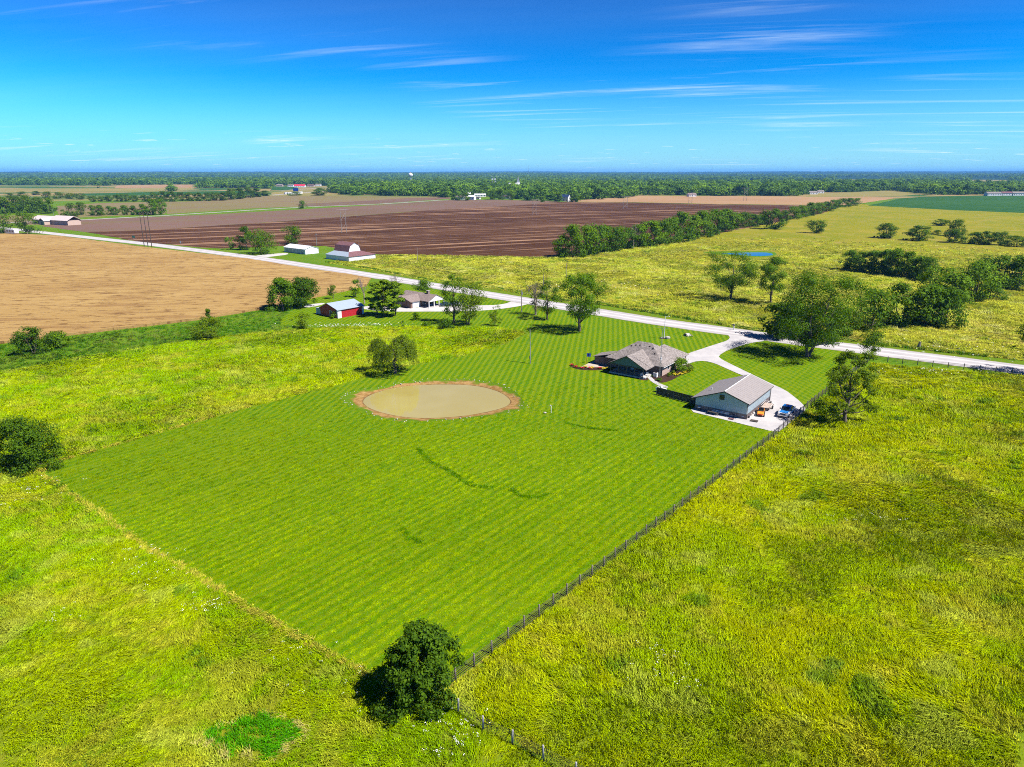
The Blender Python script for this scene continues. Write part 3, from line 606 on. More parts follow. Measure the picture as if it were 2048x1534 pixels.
PROF = {'round': lambda t: np.sqrt(np.clip(1 - (2 * t - 1) ** 2, 0.02, 1)),
        'vase': lambda t: np.clip(np.sqrt(np.clip(1 - (1.55 * t - 0.85) ** 2 / 0.75, 0.02, 1)), 0.1, 1),
        'dome': lambda t: np.sqrt(np.clip(1 - (t * 0.98) ** 2.4, 0.02, 1)),
        'oval': lambda t: np.clip(1 - np.abs(2 * t - 0.85) ** 2.2 / 1.6, 0.08, 1),
        'cone': lambda t: np.clip(1.0 - t * 0.93, 0.05, 1)}
def make_tree(seed, H, W_, base=0.25, nclump=40, nleaf=5000, leaf=0.4, shape='round', crad=0.17, lumps=0.35, trunks=1, limbs=14, trunk_r=None, lean=(0, 0), droop=0.0, gap=0.0, zsq=0.75):
    """returns (wood MB, leaf quads): clumps of leaves held out on limbs inside an uneven envelope"""
    rg = np.random.default_rng(seed); vn = VN(seed + 100)
    zb = H * base; ch = H - zb; pr = PROF[shape]
    C = []; tries = 0
    while len(C) < nclump and tries < 4000:
        tries += 1
        t = rg.random(); a = rg.random() * 2 * math.pi; q = rg.random() ** 0.45
        lump = 1 - lumps + 2 * lumps * float(vn(np.array([a * 1.1 + 20]), np.array([t * 2.4 + 7]), 1.0)[0])
        if gap and float(vn(np.array([a * 2.2 + 50]), np.array([t * 5 + 3]), 1.0)[0]) < gap: continue
        r_ = W_ / 2 * float(pr(np.array([t]))[0]) * q * min(1.12, lump)
        C.append((r_ * math.cos(a) + lean[0] * t, r_ * math.sin(a) + lean[1] * t, zb + ch * t * (0.96 if lump < 1 else 1.0)))
    C = np.array(C); cr = W_ * crad * rg.uniform(0.6, 1.25, len(C))
    # keep the clumps inside the height and above the ground
    C[:, 2] = np.minimum(C[:, 2], H - cr * 0.6); C[:, 2] = np.maximum(C[:, 2], cr * 0.55)
    w = cr ** 2; k = rg.choice(len(C), nleaf, p=w / w.sum())
    d = rg.normal(size=(nleaf, 3)); d /= np.linalg.norm(d, axis=1, keepdims=True)
    rr = rg.random((nleaf, 1)) ** 0.42
    off = d * rr * cr[k][:, None] * np.array([1.05, 1.05, zsq])
    if droop: off[:, 2] -= droop * rg.random(nleaf) ** 1.5 * cr[k]
    P = C[k] + off; cen = np.array([lean[0] * .5, lean[1] * .5, zb + ch * 0.42])
    P[:, 2] = np.maximum(P[:, 2], 0.05 + 0.3 * rg.random(nleaf) * min(1, H / 10))
    out = P - cen; out /= np.linalg.norm(out, axis=1, keepdims=True)
    Nn = d * 0.75 + out * 0.45 + rg.normal(size=(nleaf, 3)) * 0.45 + np.array([0, 0, 0.35])
    Q = leaf_quads(P, Nn, leaf, rg)
    wood = MB(); tr = trunk_r or H * 0.022
    order = np.argsort(-cr)[:limbs]
    top = Vector((lean[0] * 0.55, lean[1] * 0.55, zb + ch * 0.62))
    stems = []
    for s in range(trunks):
        a = 2 * math.pi * s / trunks + 0.6; sp = 0 if trunks == 1 else tr * 1.1
        b0 = Vector((math.cos(a) * sp, math.sin(a) * sp, 0)); tp = top + Vector((math.cos(a), math.sin(a), 0)) * (0 if trunks == 1 else W_ * 0.16)
        pts = [b0 - Vector((0, 0, 0.15)), b0 + Vector((0, 0, H * 0.03))]
        for i in range(1, 6):
            f_ = i / 5; p = b0.lerp(tp, f_); p += Vector((rg.uniform(-1, 1), rg.uniform(-1, 1), 0)) * tr * 0.9 * (i < 5); pts.append(p)
        sc_ = 1 if trunks == 1 else 0.75
        wood.tube(pts, [tr * 1.5 * sc_, tr * sc_, tr * 0.92 * sc_, tr * 0.8 * sc_, tr * 0.62 * sc_, tr * 0.42 * sc_, tr * 0.15 * sc_], 7)
        stems.append((b0, tp))
    for i in order:
        c = Vector(C[i]); b0, tp = stems[int(i) % len(stems)]
        f_ = max(0.22, min(0.9, (c.z - H * 0.18) / max(tp.z, 0.1))); st = b0.lerp(tp, f_ * 0.85)
        mid = st.lerp(c, 0.5) + Vector((0, 0, -0.05 * H * rg.random())) + Vector((rg.uniform(-1, 1), rg.uniform(-1, 1), 0)) * H * 0.015
        r0 = tr * 0.42 * (1.15 - f_)
        wood.tube([st, mid, c, c + (c - mid) * 0.35], [r0, r0 * 0.66, r0 * 0.34, r0 * 0.1], 5)
        for q in range(3):
            e = c + Vector((rg.uniform(-1, 1), rg.uniform(-1, 1), rg.uniform(-0.3, 0.9))) * float(cr[i]) * 0.9
            wood.tube([mid.lerp(c, 0.7), e], [r0 * 0.3, r0 * 0.08], 4, False)
    return wood, Q
def make_bare(seed, H, W_, density=1.0):
    rg = random.Random(seed); wood = MB()
    def grow(p, d, L, r_, lv):
        e = p + d * L; m = p.lerp(e, .5) + Vector((rg.uniform(-1, 1), rg.uniform(-1, 1), rg.uniform(-1, 1))) * L * 0.07
        wood.tube([p, m, e], [r_, r_ * 0.8, r_ * 0.55], 5 if lv > 2 else 3, False)
        if lv == 0: return
        for k in range(3 if lv > 1 else 4):
            a = rg.uniform(0, 6.28); sp = rg.uniform(0.35, 0.85)
            u = d.orthogonal().normalized(); w = d.cross(u)
            nd = (d + (u * math.cos(a) + w * math.sin(a)) * sp + Vector((0, 0, 0.12))).normalized()
            grow(p.lerp(e, rg.uniform(0.55, 1.0)), nd, L * rg.uniform(0.6, 0.8), r_ * 0.52, lv - 1)
    grow(Vector((0, 0, -0.1)), Vector((0.03, 0, 1)), H * 0.27, H * 0.026, 5)
    zmax = max(v[2] for v in wood.v); xm = max(max(abs(v[0]), abs(v[1])) for v in wood.v)
    wood.v = [(v[0] / xm * W_ / 2, v[1] / xm * W_ / 2, v[2] / zmax * H) for v in wood.v]
    return wood
def make_pine(seed, H, W_, nleaf=4500, leaf=0.35, base=0.12):
    rg = np.random.default_rng(seed); wood = MB()
    wood.tube([(0, 0, -0.1), (0, 0, H * 0.4), (0, 0, H * 0.97)], [H * 0.02, H * 0.015, H * 0.003], 6)
    P = []; Nn = []; nb = 46
    for i in range(nb):
        t = (i + rg.random()) / nb; z = H * (base + (0.97 - base) * t); L = W_ / 2 * (1 - t) ** 0.5 * rg.uniform(0.65, 1.12) + 0.15
        a = i * 2.4 + rg.uniform(-.5, .5); d = np.array([math.cos(a), math.sin(a), 0.12 - 0.25 * (1 - t)])
        e = np.array([0, 0, z]) + d * L
        wood.tube([(0, 0, z), tuple(e)], [H * 0.004, H * 0.0012], 4, False)
        n = int(nleaf / nb * (0.35 + 1.3 * (1 - t)))
        s = rg.random(n) ** 0.6; sidew = rg.normal(size=n) * L * 0.14 * (0.4 + s)
        perp = np.array([-math.sin(a), math.cos(a), 0])
        P.append(np.array([0, 0, z]) + s[:, None] * d * L + sidew[:, None] * perp + rg.normal(size=(n, 3)) * 0.12 * np.array([1, 1, .8]))
        Nn.append(np.array([0, 0, 1.0]) + rg.normal(size=(n, 3)) * 0.55 + d * 0.4)
    P = np.concatenate(P); Nn = np.concatenate(Nn)
    return wood, leaf_quads(P, Nn, leaf, rg, 0.5)
def make_willow(seed, H, W_, leaf=0.31):
    rg = np.random.default_rng(seed)
    wood, _ = make_tree(seed, H * 0.92, W_ * 0.8, 0.3, 26, 10, 0.2, 'dome', 0.12, 0.2, 1, 18, H * 0.042, (0.3, 0))
    P = []; Nn = []
    lobes = [(rg.uniform(-.28, .28), rg.uniform(-.28, .28), rg.uniform(.9, 1.0), .26)] + [(.33 * math.cos(k * 0.9 + .4), .33 * math.sin(k * 0.9 + .4), rg.uniform(.66, .92), rg.uniform(.15, .23)) for k in range(7)]
    for i in range(1000):
        lx, ly, lz, lr = lobes[rg.integers(len(lobes))]
        a = rg.random() * 6.283; q = rg.random() ** 0.5
        x = W_ * (lx + lr * q * math.cos(a)); y = W_ * (ly + lr * q * math.sin(a)); ro = min(1.0, math.hypot(x, y) / (W_ / 2))
        z0 = H * (lz - 0.22 * q * q) - rg.random() * H * 0.05
        L = min(z0 - H * 0.13 * rg.random(), H * rg.uniform(0.10, 0.28) * (0.5 + 1.3 * ro ** 2))
        n = int(8 + L * 6); s = rg.random(n)
        P.append(np.stack([x + s * 0.05 * x + rg.normal(size=n) * 0.14, y + s * 0.05 * y + rg.normal(size=n) * 0.14, z0 - s * L], 1))
        Nn.append(np.stack([np.full(n, math.cos(a) * .7 + x / W_), np.full(n, math.sin(a) * .7 + y / W_), np.full(n, 0.5 - 0.3 * q)], 1) + rg.normal(size=(n, 3)) * 0.45)
    P = np.concatenate(P); P[:, 2] = np.maximum(P[:, 2], H * 0.12); Nn = np.concatenate(Nn)
    return wood, leaf_quads(P, Nn, leaf, rg, 0.45)

def plant(name, loc, wood, Q, wm, lm, label, cat, group=None, rz=0.0, scale=(1, 1, 1), bush=False):
    r_ = thing(name, label, cat, loc, rz, group); r_.scale = scale
    link('stem' if bush else 'trunk', wood if isinstance(wood, bpy.types.Mesh) else mesh_from('trunk', wood.v, wood.f, M[wm], True), r_)
    if Q is not None: link('foliage' if bush else 'crown', Q if isinstance(Q, bpy.types.Mesh) else quads_mesh('crown', Q, M[lm]), r_)
    return r_
def hero(name, tr, label, cat='tree', lm='leaf', wm='bark', **kw):
    x, y, h, w = tr
    bush = kw.pop('bush', False); grp = kw.pop('group', None)
    wood, Q = make_tree(kw.pop('seed', int(abs(x * 13 + y * 7)) % 9999), h, w, **kw)
    return plant(name, (x, y), wood, Q, wm, lm, label, cat, grp, bush=bush)

hero('dense_bush', (-8.49, 51.03, 7.89, 7.12), 'large dark leafy bush covering the near corner of the fence', 'bush', 'leafd', 'barkd', base=0.02, nclump=120, nleaf=20000, leaf=0.27, shape='dome', crad=0.105, lumps=0.32, trunks=3, limbs=30, bush=True, gap=0.17, lean=(0.6, 0.3), seed=133)
hero('dense_bush', (-79.21, 102.65, 8.69, 10.79), 'round dark bush at the left edge by the lawn corner', 'bush', 'leafd', 'barkd', base=0.02, nclump=95, nleaf=17000, leaf=0.3, shape='dome', crad=0.13, lumps=0.1, trunks=3, limbs=14, bush=True, seed=19)
wd, q = make_willow(5, (-28.09, 157.44, 9.71, 11.65)[2], (-28.09, 157.44, 9.71, 11.65)[3])
plant('willow_tree', (-28.09, 157.44), wd, q, 'bark', 'willow', 'drooping willow tree standing beyond the muddy pond', 'tree')
hero('cottonwood_tree', (77.45, 172.84, 21.78, 23.55), 'largest tree, twin trunks between the drive and the road', base=0.17, nclump=120, nleaf=30000, leaf=0.36, shape='vase', crad=0.105, lumps=0.4, trunks=2, limbs=34, trunk_r=0.52, gap=0.26, lean=(2.4, -0.8), seed=13)
hero('cottonwood_tree', (20.50, 202.93, 17.71, 14.73), 'tall full tree with a bare lower trunk in front of the road', base=0.27, nclump=66, nleaf=15000, leaf=0.36, shape='round', crad=0.13, lumps=0.35, limbs=22, trunk_r=0.42, gap=0.22, seed=14)
hero('pasture_tree', (83.16, 257.86, 17.86, 19.03), 'spreading tree alone in the pasture just beyond the road, left of the slim one', base=0.22, nclump=60, nleaf=14000, leaf=0.38, shape='vase', crad=0.125, lumps=0.35, limbs=22, trunk_r=0.45, gap=0.22, seed=15)
hero('pasture_tree', (95.37, 249.52, 16.98, 11.81), 'slim tall tree with a bare trunk behind the twin-trunked giant', base=0.3, nclump=44, nleaf=9500, leaf=0.40, shape='oval', crad=0.16, lumps=0.3, limbs=16, gap=0.12, lm='leaf', seed=16)
hero('cottonwood_tree', (64.03, 123.46, 15.45, 12.71), 'sparse tree with bare limbs showing beside the concrete yard', lm='leafy', base=0.12, nclump=46, nleaf=9500, leaf=0.32, shape='oval', crad=0.098, lumps=0.5, limbs=46, trunk_r=0.38, gap=0.42, seed=17)
hero('roadside_tree', (92.93, 170.82, 7.02, 6.47), 'small round tree at the corner of the roadside fence', lm='leafd', base=0.3, nclump=36, nleaf=4200, leaf=0.28, shape='round', crad=0.18, limbs=12, seed=18)
hero('roadside_tree', (124.48, 156.59, 14.31, 11.47), 'dark tree cut off by the right edge of the picture', lm='leafd', base=0.25, nclump=40, nleaf=5500, leaf=0.34, shape='round', crad=0.14, limbs=16, seed=19)
# ranch yard
hero('yard_tree', (-80.18, 236.09, 11.19, 10.15), 'left of the two dense round trees at the wheat edge', lm='leaf', base=0.0, nclump=55, nleaf=9500, leaf=0.48, shape='dome', crad=0.19, lumps=0.15, limbs=8, seed=21)
hero('yard_tree', (-74.63, 241.67, 10.90, 11.10), 'right of the two dense round trees at the wheat edge', lm='leafd', base=0.0, nclump=55, nleaf=9500, leaf=0.48, shape='dome', crad=0.19, lumps=0.15, limbs=8, seed=22)
hero('sapling', (-68.21, 258.94, 5.17, 3.63), 'little round sapling on the wheat edge behind the red barn', lm='leafy', base=0.28, nclump=16, nleaf=1100, leaf=0.35, shape='oval', crad=0.24, limbs=6, seed=23)
hero('yard_tree', (-60.33, 262.23, 6.76, 3.87), 'small narrow green tree beside the pale dead tree', lm='leaf', base=0.1, nclump=18, nleaf=1300, leaf=0.4, shape='oval', crad=0.24, limbs=6, seed=24)
plant('dead_tree', (-54.21, 248.51), make_bare(3, *(-54.21, 248.51, 10.09, 5.88)[2:]), None, 'deadwood', None, 'pale bare dead tree left of the pines', 'tree')
plant('dead_tree', (-45.79, 266.74), make_bare(8, *(-45.79, 266.74, 9.01, 8.25)[2:]), None, 'deadwood', None, 'grey bare tree behind the pines at the road', 'tree')
for i, (tr, lab) in enumerate([((-45.61, 227.31, 11.32, 7.43), 'leftmost pine of the clump between barn and ranch house'), ((-42.31, 223.97, 12.82, 7.66), 'tallest pine in the middle of the clump by the ranch house'), ((-39.22, 226.46, 11.78, 7.74), 'rightmost pine of the clump beside the ranch house')]):
    wd, q = make_tree(330 + i, tr[2], tr[3] * 1.05, 0.16, 46, 4200, 0.55, 'oval', 0.15, 0.45, 1, 30, 0.22, gap=0.18, zsq=0.38)
    plant('pine_tree', tr[:2], wd, q, 'barkd', 'needle', lab, 'tree', 'pines by the ranch house')
hero('yard_tree', (-34.59, 266.74, 6.09, 7.47), 'small round-headed tree behind the ranch house chimney', lm='leafd', base=0.3, nclump=24, nleaf=2400, leaf=0.4, shape='dome', crad=0.2, limbs=8, seed=26)
hero('yard_tree', (-18.62, 215.23, 15.52, 9.31), 'left of two thin-crowned trees in front of the ranch drive', lm='leaf', base=0.2, nclump=46, nleaf=3600, leaf=0.38, shape='oval', crad=0.14, limbs=34, lumps=0.45, gap=0.3, seed=27)
hero('yard_tree', (-13.94, 212.21, 13.78, 11.40), 'right of two thin-crowned trees in front of the ranch drive', lm='leafy', base=0.16, nclump=56, nleaf=5200, leaf=0.38, shape='round', crad=0.14, limbs=34, trunks=2, lumps=0.4, gap=0.25, seed=28)
hero('sapling', (-5.35, 210.73, 6.68, 4.25), 'thin young tree right of the ranch yard trees', lm='leafy', base=0.12, nclump=18, nleaf=800, leaf=0.34, shape='oval', crad=0.2, limbs=14, gap=0.3, seed=29)
wd = make_bare(12, *(7.94, 227.31, 10.66, 7.77)[2:])
plant('half_dead_tree', (7.94, 227.31), wd, make_tree(44, (7.94, 227.31, 10.66, 7.77)[2], (7.94, 227.31, 10.66, 7.77)[3], 0.2, 30, 1500, 0.34, 'round', 0.16)[1], 'deadwood', 'greyleaf', 'greyish half dead tree by the ranch drive entrance', 'tree')
hero('yard_tree', (11.46, 219.91, 13.42, 7.21), 'thin dark tree between the grey tree and the tall full tree', lm='leafd', base=0.22, nclump=34, nleaf=3000, leaf=0.36, shape='oval', crad=0.16, limbs=26, gap=0.25, seed=31)
hero('shrub', (-31.34, 219.12, 2.65, 2.77), 'small rounded shrub on the ranch lawn', 'shrub', 'leaf', base=0.0, nclump=14, nleaf=700, leaf=0.35, shape='dome', crad=0.26, limbs=4, bush=True, seed=32)
hero('shrub', (-19.75, 206.41, 3.29, 4.63), 'loose leafy shrub at the meadow edge below the ranch trees', 'shrub', 'leaf', base=0.0, nclump=20, nleaf=1200, leaf=0.35, shape='dome', crad=0.2, limbs=8, bush=True, seed=33)
hero('shrub', (-33.86, 207.83, 2.21, 1.24), 'small weedy shoot at the meadow edge below the ranch house', 'shrub', 'leaf', base=0.0, nclump=10, nleaf=250, leaf=0.3, shape='oval', crad=0.26, limbs=4, bush=True, seed=34)
hero('shrub', (-26.89, 209.27, 1.59, 3.44), 'low weedy thicket along the meadow edge', 'shrub', 'leaf', base=0.0, nclump=14, nleaf=600, leaf=0.3, shape='dome', crad=0.2, limbs=4, bush=True, seed=35)
hero('shrub', (-59.06, 222.33, 2.35, 2.81), 'small shrub against the front of the red barn', 'shrub', 'leaf', base=0.05, nclump=14, nleaf=700, leaf=0.32, shape='round', crad=0.24, limbs=4, bush=True, seed=36)
hero('sapling', (-64.86, 207.12, 5.02, 5.88), 'small wide tree at the meadow edge below the red barn', lm='leafy', base=0.1, nclump=26, nleaf=1500, leaf=0.36, shape='round', crad=0.17, limbs=16, gap=0.2, seed=37)
hero('yard_tree', (-94.72, 210.00, 5.56, 2.67), 'small dark treetop behind the round bush on the wheat edge', lm='leafd', base=0.1, nclump=16, nleaf=900, leaf=0.36, shape='oval', crad=0.24, limbs=5, seed=38)
hero('round_bush', (-87.35, 191.88, 6.74, 7.50), 'yellow-green rounded bush on the swale below the wheat', 'bush', 'leafy', base=0.0, nclump=40, nleaf=4500, leaf=0.36, shape='round', crad=0.19, limbs=6, bush=True, lumps=0.2, seed=39)
hero('swale_tree', (-127.15, 175.94, 7.46, 7.98), 'dark spreading tree on the swale at the far left', lm='leafd', base=0.12, nclump=40, nleaf=4500, leaf=0.4, shape='dome', crad=0.17, limbs=14, trunks=2, seed=40)
hero('round_bush', (-124.74, 181.34, 4.62, 6.57), 'low green bush touching the dark tree at the far left', 'bush', 'leaf', base=0.0, nclump=30, nleaf=3000, leaf=0.4, shape='dome', crad=0.2, limbs=6, bush=True, seed=41)
# farm with the white shed
hero('farm_tree', (-148.28, 408.08, 15.02, 17.13), 'biggest round tree left of the white shed', lm='leaf', base=0.06, nclump=45, nleaf=4200, leaf=0.65, shape='round', crad=0.18, limbs=6, seed=42)
hero('farm_tree', (-164.63, 429.87, 14.57, 8.08), 'dark tall tree behind the biggest tree by the white shed', lm='leafd', base=0.06, nclump=25, nleaf=1800, leaf=0.7, shape='oval', crad=0.24, limbs=6, seed=43)
hero('farm_tree', (-147.47, 467.14, 11.84, 15.15), 'dark round tree behind the white shed roof', lm='leafd', base=0.05, nclump=36, nleaf=2800, leaf=0.7, shape='round', crad=0.19, limbs=6, seed=44)
hero('farm_tree', (-175.70, 432.76, 8.59, 5.63), 'left of two small trees by the ploughed field corner', lm='leaf', base=0.12, nclump=16, nleaf=800, leaf=0.6, shape='round', crad=0.24, limbs=5, seed=45)
hero('farm_tree', (-170.07, 432.76, 8.89, 6.25), 'right of two small trees by the ploughed field corner', lm='hedge', base=0.12, nclump=16, nleaf=800, leaf=0.6, shape='round', crad=0.24, limbs=5, seed=46)
hero('farm_tree', (-396.90, 545.41, 15.97, 18.01), 'broad tree over the camper at the far left', lm='leaf', base=0.1, nclump=36, nleaf=2400, leaf=0.9, shape='round', crad=0.18, limbs=8, lumps=0.45, seed=47)
hero('farm_tree', (-379.29, 545.41, 17.10, 17.22), 'two-tiered tree beside the road at the far left', lm='leafd', base=0.08, nclump=36, nleaf=2400, leaf=0.9, shape='dome', crad=0.18, limbs=8, lumps=0.5, seed=48)
hero('farm_tree', (-424.25, 667.30, 12.95, 8.10), 'narrow tree right of the tan farmhouse', lm='leafd', base=0.2, nclump=18, nleaf=900, leaf=0.9, shape='oval', crad=0.26, limbs=5, seed=49)
hero('farm_tree', (-426.01, 681.07, 18.35, 13.13), 'tall tree behind the narrow one by the tan farmhouse', lm='leafd', base=0.1, nclump=24, nleaf=1300, leaf=0.9, shape='oval', crad=0.24, limbs=5, seed=50)
hero('field_tree', (-279.51, 941.80, 10.66, 12.04), 'lone round tree standing in the bare fields', lm='leafd', base=0.05, nclump=24, nleaf=900, leaf=1.0, shape='round', crad=0.24, limbs=5, seed=51)

# ---- hedgerow and pasture trees: six grown shapes, each copy turned and scaled
PRO = []
for i, (sh, b, W0) in enumerate([('dome', 0.03, 11), ('round', 0.05, 12), ('dome', 0.06, 14), ('oval', 0.04, 10), ('round', 0.10, 13), ('dome', 0.02, 15)]):
    wd, q = make_tree(70 + i, 12.0, W0, b, 46, 2600, 0.75, sh, 0.17, 0.4, 2 if i % 2 else 1, 12, gap=0.12)
    PRO.append((mesh_from('trunk', wd.v, wd.f, M['bark'], True), [quads_mesh('crown', q, M[m]) for m in ('hedge', 'leaf', 'leafd')], W0))
rt = random.Random(21)
ORD = ['first', 'second', 'third', 'fourth', 'fifth', 'sixth', 'seventh', 'eighth', 'ninth', 'tenth', '11th', '12th', '13th', '14th', '15th', '16th', '17th', '18th', '19th', '20th', '21st', '22nd', '23rd', '24th', '25th', '26th', '27th', '28th', '29th', '30th', '31st', '32nd', '33rd', '34th', '35th', '36th', '37th', '38th', '39th', '40th']
def copy_tree(name, tr, label, group, kind=None, leafset=None, bush=False):
    k = rt.randrange(6) if kind is None else kind; tm, cms, W0 = PRO[k]
    s = tr[3] / W0
    return plant(name, tr[:2], tm, cms[rt.choice((0, 0, 1, 1, 2)) if leafset is None else leafset], None, None, label, 'bush' if bush else 'tree', group, rt.uniform(0, 360), (s, s, tr[2] / 12.0), bush)
HEDGE = [(28.66, 395.51, 12.09, 12.61), (34.76, 393.08, 18.08, 15.95), (42.92, 400.45, 16.72, 15.08), (49.03, 408.08, 17.59, 15.95), (57.83, 418.70, 15.38, 15.75), (64.50, 427.03, 14.78, 13.58), (72.85, 438.64, 13.01, 14.57), (81.43, 447.76, 14.20, 16.16), (91.01, 457.25, 16.07, 17.81), (100.33, 467.14, 15.42, 16.83), (108.67, 477.45, 17.40, 17.19), (118.78, 488.22, 19.80, 19.68), (132.03, 507.25, 16.67, 17.51), (143.31, 523.55, 18.99, 19.56), (156.08, 540.89, 19.21, 20.97), (173.00, 569.12, 17.81, 20.40), (188.32, 594.93, 14.07, 18.75), (202.21, 611.54, 13.18, 19.26), (215.98, 629.09, 10.50, 18.00), (230.54, 647.64, 9.45, 16.67), (269.02, 695.41, 10.60, 16.88), (290.42, 725.93, 13.04, 17.60), (312.67, 759.19, 12.57, 18.39), (333.10, 786.17, 14.08, 20.15), (359.33, 825.22, 12.50, 19.96), (392.66, 879.72, 11.49, 20.01), (424.73, 928.71, 12.11, 21.10), (460.52, 983.37, 12.13, 22.33), (493.12, 1028.71, 10.57, 20.43), (522.39, 1069.77, 9.15, 18.20)]
for i, tr in enumerate(HEDGE):
    copy_tree('hedgerow_tree', tr, 'hedgerow tree along the ploughed field, %s from the near end' % ORD[i], 'hedgerow between ploughed field and pasture')
copy_tree('hedgerow_tree', (221.98, 594.93, 16.94, 20.45), 'big round tree standing out in front of the hedgerow', 'pasture trees', 1, 0)
plant('dead_tree', (76.65, 438.64), make_bare(15, *(76.65, 438.64, 15.76, 9.50)[2:]), None, 'deadwood', None, 'bleached dead tree among the hedgerow', 'tree')
for tr, lab in [((241.92, 554.66, 10.08, 14.72), 'lone round tree in the pasture right of the hedgerow'), ((274.54, 511.23, 10.76, 16.17), 'left of two flat-topped pasture trees with long shadows'), ((287.81, 491.91, 10.37, 16.99), 'right of two flat-topped pasture trees with long shadows'),
                ((388.79, 635.16, 5.75, 13.63), 'low bush cluster farthest out in the right pasture'), ((335.88, 527.78, 12.56, 14.41), 'upper tree of the pair stacked in the right pasture'), ((303.66, 477.45, 9.08, 13.76), 'lower tree of the pair stacked in the right pasture'),
                ((330.03, 540.89, 3.42, 8.54), 'little bush left of the stacked pair of pasture trees'), ((311.09, 467.14, 7.91, 11.45), 'first of four trees in a row at the right pasture edge'), ((316.96, 463.80, 8.84, 12.04), 'second of four trees in a row at the right pasture edge'), ((324.07, 460.50, 8.78, 11.29), 'third of four trees in a row at the right pasture edge'), ((327.91, 450.88, 7.02, 13.66), 'last of four trees in a row at the right pasture edge')]:
    copy_tree('pasture_tree', tr, lab, 'pasture trees', leafset=2)
THICK = [(166.16, 338.78, 9.75, 8.89), (168.75, 333.43, 9.61, 10.21), (172.60, 329.95, 10.46, 10.59), (175.98, 324.87, 11.47, 10.91), (179.02, 319.93, 12.45, 11.69), (181.52, 315.13, 11.60, 10.60), (183.95, 310.47, 10.11, 9.99), (183.93, 302.99, 10.54, 9.32)]
for i, tr in enumerate(THICK): copy_tree('thicket_tree', tr, 'thicket tree in the row across the right pasture, %s from its left end' % ORD[i], 'thicket row in the right pasture')
for tr, lab in [((109.89, 204.31, 12.58, 12.84), 'leftmost big bush of the brushy draw behind the giant tree'), ((121.78, 210.73, 13.39, 14.16), 'wide bright bush in the near row of the brushy draw'), ((130.39, 211.47, 12.65, 13.26), 'round bush in the near row of the brushy draw, right of the wide one'), ((135.81, 210.00, 12.27, 10.98), 'right end bush of the near row in the brushy draw'),
                ((159.35, 255.72, 12.94, 13.22), 'dark tree in the middle of the brushy draw'), ((158.86, 243.59, 11.51, 15.15), 'brownish dark tree at the centre of the brushy draw'), ((174.83, 255.72, 14.97, 16.24), 'tall tree behind the low bush in the brushy draw'), ((183.41, 258.94, 5.93, 10.70), 'low bright bush at the front of the brushy draw'),
                ((202.63, 285.06, 13.46, 15.07), 'second tree from the right edge in the brushy draw'), ((210.01, 282.48, 14.16, 17.02), 'tree at the right edge of the brushy draw'), ((227.03, 291.71, 12.70, 17.12), 'tree beyond the right edge of the brushy draw')]:
    copy_tree('draw_tree', tr, lab, 'brushy draw in the right pasture')
for tr, lab in [((77.38, 193.74, 10.57, 11.64), 'dark rounded bush at the roadside behind the giant tree, left side'), ((83.78, 193.74, 9.41, 8.73), 'dark roadside bush directly behind the twin trunks'), ((89.45, 189.44, 9.37, 10.26), 'roadside tree behind the giant tree, right side'), ((98.06, 196.29, 8.34, 7.36), 'roadside bush between giant tree and brushy draw')]:
    copy_tree('roadside_bush', tr, lab, 'bushes across the road behind the giant tree', leafset=2, bush=True)
# left middle distance
LEFT1 = [(-600.94, 815.10, 17.92, 19.72), (-594.18, 825.22, 18.70, 19.96), (-589.03, 835.58, 20.07, 21.40), (-583.16, 846.20, 20.31, 21.67), (-569.92, 846.20, 18.58, 20.46), (-543.69, 825.22, 18.14, 18.79)]
LEFT2 = [(-469.13, 786.17, 11.39, 10.08), (-460.74, 786.17, 11.39, 11.20), (-455.40, 795.59, 9.88, 11.33), (-449.17, 795.59, 8.78, 9.06), (-438.40, 795.59, 10.97, 11.33), (-428.21, 795.59, 10.42, 11.33), (-418.01, 795.59, 12.06, 12.46), (-407.25, 795.59, 17.51, 14.73), (-402.93, 805.23, 18.26, 14.90), (-487.68, 795.59, 14.24, 13.59)]
LEFT3 = [(-1007.03, 1419.81, 6.77, 20.06), (-1002.85, 1450.32, 8.88, 22.54), (-1018.54, 1515.41, 8.24, 21.40), (-877.00, 1335.46, 11.82, 20.77), (-838.84, 1309.50, 11.59, 20.37), (-803.02, 1284.52, 10.50, 19.98), (-770.32, 1260.47, 11.17, 19.61), (-683.82, 1152.45, 10.23, 14.69), (-681.50, 1172.56, 8.81, 14.94), (-669.05, 1172.56, 10.41, 16.60), (-654.94, 1172.56, 11.21, 16.60), (-640.83, 1172.56, 12.80, 18.26), (-625.89, 1172.56, 10.41, 16.60), (-609.28, 1172.56, 11.21, 16.60), (-594.34, 1172.56, 15.19, 18.26), (-579.40, 1172.56, 16.78, 19.92), (-563.63, 1172.56, 15.99, 18.26), (-559.16, 1193.39, 14.64, 18.58), (-543.95, 1193.39, 13.83, 18.58), (-528.75, 1193.39, 13.83, 18.58), (-514.39, 1193.39, 13.83, 16.89), (-510.68, 1214.95, 14.08, 18.91), (-496.93, 1214.95, 14.08, 18.91), (-500.17, 1260.47, 18.87, 21.40), (-494.17, 1284.52, 20.09, 21.80), (-497.50, 1335.46, 19.96, 22.66), (-501.10, 1390.54, 17.01, 23.58), (-506.04, 1450.32, 10.85, 22.54)]
for i, tr in enumerate(LEFT1): copy_tree('grove_tree', tr, 'grove tree behind the tan farmhouse, %s from the left' % ORD[i], 'grove at the far left', leafset=2)
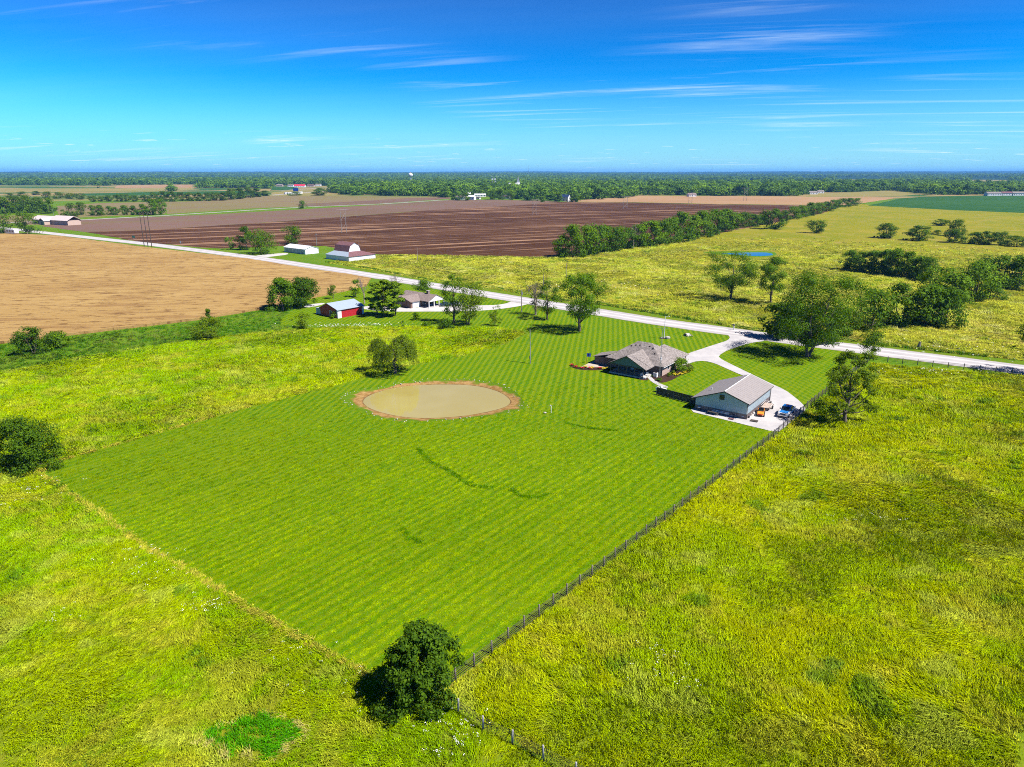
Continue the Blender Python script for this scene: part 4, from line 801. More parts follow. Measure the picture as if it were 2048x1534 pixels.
for i, tr in enumerate(LEFT2): copy_tree('windbreak_tree', tr, 'windbreak tree beside the farm road, %s from the left' % ORD[i], 'windbreak by the farm road', leafset=0) if i < 9 else copy_tree('windbreak_tree', tr, 'tall windbreak tree just right of the farmhouse trees', 'windbreak by the farm road', leafset=2)
for i, tr in enumerate(LEFT3): copy_tree('field_edge_tree', tr, 'tree in the long field-edge row at the left, %s from the left' % ORD[i], 'tree row behind the left fields', leafset=2)
# ================================================================== buildings
def siding(name, col, rib=0.3, deg=None, rough=0.5):
    return plain(name, col, rough, var=0.06, scale=0.7)
def shingle_mat(name, c1, c2, sc=1.0):
    t = NT(name); oc = t.n('ShaderNodeTexCoord').outputs['Object']
    v = t.n('ShaderNodeTexVoronoi', inp={'Scale': 3.2 * sc}); t.l(oc, v.inputs['Vector'])
    b = t.noise(0.8, 4, 0.6, oc)
    sepc = t.n('ShaderNodeSeparateColor'); t.l(v.outputs['Color'], sepc.inputs[0])
    f = t.math('MULTIPLY_ADD', sepc.outputs[0], 0.75, t.math('MULTIPLY', b, 0.3))
    return t.done(t.pbsdf(t.mix(f, c1, c2), 0.9, 0.1, normal=t.bump(sepc.outputs[0], 0.3, 0.03)))
def brick_mat(name, c1, c2, mortar):
    t = NT(name); oc = t.n('ShaderNodeTexCoord').outputs['Object']
    m = t.n('ShaderNodeMapping', inp={'Rotation': (R(90), 0, 0)}); t.l(oc, m.inputs[0])
    b = t.n('ShaderNodeTexBrick', inp={'Color1': c1 + (1,), 'Color2': c2 + (1,), 'Mortar': mortar + (1,), 'Scale': 4.0}); t.l(m.outputs[0], b.inputs['Vector'])
    return t.done(t.pbsdf(b.outputs['Color'], 0.9, 0.1))
M['shingle'] = shingle_mat('weathered_shingles', (0.105, 0.09, 0.083), (0.26, 0.228, 0.215))
M['shingle2'] = shingle_mat('brown_shingles', (0.14, 0.105, 0.095), (0.24, 0.195, 0.18))
M['brick'] = brick_mat('pinkish_brick', (0.30, 0.20, 0.17), (0.36, 0.26, 0.23), (0.40, 0.36, 0.33))
M['brickd'] = brick_mat('brown_brick', (0.12, 0.065, 0.05), (0.17, 0.10, 0.08), (0.22, 0.2, 0.18))
M['teal'] = plain('teal_lap_siding', (0.085, 0.145, 0.15), 0.6, var=0.06)
M['steel'] = plain('pale_blue_steel_siding', (0.39, 0.46, 0.495), 0.5, var=0.05)
M['steelroof'] = plain('grey_steel_roof', (0.24, 0.215, 0.21), 0.6, spec=0.15, var=0.05)
M['wainscot'] = plain('brown_steel_wainscot', (0.17, 0.135, 0.13), 0.5, var=0.05)
M['trim'] = plain('dark_trim', (0.06, 0.05, 0.048), 0.5)
M['white'] = plain('white_paint', (0.62, 0.62, 0.63), 0.5, var=0.04)
M['whiteroof'] = plain('white_steel_roof', (0.58, 0.59, 0.62), 0.4, var=0.05)
M['blueroof'] = plain('galvanised_roof', (0.27, 0.32, 0.38), 0.4, var=0.06)
M['red'] = plain('barn_red', (0.33, 0.012, 0.018), 0.5, var=0.1)
M['maroon'] = shingle_mat('maroon_shingles', (0.10, 0.045, 0.05), (0.19, 0.10, 0.105))
M['wood'] = plain('weathered_post', (0.16, 0.13, 0.12), 0.85, var=0.3, scale=8)
M['darkwood'] = plain('dark_stained_boards', (0.045, 0.035, 0.030), 0.8, var=0.3, scale=3)
M['glass'] = plain('window_glass', (0.02, 0.028, 0.035), 0.08, spec=0.6)
M['black'] = plain('black_rubber', (0.015, 0.015, 0.016), 0.7)
M['chrome'] = plain('bright_metal', (0.5, 0.5, 0.52), 0.25, 1.0)
M['galv'] = plain('galvanised_steel', (0.33, 0.34, 0.36), 0.45, 0.6)
M['pole'] = plain('grey_utility_pole', (0.22, 0.19, 0.175), 0.9, var=0.25, scale=5)
M['pipe'] = plain('dark_pipe_rail', (0.045, 0.035, 0.03), 0.6, var=0.2)
M['wire'] = plain('rusty_wire', (0.06, 0.05, 0.045), 0.6)
M['tan'] = plain('tan_siding', (0.42, 0.31, 0.25), 0.6, var=0.06)
M['pinkroof'] = plain('pale_pink_roof', (0.50, 0.42, 0.40), 0.7, var=0.1)
M['blue'] = plain('blue_car_paint', (0.02, 0.16, 0.45), 0.28, spec=0.6)
M['orange'] = plain('orange_paint', (0.62, 0.22, 0.02), 0.35, spec=0.6)
M['bedwood'] = plain('pale_trailer_deck', (0.36, 0.28, 0.23), 0.8, var=0.2)
M['navy'] = plain('navy_steel', (0.02, 0.035, 0.09), 0.4)
M['stone'] = plain('pale_stone', (0.34, 0.31, 0.28), 0.9, var=0.3, scale=4)
M['concr2'] = plain('grey_concrete', (0.36, 0.34, 0.32), 0.9, var=0.15, scale=3)
M['yellowf'] = plain('yellow_flowers', (0.55, 0.42, 0.01), 0.8, var=0.2)
M['redf'] = plain('red_flowers', (0.42, 0.008, 0.02), 0.8, var=0.2)
M['redroof'] = plain('bright_red_roof', (0.5, 0.02, 0.05), 0.6)
M['signblue'] = plain('deep_blue_sign', (0.005, 0.03, 0.22), 0.5)
M['signgreen'] = plain('green_sign', (0.01, 0.22, 0.14), 0.5)
M['cow'] = plain('black_hide', (0.02, 0.016, 0.014), 0.8)

def ribbed(name, parent, mat, p0, p1, ztop, z0, n, proud=0.05):
    """sheet-steel wall from p0 to p1 with a raised rib at each seam; ztop is a function of 0..1"""
    p0 = Vector(p0); p1 = Vector(p1); d = (p1 - p0); nn = Vector((d.y, -d.x)).normalized(); mb = MB(); v = []; prof = []
    for i in range(n):
        a = i / n; b = (i + 1) / n
        prof += [(a, 0), (a + 0.78 / n, 0), (a + 0.82 / n, proud), (a + 0.96 / n, proud)]
    prof.append((1.0, 0))
    for f_, o in prof:
        q = p0 + d * f_ + nn * o; v += [(q.x, q.y, z0), (q.x, q.y, ztop(f_))]
    mb.add(v, [(2 * i, 2 * i + 2, 2 * i + 3, 2 * i + 1) for i in range(len(prof) - 1)])
    return mb.build(name, mat, parent)
def window(parent, mat_f, u0, u1, v, z0, z1, axis='u', out=-1, fr=0.09):
    """framed pane on a wall: axis 'u' means the wall runs along local x at y=v"""
    def bx(m, a0, a1, d0, d1, b0, b1):
        if axis == 'u': m.box(a0, a1, min(d0, d1), max(d0, d1), b0, b1)
        else: m.box(min(d0, d1), max(d0, d1), a0, a1, b0, b1)
    m = MB(); o = out
    bx(m, u0 - fr, u0, v, v + o * 0.07, z0 - fr, z1 + fr); bx(m, u1, u1 + fr, v, v + o * 0.07, z0 - fr, z1 + fr)
    bx(m, u0, u1, v, v + o * 0.07, z0 - fr, z0); bx(m, u0, u1, v, v + o * 0.07, z1, z1 + fr)
    w = m.build('window', mat_f, parent)
    g = MB(); bx(g, u0, u1, v, v + o * 0.03, z0, z1); g.build('pane', M['glass'], w)
    return w

# ---- main house (local x along the porch front, y towards the back)
HN = (35.40, 154.50)
h = thing('house', 'grey-roofed brick house with a gabled porch beside the drive', 'house', HN, -36.5)
EZ = 2.45
mb = MB().box(-14.6, -0.2, 0.2, 11.4, 0, EZ + 0.1); wl_ = mb.build('wall', M['brickd'], h)
box('gable_wall', h, M['brick'], -0.195, -0.12, 0.2, 14.3, 0, EZ + 0.08)
MB().box(-8.8, -0.2, 11.403, 14.3, 0, EZ + 0.1).build('wall', M['brickd'], h)
RZ = 6.2; rl = (-9.3, 5.6, RZ); rr_ = (-5.7, 5.6, RZ)
e = {'a': (-15.1, -0.45, EZ), 'b': (0.5, -0.45, EZ), 'c': (0.5, 11.9, EZ), 'd': (-15.1, 11.9, EZ)}
for pts in ([e['a'], e['b'], rr_, rl], [e['b'], e['c'], rr_], [e['c'], e['d'], rl, rr_], [e['d'], e['a'], rl]):
    MB().slab(pts, 0.14).build('roof', M['shingle'], h)
# rear wing hip roof
for pts in ([(0.42, 6.2, EZ - .02), (0.42, 14.8, EZ - .02), (-4.4, 10.1, 5.2), (-4.4, 6.2, 5.2)], [(0.42, 14.8, EZ - .02), (-9.2, 14.8, EZ - .02), (-4.4, 10.1, 5.2)], [(-9.2, 14.8, EZ - .02), (-9.2, 6.2, EZ - .02), (-4.4, 6.2, 5.2), (-4.4, 10.1, 5.2)]):
    MB().slab(pts, 0.12).build('wing_roof', M['shingle'], h)
# low west wing
MB().box(-18.6, -14.6, 0.6, 4.6, 0, 2.0).build('wall', M['brickd'], h)
MB().slab([(-19.0, 0.2, 1.95), (-14.7, 0.2, 3.0), (-14.7, 5.0, 3.0), (-19.0, 5.0, 1.95)], 0.12).build('lean_to_roof', M['shingle'], h)
# porch
PK = 4.95; pu = -7.0
MB().slab([(-12.1, -4.9, 2.35), (pu, -4.9, PK), (pu, 5.0, PK), (-12.1, 1.0, 2.35)], 0.14).build('porch_roof', M['shingle'], h)
MB().slab([(pu, -4.9, PK), (-1.9, -4.9, 2.35), (-1.9, 1.0, 2.35), (pu, 5.0, PK)], 0.14).build('porch_roof', M['shingle'], h)
MB().wall([(-11.4, -4.45, 2.5), (-2.6, -4.45, 2.5), (pu, -4.45, PK - 0.22)], (0, 0.12)).build('gable', M['teal'], h)
for a0, a1 in (((-12.1, 2.36), (pu, PK + .01)), ((pu, PK + .01), (-1.9, 2.36))):
    MB().add([(a0[0], -4.98, a0[1] - .2), (a1[0], -4.98, a1[1] - .2), (a1[0], -4.98, a1[1]), (a0[0], -4.98, a0[1]), (a0[0], -4.91, a0[1] - .2), (a1[0], -4.91, a1[1] - .2), (a1[0], -4.91, a1[1]), (a0[0], -4.91, a0[1])], [(0, 1, 2, 3), (4, 7, 6, 5), (3, 2, 6, 7), (0, 4, 5, 1), (0, 3, 7, 4), (1, 5, 6, 2)]).build('rake_board', M['trim'], h)
box('porch_beam', h, M['trim'], -11.5, -2.5, -4.5, -4.25, 2.2, 2.48)
box('porch_floor', h, M['concr2'], -11.6, -2.4, -4.6, 0.15, 0.0, 0.35)
for u in (-11.3, -9.2, -7.1, -5.0, -2.8): box('porch_post', h, M['trim'], u - .09, u + .09, -4.46, -4.28, 0.35, 2.2)
mb = MB(); mb.box(-11.3, -2.9, -4.42, -4.34, 1.15, 1.22).box(-11.3, -2.9, -4.42, -4.34, 0.5, 0.56)
for i in range(46): mb.box(-11.2 + i * .182, -11.17 + i * .182, -4.40, -4.36, 0.56, 1.15)
mb.build('porch_railing', M['trim'], h)
for u in (-10.4, -6.6): window(h, M['white'], u, u + 1.1, 0.2, 0.9, 2.0)
for v in (3.2, 6.6, 10.2): window(h, M['white'], v, v + 0.9, -0.12, 1.0, 2.0, 'v', 1)
d = box('door', h, M['white'], -8.3, -7.4, 0.12, 0.19, 0.35, 2.25); MB().ball((-7.5, 0.10, 1.2), 0.05).build('handle', M['chrome'], d)
for p in ((-10.2, 3.9, 5.3), (-9.2, 4.3, 5.55), (-8.2, 4.5, 5.66), (-4.5, 4.0, 5.5), (-5.6, 4.5, 5.7), (-3.4, 2.7, 4.6)): MB().box(p[0] - .16, p[0] + .16, p[1] - .16, p[1] + .16, p[2] - .5, p[2]).build('roof_vent', M['trim'], h)
box('vent_pipe', h, M['white'], -1.5, -1.2, 1.8, 2.1, 3.2, 3.95)
MB().box(0.43, 0.5, -0.43, 11.8, EZ - 0.26, EZ - 0.145).build('gutter', M['white'], h)
# air conditioner, antenna mast, grill
ac = thing('air_conditioner', 'white boxy air conditioner unit against the house corner', 'air conditioner', (33.78, 154.08), -36.5)
box('case', ac, M['white'], -.45, .45, -.4, .4, 0.05, 1.05); box('grille', ac, M['galv'], -.38, .38, -.43, -.405, 0.15, 0.95); MB().tube([(0, 0, 1.055), (0, 0, 1.1)], 0.34, 12).build('fan_guard', M['trim'], ac)
an = thing('antenna_mast', 'thin lattice antenna mast at the house corner', 'antenna', (34.47, 152.86), -36.5)
mb = MB(); HA = (34.47, 152.86, 11.93, 0.35)[2]
for k in range(3):
    a = k * 2.094; mb.tube([(0.16 * math.cos(a), 0.16 * math.sin(a), 0), (0.10 * math.cos(a), 0.10 * math.sin(a), HA)], 0.022, 4)
for i in range(26):
    z = HA * i / 26; a = i * 2.094; mb.tube([(0.15 * math.cos(a), 0.15 * math.sin(a), z), (0.15 * math.cos(a + 2.094), 0.15 * math.sin(a + 2.094), z + HA / 26)], 0.014, 3)
mb.build('mast', M['galv'], an)
mb = MB().tube([(-1.2, 0, HA + .1), (1.2, 0, HA + .1)], 0.02, 4)
for i in range(8): mb.tube([(-1.1 + i * .31, -.5 + i * .03, HA + .1), (-1.1 + i * .31, .5 - i * .03, HA + .1)], 0.014, 3)
mb.build('aerial', M['galv'], an)
def flower_clump(name, loc, mat, label, r_=0.45):
    t_ = thing(name, label, 'flowers', loc, 0, 'flower clumps in the beds'); rg = np.random.default_rng(int(abs(loc[0] * 31 + loc[1] * 17)) % 999)
    P = rg.normal(size=(90, 3)) * np.array([r_, r_, r_ * .4]) * 0.55; P[:, 2] = np.abs(P[:, 2]) + 0.18
    link('bloom', quads_mesh('bloom', leaf_quads(P + np.array([0, 0, .1]), rg.normal(size=(90, 3)) * .4 + np.array([0, 0, 1]), 0.2, rg, 0.9), mat), t_)
    P2 = rg.normal(size=(80, 3)) * np.array([r_, r_, .1]) * 0.6; P2[:, 2] = np.abs(P2[:, 2]) + 0.08
    link('leaves', quads_mesh('leaves', leaf_quads(P2, rg.normal(size=(80, 3)) * .5 + np.array([0, 0, 1]), 0.22, rg), M['leaf']), t_)
ROWS = {'west': [(14.95, 163.88), (15.80, 162.28), (17.17, 161.16), (19.11, 160.94), (21.59, 161.16)], 'westy': [(18.02, 162.28), (19.68, 161.61), (22.51, 160.71), (23.15, 160.94), (23.80, 161.16)], 'east': [(38.90, 155.33), (40.35, 155.96), (41.32, 157.02), (42.13, 157.87), (43.05, 159.17)]}
for i, p in enumerate(ROWS['west']): flower_clump('flower_clump', p, M['redf'], 'red flower clump in the west patio bed, %s from the left' % ORD[i])
for i, p in enumerate(ROWS['westy']): flower_clump('flower_clump', p, M['yellowf'], 'yellow flower clump in the west patio bed, %s from the left' % ORD[i], 0.4)
for i, p in enumerate(ROWS['east']): flower_clump('flower_clump', p, M['yellowf'], 'yellow flower clump in the bed by the drive, %s from the house corner' % ORD[i], 0.55)
hero('garden_tree', (40.63, 159.17, 3.26, 5.09), 'bushy small tree against the east wall of the grey-roofed house', lm='leaf', base=0.02, nclump=34, nleaf=3200, leaf=0.26, shape='dome', crad=0.17, limbs=8, seed=61)
hero('shrub', (37.14, 154.91, 0.99, 1.06), 'little bright shrub at the house corner bed', 'shrub', 'leafy', base=0.0, nclump=10, nleaf=350, leaf=0.2, shape='dome', crad=0.28, limbs=3, bush=True, seed=62)
hero('shrub', (38.37, 156.17, 0.99, 1.19), 'second bright shrub in the bed by the east wall', 'shrub', 'leafy', base=0.0, nclump=10, nleaf=350, leaf=0.2, shape='dome', crad=0.28, limbs=3, bush=True, seed=63)
hero('shrub', (33.94, 150.86, 0.72, 1.27), 'dark low shrub below the antenna mast', 'shrub', 'leafd', base=0.0, nclump=10, nleaf=350, leaf=0.2, shape='dome', crad=0.28, limbs=3, bush=True, seed=64)
# porch steps furniture: pale patio chairs beside the path
def chair(loc, rz, label, mat):
    t_ = thing('patio_chair', label, 'chair', (loc[0], loc[1], 0.04), rz, 'pale chairs beside the path')
    box('seat', t_, mat, -.3, .3, -.3, .3, .38, .44); MB().slab([(-.3, .3, 1.0), (.3, .3, 1.0), (.3, .24, .44), (-.3, .24, .44)], .05).build('backrest', mat, t_)
    for sx in (-.27, .27):
        for sy in (-.27, .27): box('leg', t_, mat, sx - .03, sx + .03, sy - .03, sy + .03, 0, .38)
for p, rz, lb in (((30.53, 153.67), 20, 'pale chair nearest the porch beside the garden path'), ((30.89, 152.45), 75, 'pale chair nearest the camera beside the garden path'), ((31.74, 154.50), -40, 'pale chair on the right beside the garden path')): chair(p, rz, lb, M['white'])

# ---- blue steel garage
GM = (45.61, 125.13)
g = thing('garage', 'pale blue steel garage with a grey metal roof on the concrete yard', 'garage', GM, -37)
GL, GD = -10.4, 14.3; RU, RZg = -4.6, 4.95; EZr = 3.42; EZl = 2.35
def rz_(u): return RZg - (u - RU) * (RZg - EZr) / (0.0 - RU) if u > RU else RZg - (RU - u) * (RZg - EZl) / (RU - (GL - .8))
ribbed('gable_wall', g, M['steel'], (GL, 0), (0, 0), lambda f_: rz_(GL + (-GL) * f_) - 0.12, 1.0, 30)
ribbed('gable_wall', g, M['steel'], (0, GD), (GL, GD), lambda f_: rz_(-f_ * (-GL)) - 0.12, 1.0, 30)
ribbed('side_wall', g, M['steel'], (0, 0), (0, GD), lambda f_: EZr - 0.12, 1.0, 40)
ribbed('side_wall', g, M['steel'], (GL, GD), (GL, 0), lambda f_: rz_(GL) - 0.12, 1.0, 40)
for p0, p1, n in (((GL, -.03), (.03, -.03), 30), ((.03, -.03), (.03, GD + .03), 40), ((.03, GD + .03), (GL, GD + .03), 30), ((GL - .03, GD), (GL - .03, -.03), 40)):
    ribbed('wainscot', g, M['wainscot'], p0, p1, lambda f_: 1.0, 0.0, n, 0.04)
MB().slab([(RU, -.35, RZg), (0.45, -.35, rz_(.45)), (0.45, GD + .55, rz_(.45)), (RU, GD + .55, RZg)], 0.1).build('roof', M['steelroof'], g)
MB().slab([(GL - .9, -.35, rz_(GL - .9)), (RU, -.35, RZg), (RU, GD + .55, RZg), (GL - .9, GD + .55, rz_(GL - .9))], 0.1).build('roof', M['steelroof'], g)
mb = MB()
for i in range(17):
    v = -.3 + i * .93; mb.slab([(RU, v, RZg + .018), (.45, v, rz_(.45) + .018), (.45, v + .05, rz_(.45) + .018), (RU, v + .05, RZg + .018)], .03).slab([(GL - .9, v, rz_(GL - .9) + .018), (RU, v, RZg + .018), (RU, v + .05, RZg + .018), (GL - .9, v + .05, rz_(GL - .9) + .018)], .03)
mb.build('roof_seam', M['steelroof'], g)
MB().tube([(RU, -.36, RZg + .05), (RU, GD + .56, RZg + .05)], 0.07, 6).build('ridge_cap', M['white'], g)
MB().box(.42, .5, -.35, GD + .55, rz_(.45) - .2, rz_(.45) - .102).build('eave_trim', M['trim'], g)
for (ua, ub) in ((GL - .9, RU), (RU, .45)):
    MB().add([(ua, -.4, rz_(ua) - .2), (ub, -.4, rz_(ub) - .2), (ub, -.4, rz_(ub)), (ua, -.4, rz_(ua)), (ua, -.355, rz_(ua) - .2), (ub, -.355, rz_(ub) - .2), (ub, -.355, rz_(ub)), (ua, -.355, rz_(ua))], [(0, 1, 2, 3), (4, 7, 6, 5), (3, 2, 6, 7), (0, 4, 5, 1)]).build('rake_trim', M['trim'], g)
window(g, M['trim'], -5.5, -4.7, -.06, 3.15, 3.95)
box('corner_trim', g, M['trim'], .05, .14, -.14, -.02, 0, EZr - .15); box('downspout', g, M['trim'], .1, .2, GD - .1, GD, 0, EZr - .2)
box('vent_pipe', g, M['white'], -8.9, -8.75, 4.0, 4.15, 2.8, 3.9)
# ---- board fence between house and garage
pf = [(31.34, 140.82), (38.76, 133.18)]; a0 = Vector(pf[0]); a1 = Vector(pf[1]); L = (a1 - a0).length
f_ = thing('privacy_fence', 'dark board privacy fence between the house path and garage', 'fence', pf[0], math.degrees(math.atan2(a1.y - a0.y, a1.x - a0.x)))
np_ = 5
for i in range(np_):
    mb = MB(); w0 = L / np_; nb = int(w0 / 0.16)
    for k in range(nb): mb.box(i * w0 + .06 + k * (w0 - .12) / nb, i * w0 + .06 + (k + .9) * (w0 - .12) / nb, -.012 + .006 * (k % 2), .012 + .006 * (k % 2), .06, 1.72 + .012 * ((k * 7) % 3))
    mb.box(i * w0 + .06, (i + 1) * w0 - .06, .02, .06, .4, .5).box(i * w0 + .06, (i + 1) * w0 - .06, .02, .06, 1.4, 1.5)
    mb.build('board_panel', M['darkwood'], f_)
for i in range(np_ + 1): box('post', f_, M['wood'], i * L / np_ - .055, i * L / np_ + .055, -.055, .055, 0, 1.82)
lp = thing('propane_tank', 'white horizontal propane tank in front of the board fence', 'tank', (32.61, 142.23), -40)
mb = MB(); prof = [(-1.35, .05), (-1.28, .25), (-1.1, .42), (-.9, .48), (.9, .48), (1.1, .42), (1.28, .25), (1.35, .05)]
mb.tube([(p, 0, .72) for p, q in prof], [q for p, q in prof], 14); mb.build('tank', M['white'], lp, True)
for s in (-.7, .7): box('saddle', lp, M['concr2'], s - .1, s + .1, -.4, .4, 0, .32)
MB().tube([(0, 0, 1.15), (0, 0, 1.38)], .2, 10).ball((0, 0, 1.38), .2, 10, 5, (1, 1, .5)).build('valve_dome', M['white'], lp)
rg_ = random.Random(4)
for i, p in enumerate([(33.83, 140.82), (34.22, 140.12), (34.68, 139.78), (35.00, 139.26), (34.30, 140.99), (35.41, 138.75)]):
    MB().ball((0, 0, .1), .3 + .1 * rg_.random(), 7, 5, (1.2, .9, .6)).build('rock', M['stone']); o = bpy.context.scene.collection.objects[-1]; o.location = (p[0], p[1], 0.02); o.rotation_euler[2] = i
    tag(o, 'pale rock lying below the board fence, %s from the tank' % ORD[i], 'rock', 'rocks by the board fence')

# ---- red barn
b = thing('red_barn', 'small red barn with a galvanised roof in the ranch yard', 'barn', (-57.38, 221.52), -40)
PU = -5.4; RB = 4.5; EB = 2.9
MB().wall([(-9.6, 0, 0), (0, 0, 0), (0, 0, EB - .1), (PU, 0, RB - .15), (-9.6, 0, 2.55)], (0, .1)).build('gable_wall', M['red'], b)
MB().wall([(-9.6, 10.6, 0), (0, 10.6, 0), (0, 10.6, EB - .1), (PU, 10.6, RB - .15), (-9.6, 10.6, 2.55)], (0, .1)).build('gable_wall', M['red'], b)
box('side_wall', b, M['red'], -.1, 0.0, .11, 10.59, 0, EB - .12); box('side_wall', b, M['red'], -9.59, -9.5, .11, 10.59, 0, 2.5)
box('corner_panel', b, M['white'], .005, .06, -.03, 1.5, 0, EB - .14); box('corner_panel', b, M['white'], .005, .06, 9.9, 10.7, 0, EB - .14)
box('corner_board', b, M['white'], -.5, .005, -.05, -.004, 0, EB - .16)
MB().slab([(PU, -.3, RB), (.4, -.3, EB - .1), (.4, 11, EB - .1), (PU, 11, RB)], .1).build('roof', M['blueroof'], b)
MB().slab([(-9.9, -.3, 2.55), (PU, -.3, RB), (PU, 11, RB), (-9.9, 11, 2.55)], .1).build('roof', M['blueroof'], b)
MB().slab([(-12.0, -.2, 2.2), (-9.7, -.2, 2.48), (-9.7, 10.6, 2.48), (-12.0, 10.6, 2.2)], .09).build('lean_to_roof', M['whiteroof'], b)
box('lean_to_wall', b, M['blueroof'], -11.8, -9.61, .0, .08, .1, 2.1); box('lean_to_wall', b, M['blueroof'], -11.8, -11.7, .09, 10.4, .1, 2.1)
box('lean_to_post', b, M['white'], -11.9, -11.75, -.12, -.002, 0, 2.12)
d = box('door', b, M['trim'], -4.3, -3.1, -.05, -.004, 0, 2.1)
for u in (-4.4, -3.1): box('frame', d, M['white'], u, u + .1, -.07, -.003, 0, 2.2)
box('frame', d, M['white'], -4.3, -3.1, -.07, -.003, 2.1, 2.2)

# ---- ranch house
r_ = thing('ranch_house', 'low brown-roofed ranch house with a columned carport', 'house', (-35.75, 238.85), -40)
box('wall', r_, M['brickd'], -11, 0.2, 4.6, 12.0, 0, 2.4); box('wall', r_, M['brickd'], -8.6, -.05, 0, 4.597, 0, 2.4)
box('garage_door', r_, M['white'], -.045, .03, .8, 4.4, 0, 2.2)
MB().wall([(-8.6, 0.003, 2.4), (-.05, 0.003, 2.4), (-4.3, .003, 3.75)], (0, .1)).build('gable', M['brickd'], r_)
RR = 4.35
MB().slab([(-11.6, 4.1, 2.38), (4.7, 4.1, 2.38), (4.7, 8.3, RR), (-11.6, 8.3, RR)], .12).build('roof', M['shingle2'], r_)
MB().slab([(-11.6, 8.3, RR), (4.7, 8.3, RR), (4.7, 12.5, 2.38), (-11.6, 12.5, 2.38)], .12).build('roof', M['shingle2'], r_)
MB().slab([(-4.3, -.5, 3.9), (.5, -.5, 2.36), (.5, 5.2, 2.36), (-4.3, 8.0, 3.9)], .12).build('wing_roof', M['shingle2'], r_)
MB().slab([(-9.1, -.5, 2.36), (-4.3, -.5, 3.9), (-4.3, 8.0, 3.9), (-9.1, 5.2, 2.36)], .12).build('wing_roof', M['shingle2'], r_)
MB().wall([(4.4, 4.5, 2.36), (4.4, 12.1, 2.36), (4.4, 8.3, RR - .18)], (.1, 0)).build('carport_gable', M['white'], r_)
for v in (4.6, 7.1, 9.5, 11.9): box('column', r_, M['white'], 4.25, 4.5, v - .12, v + .12, 0, 2.3)
box('carport_beam', r_, M['white'], 4.26, 4.49, 4.4, 12.1, 2.18, 2.35); box('carport_floor', r_, M['concrete'], .21, 4.8, 4.2, 12.3, 0.0, .1)
c_ = box('chimney', r_, M['brickd'], -.4, .5, 8.0, 8.9, RR - .4, RR + .9); box('chimney_cap', c_, M['stone'], -.48, .58, 7.92, 8.98, RR + .9, RR + 1.0)
window(r_, M['white'], -6.6, -5.2, .0, .9, 1.9); window(r_, M['white'], 5.6, 7.0, .2, .8, 1.9, 'v', 1); window(r_, M['white'], 8.8, 9.9, .2, .2, 2.1, 'v', 1)
# ---- gambrel barn
gb = thing('gambrel_barn', 'white barn with a maroon gambrel roof beside the gravel road', 'barn', (-88.18, 372.49), -40)
U0, U1, V1 = -20.5, 0, 18.2
for a in ((U0, U1, 0, .15), (U0, U1, V1 - .15, V1), (U0, U0 + .15, .151, V1 - .151), (U1 - .15, U1, .151, V1 - .151)): box('wall', gb, M['white'], *a, 0, 2.55)
cu0, cu1, cv0, cv1 = -19.2, -6.4, 5.0, 13.2; zc = 4.3
MB().slab([(U0 - .4, -.4, 2.5), (U1 + .4, -.4, 2.5), (cu1, cv0, zc), (cu0, cv0, zc)], .12).build('skirt_roof', M['blueroof'], gb)
MB().slab([(U1 + .4, -.4, 2.5), (U1 + .4, V1 + .4, 2.5), (cu1, cv1, zc), (cu1, cv0, zc)], .12).build('skirt_roof', M['maroon'], gb)
MB().slab([(U1 + .4, V1 + .4, 2.5), (U0 - .4, V1 + .4, 2.5), (cu0, cv1, zc), (cu1, cv1, zc)], .12).build('skirt_roof', M['blueroof'], gb)
MB().slab([(U0 - .4, V1 + .4, 2.5), (U0 - .4, -.4, 2.5), (cu0, cv0, zc), (cu0, cv1, zc)], .12).build('skirt_roof', M['maroon'], gb)
zk, zp = 7.4, 9.0; vk0, vk1, vm = cv0 + 1.1, cv1 - 1.1, (cv0 + cv1) / 2
for u in (cu0, cu1 - .12): MB().wall([(u, cv0, zc - .1), (u, cv1, zc - .1), (u, vk1, zk), (u, vm, zp), (u, vk0, zk)], (.12, 0)).build('gable_wall', M['white'], gb)
for q in ([(cu0 - .3, cv0 - .25, zc - .1), (cu1 + .3, cv0 - .25, zc - .1), (cu1 + .3, vk0, zk + .1), (cu0 - .3, vk0, zk + .1)], [(cu0 - .3, vk0, zk + .1), (cu1 + .3, vk0, zk + .1), (cu1 + .3, vm, zp + .12), (cu0 - .3, vm, zp + .12)],
          [(cu0 - .3, vm, zp + .12), (cu1 + .3, vm, zp + .12), (cu1 + .3, vk1, zk + .1), (cu0 - .3, vk1, zk + .1)], [(cu0 - .3, vk1, zk + .1), (cu1 + .3, vk1, zk + .1), (cu1 + .3, cv1 + .25, zc - .1), (cu0 - .3, cv1 + .25, zc - .1)]):
    MB().slab(q, .13).build('roof', M['maroon'], gb)
# ---- white shed
ws = thing('white_shed', 'long white steel shed left of the gambrel barn', 'shed', (-121.24, 405.50), -40)
for a in ((-22, 0, 0, .12), (-22, 0, 9.0, 9.12), (-22, -21.88, .121, 8.99), (-.12, 0, .121, 8.99)): box('wall', ws, M['white'], *a, 0, 3.0)
for u in (-22, -.12): MB().wall([(u, .0, 3.0), (u, 9.12, 3.0), (u, 4.5, 4.5)], (.12, 0)).build('gable', M['white'], ws)
MB().slab([(-22.4, -.4, 2.95), (.3, -.4, 2.95), (.3, 4.55, 4.6), (-22.4, 4.55, 4.6)], .1).build('roof', M['whiteroof'], ws)
MB().slab([(-22.4, 4.55, 4.6), (.3, 4.55, 4.6), (.3, 9.5, 2.95), (-22.4, 9.5, 2.95)], .1).build('roof', M['whiteroof'], ws)
for k in range(5): box('door', ws, M['blueroof'], -20.5 + k * 3.9, -17.2 + k * 3.9, -.06, -.004, 0, 2.5)
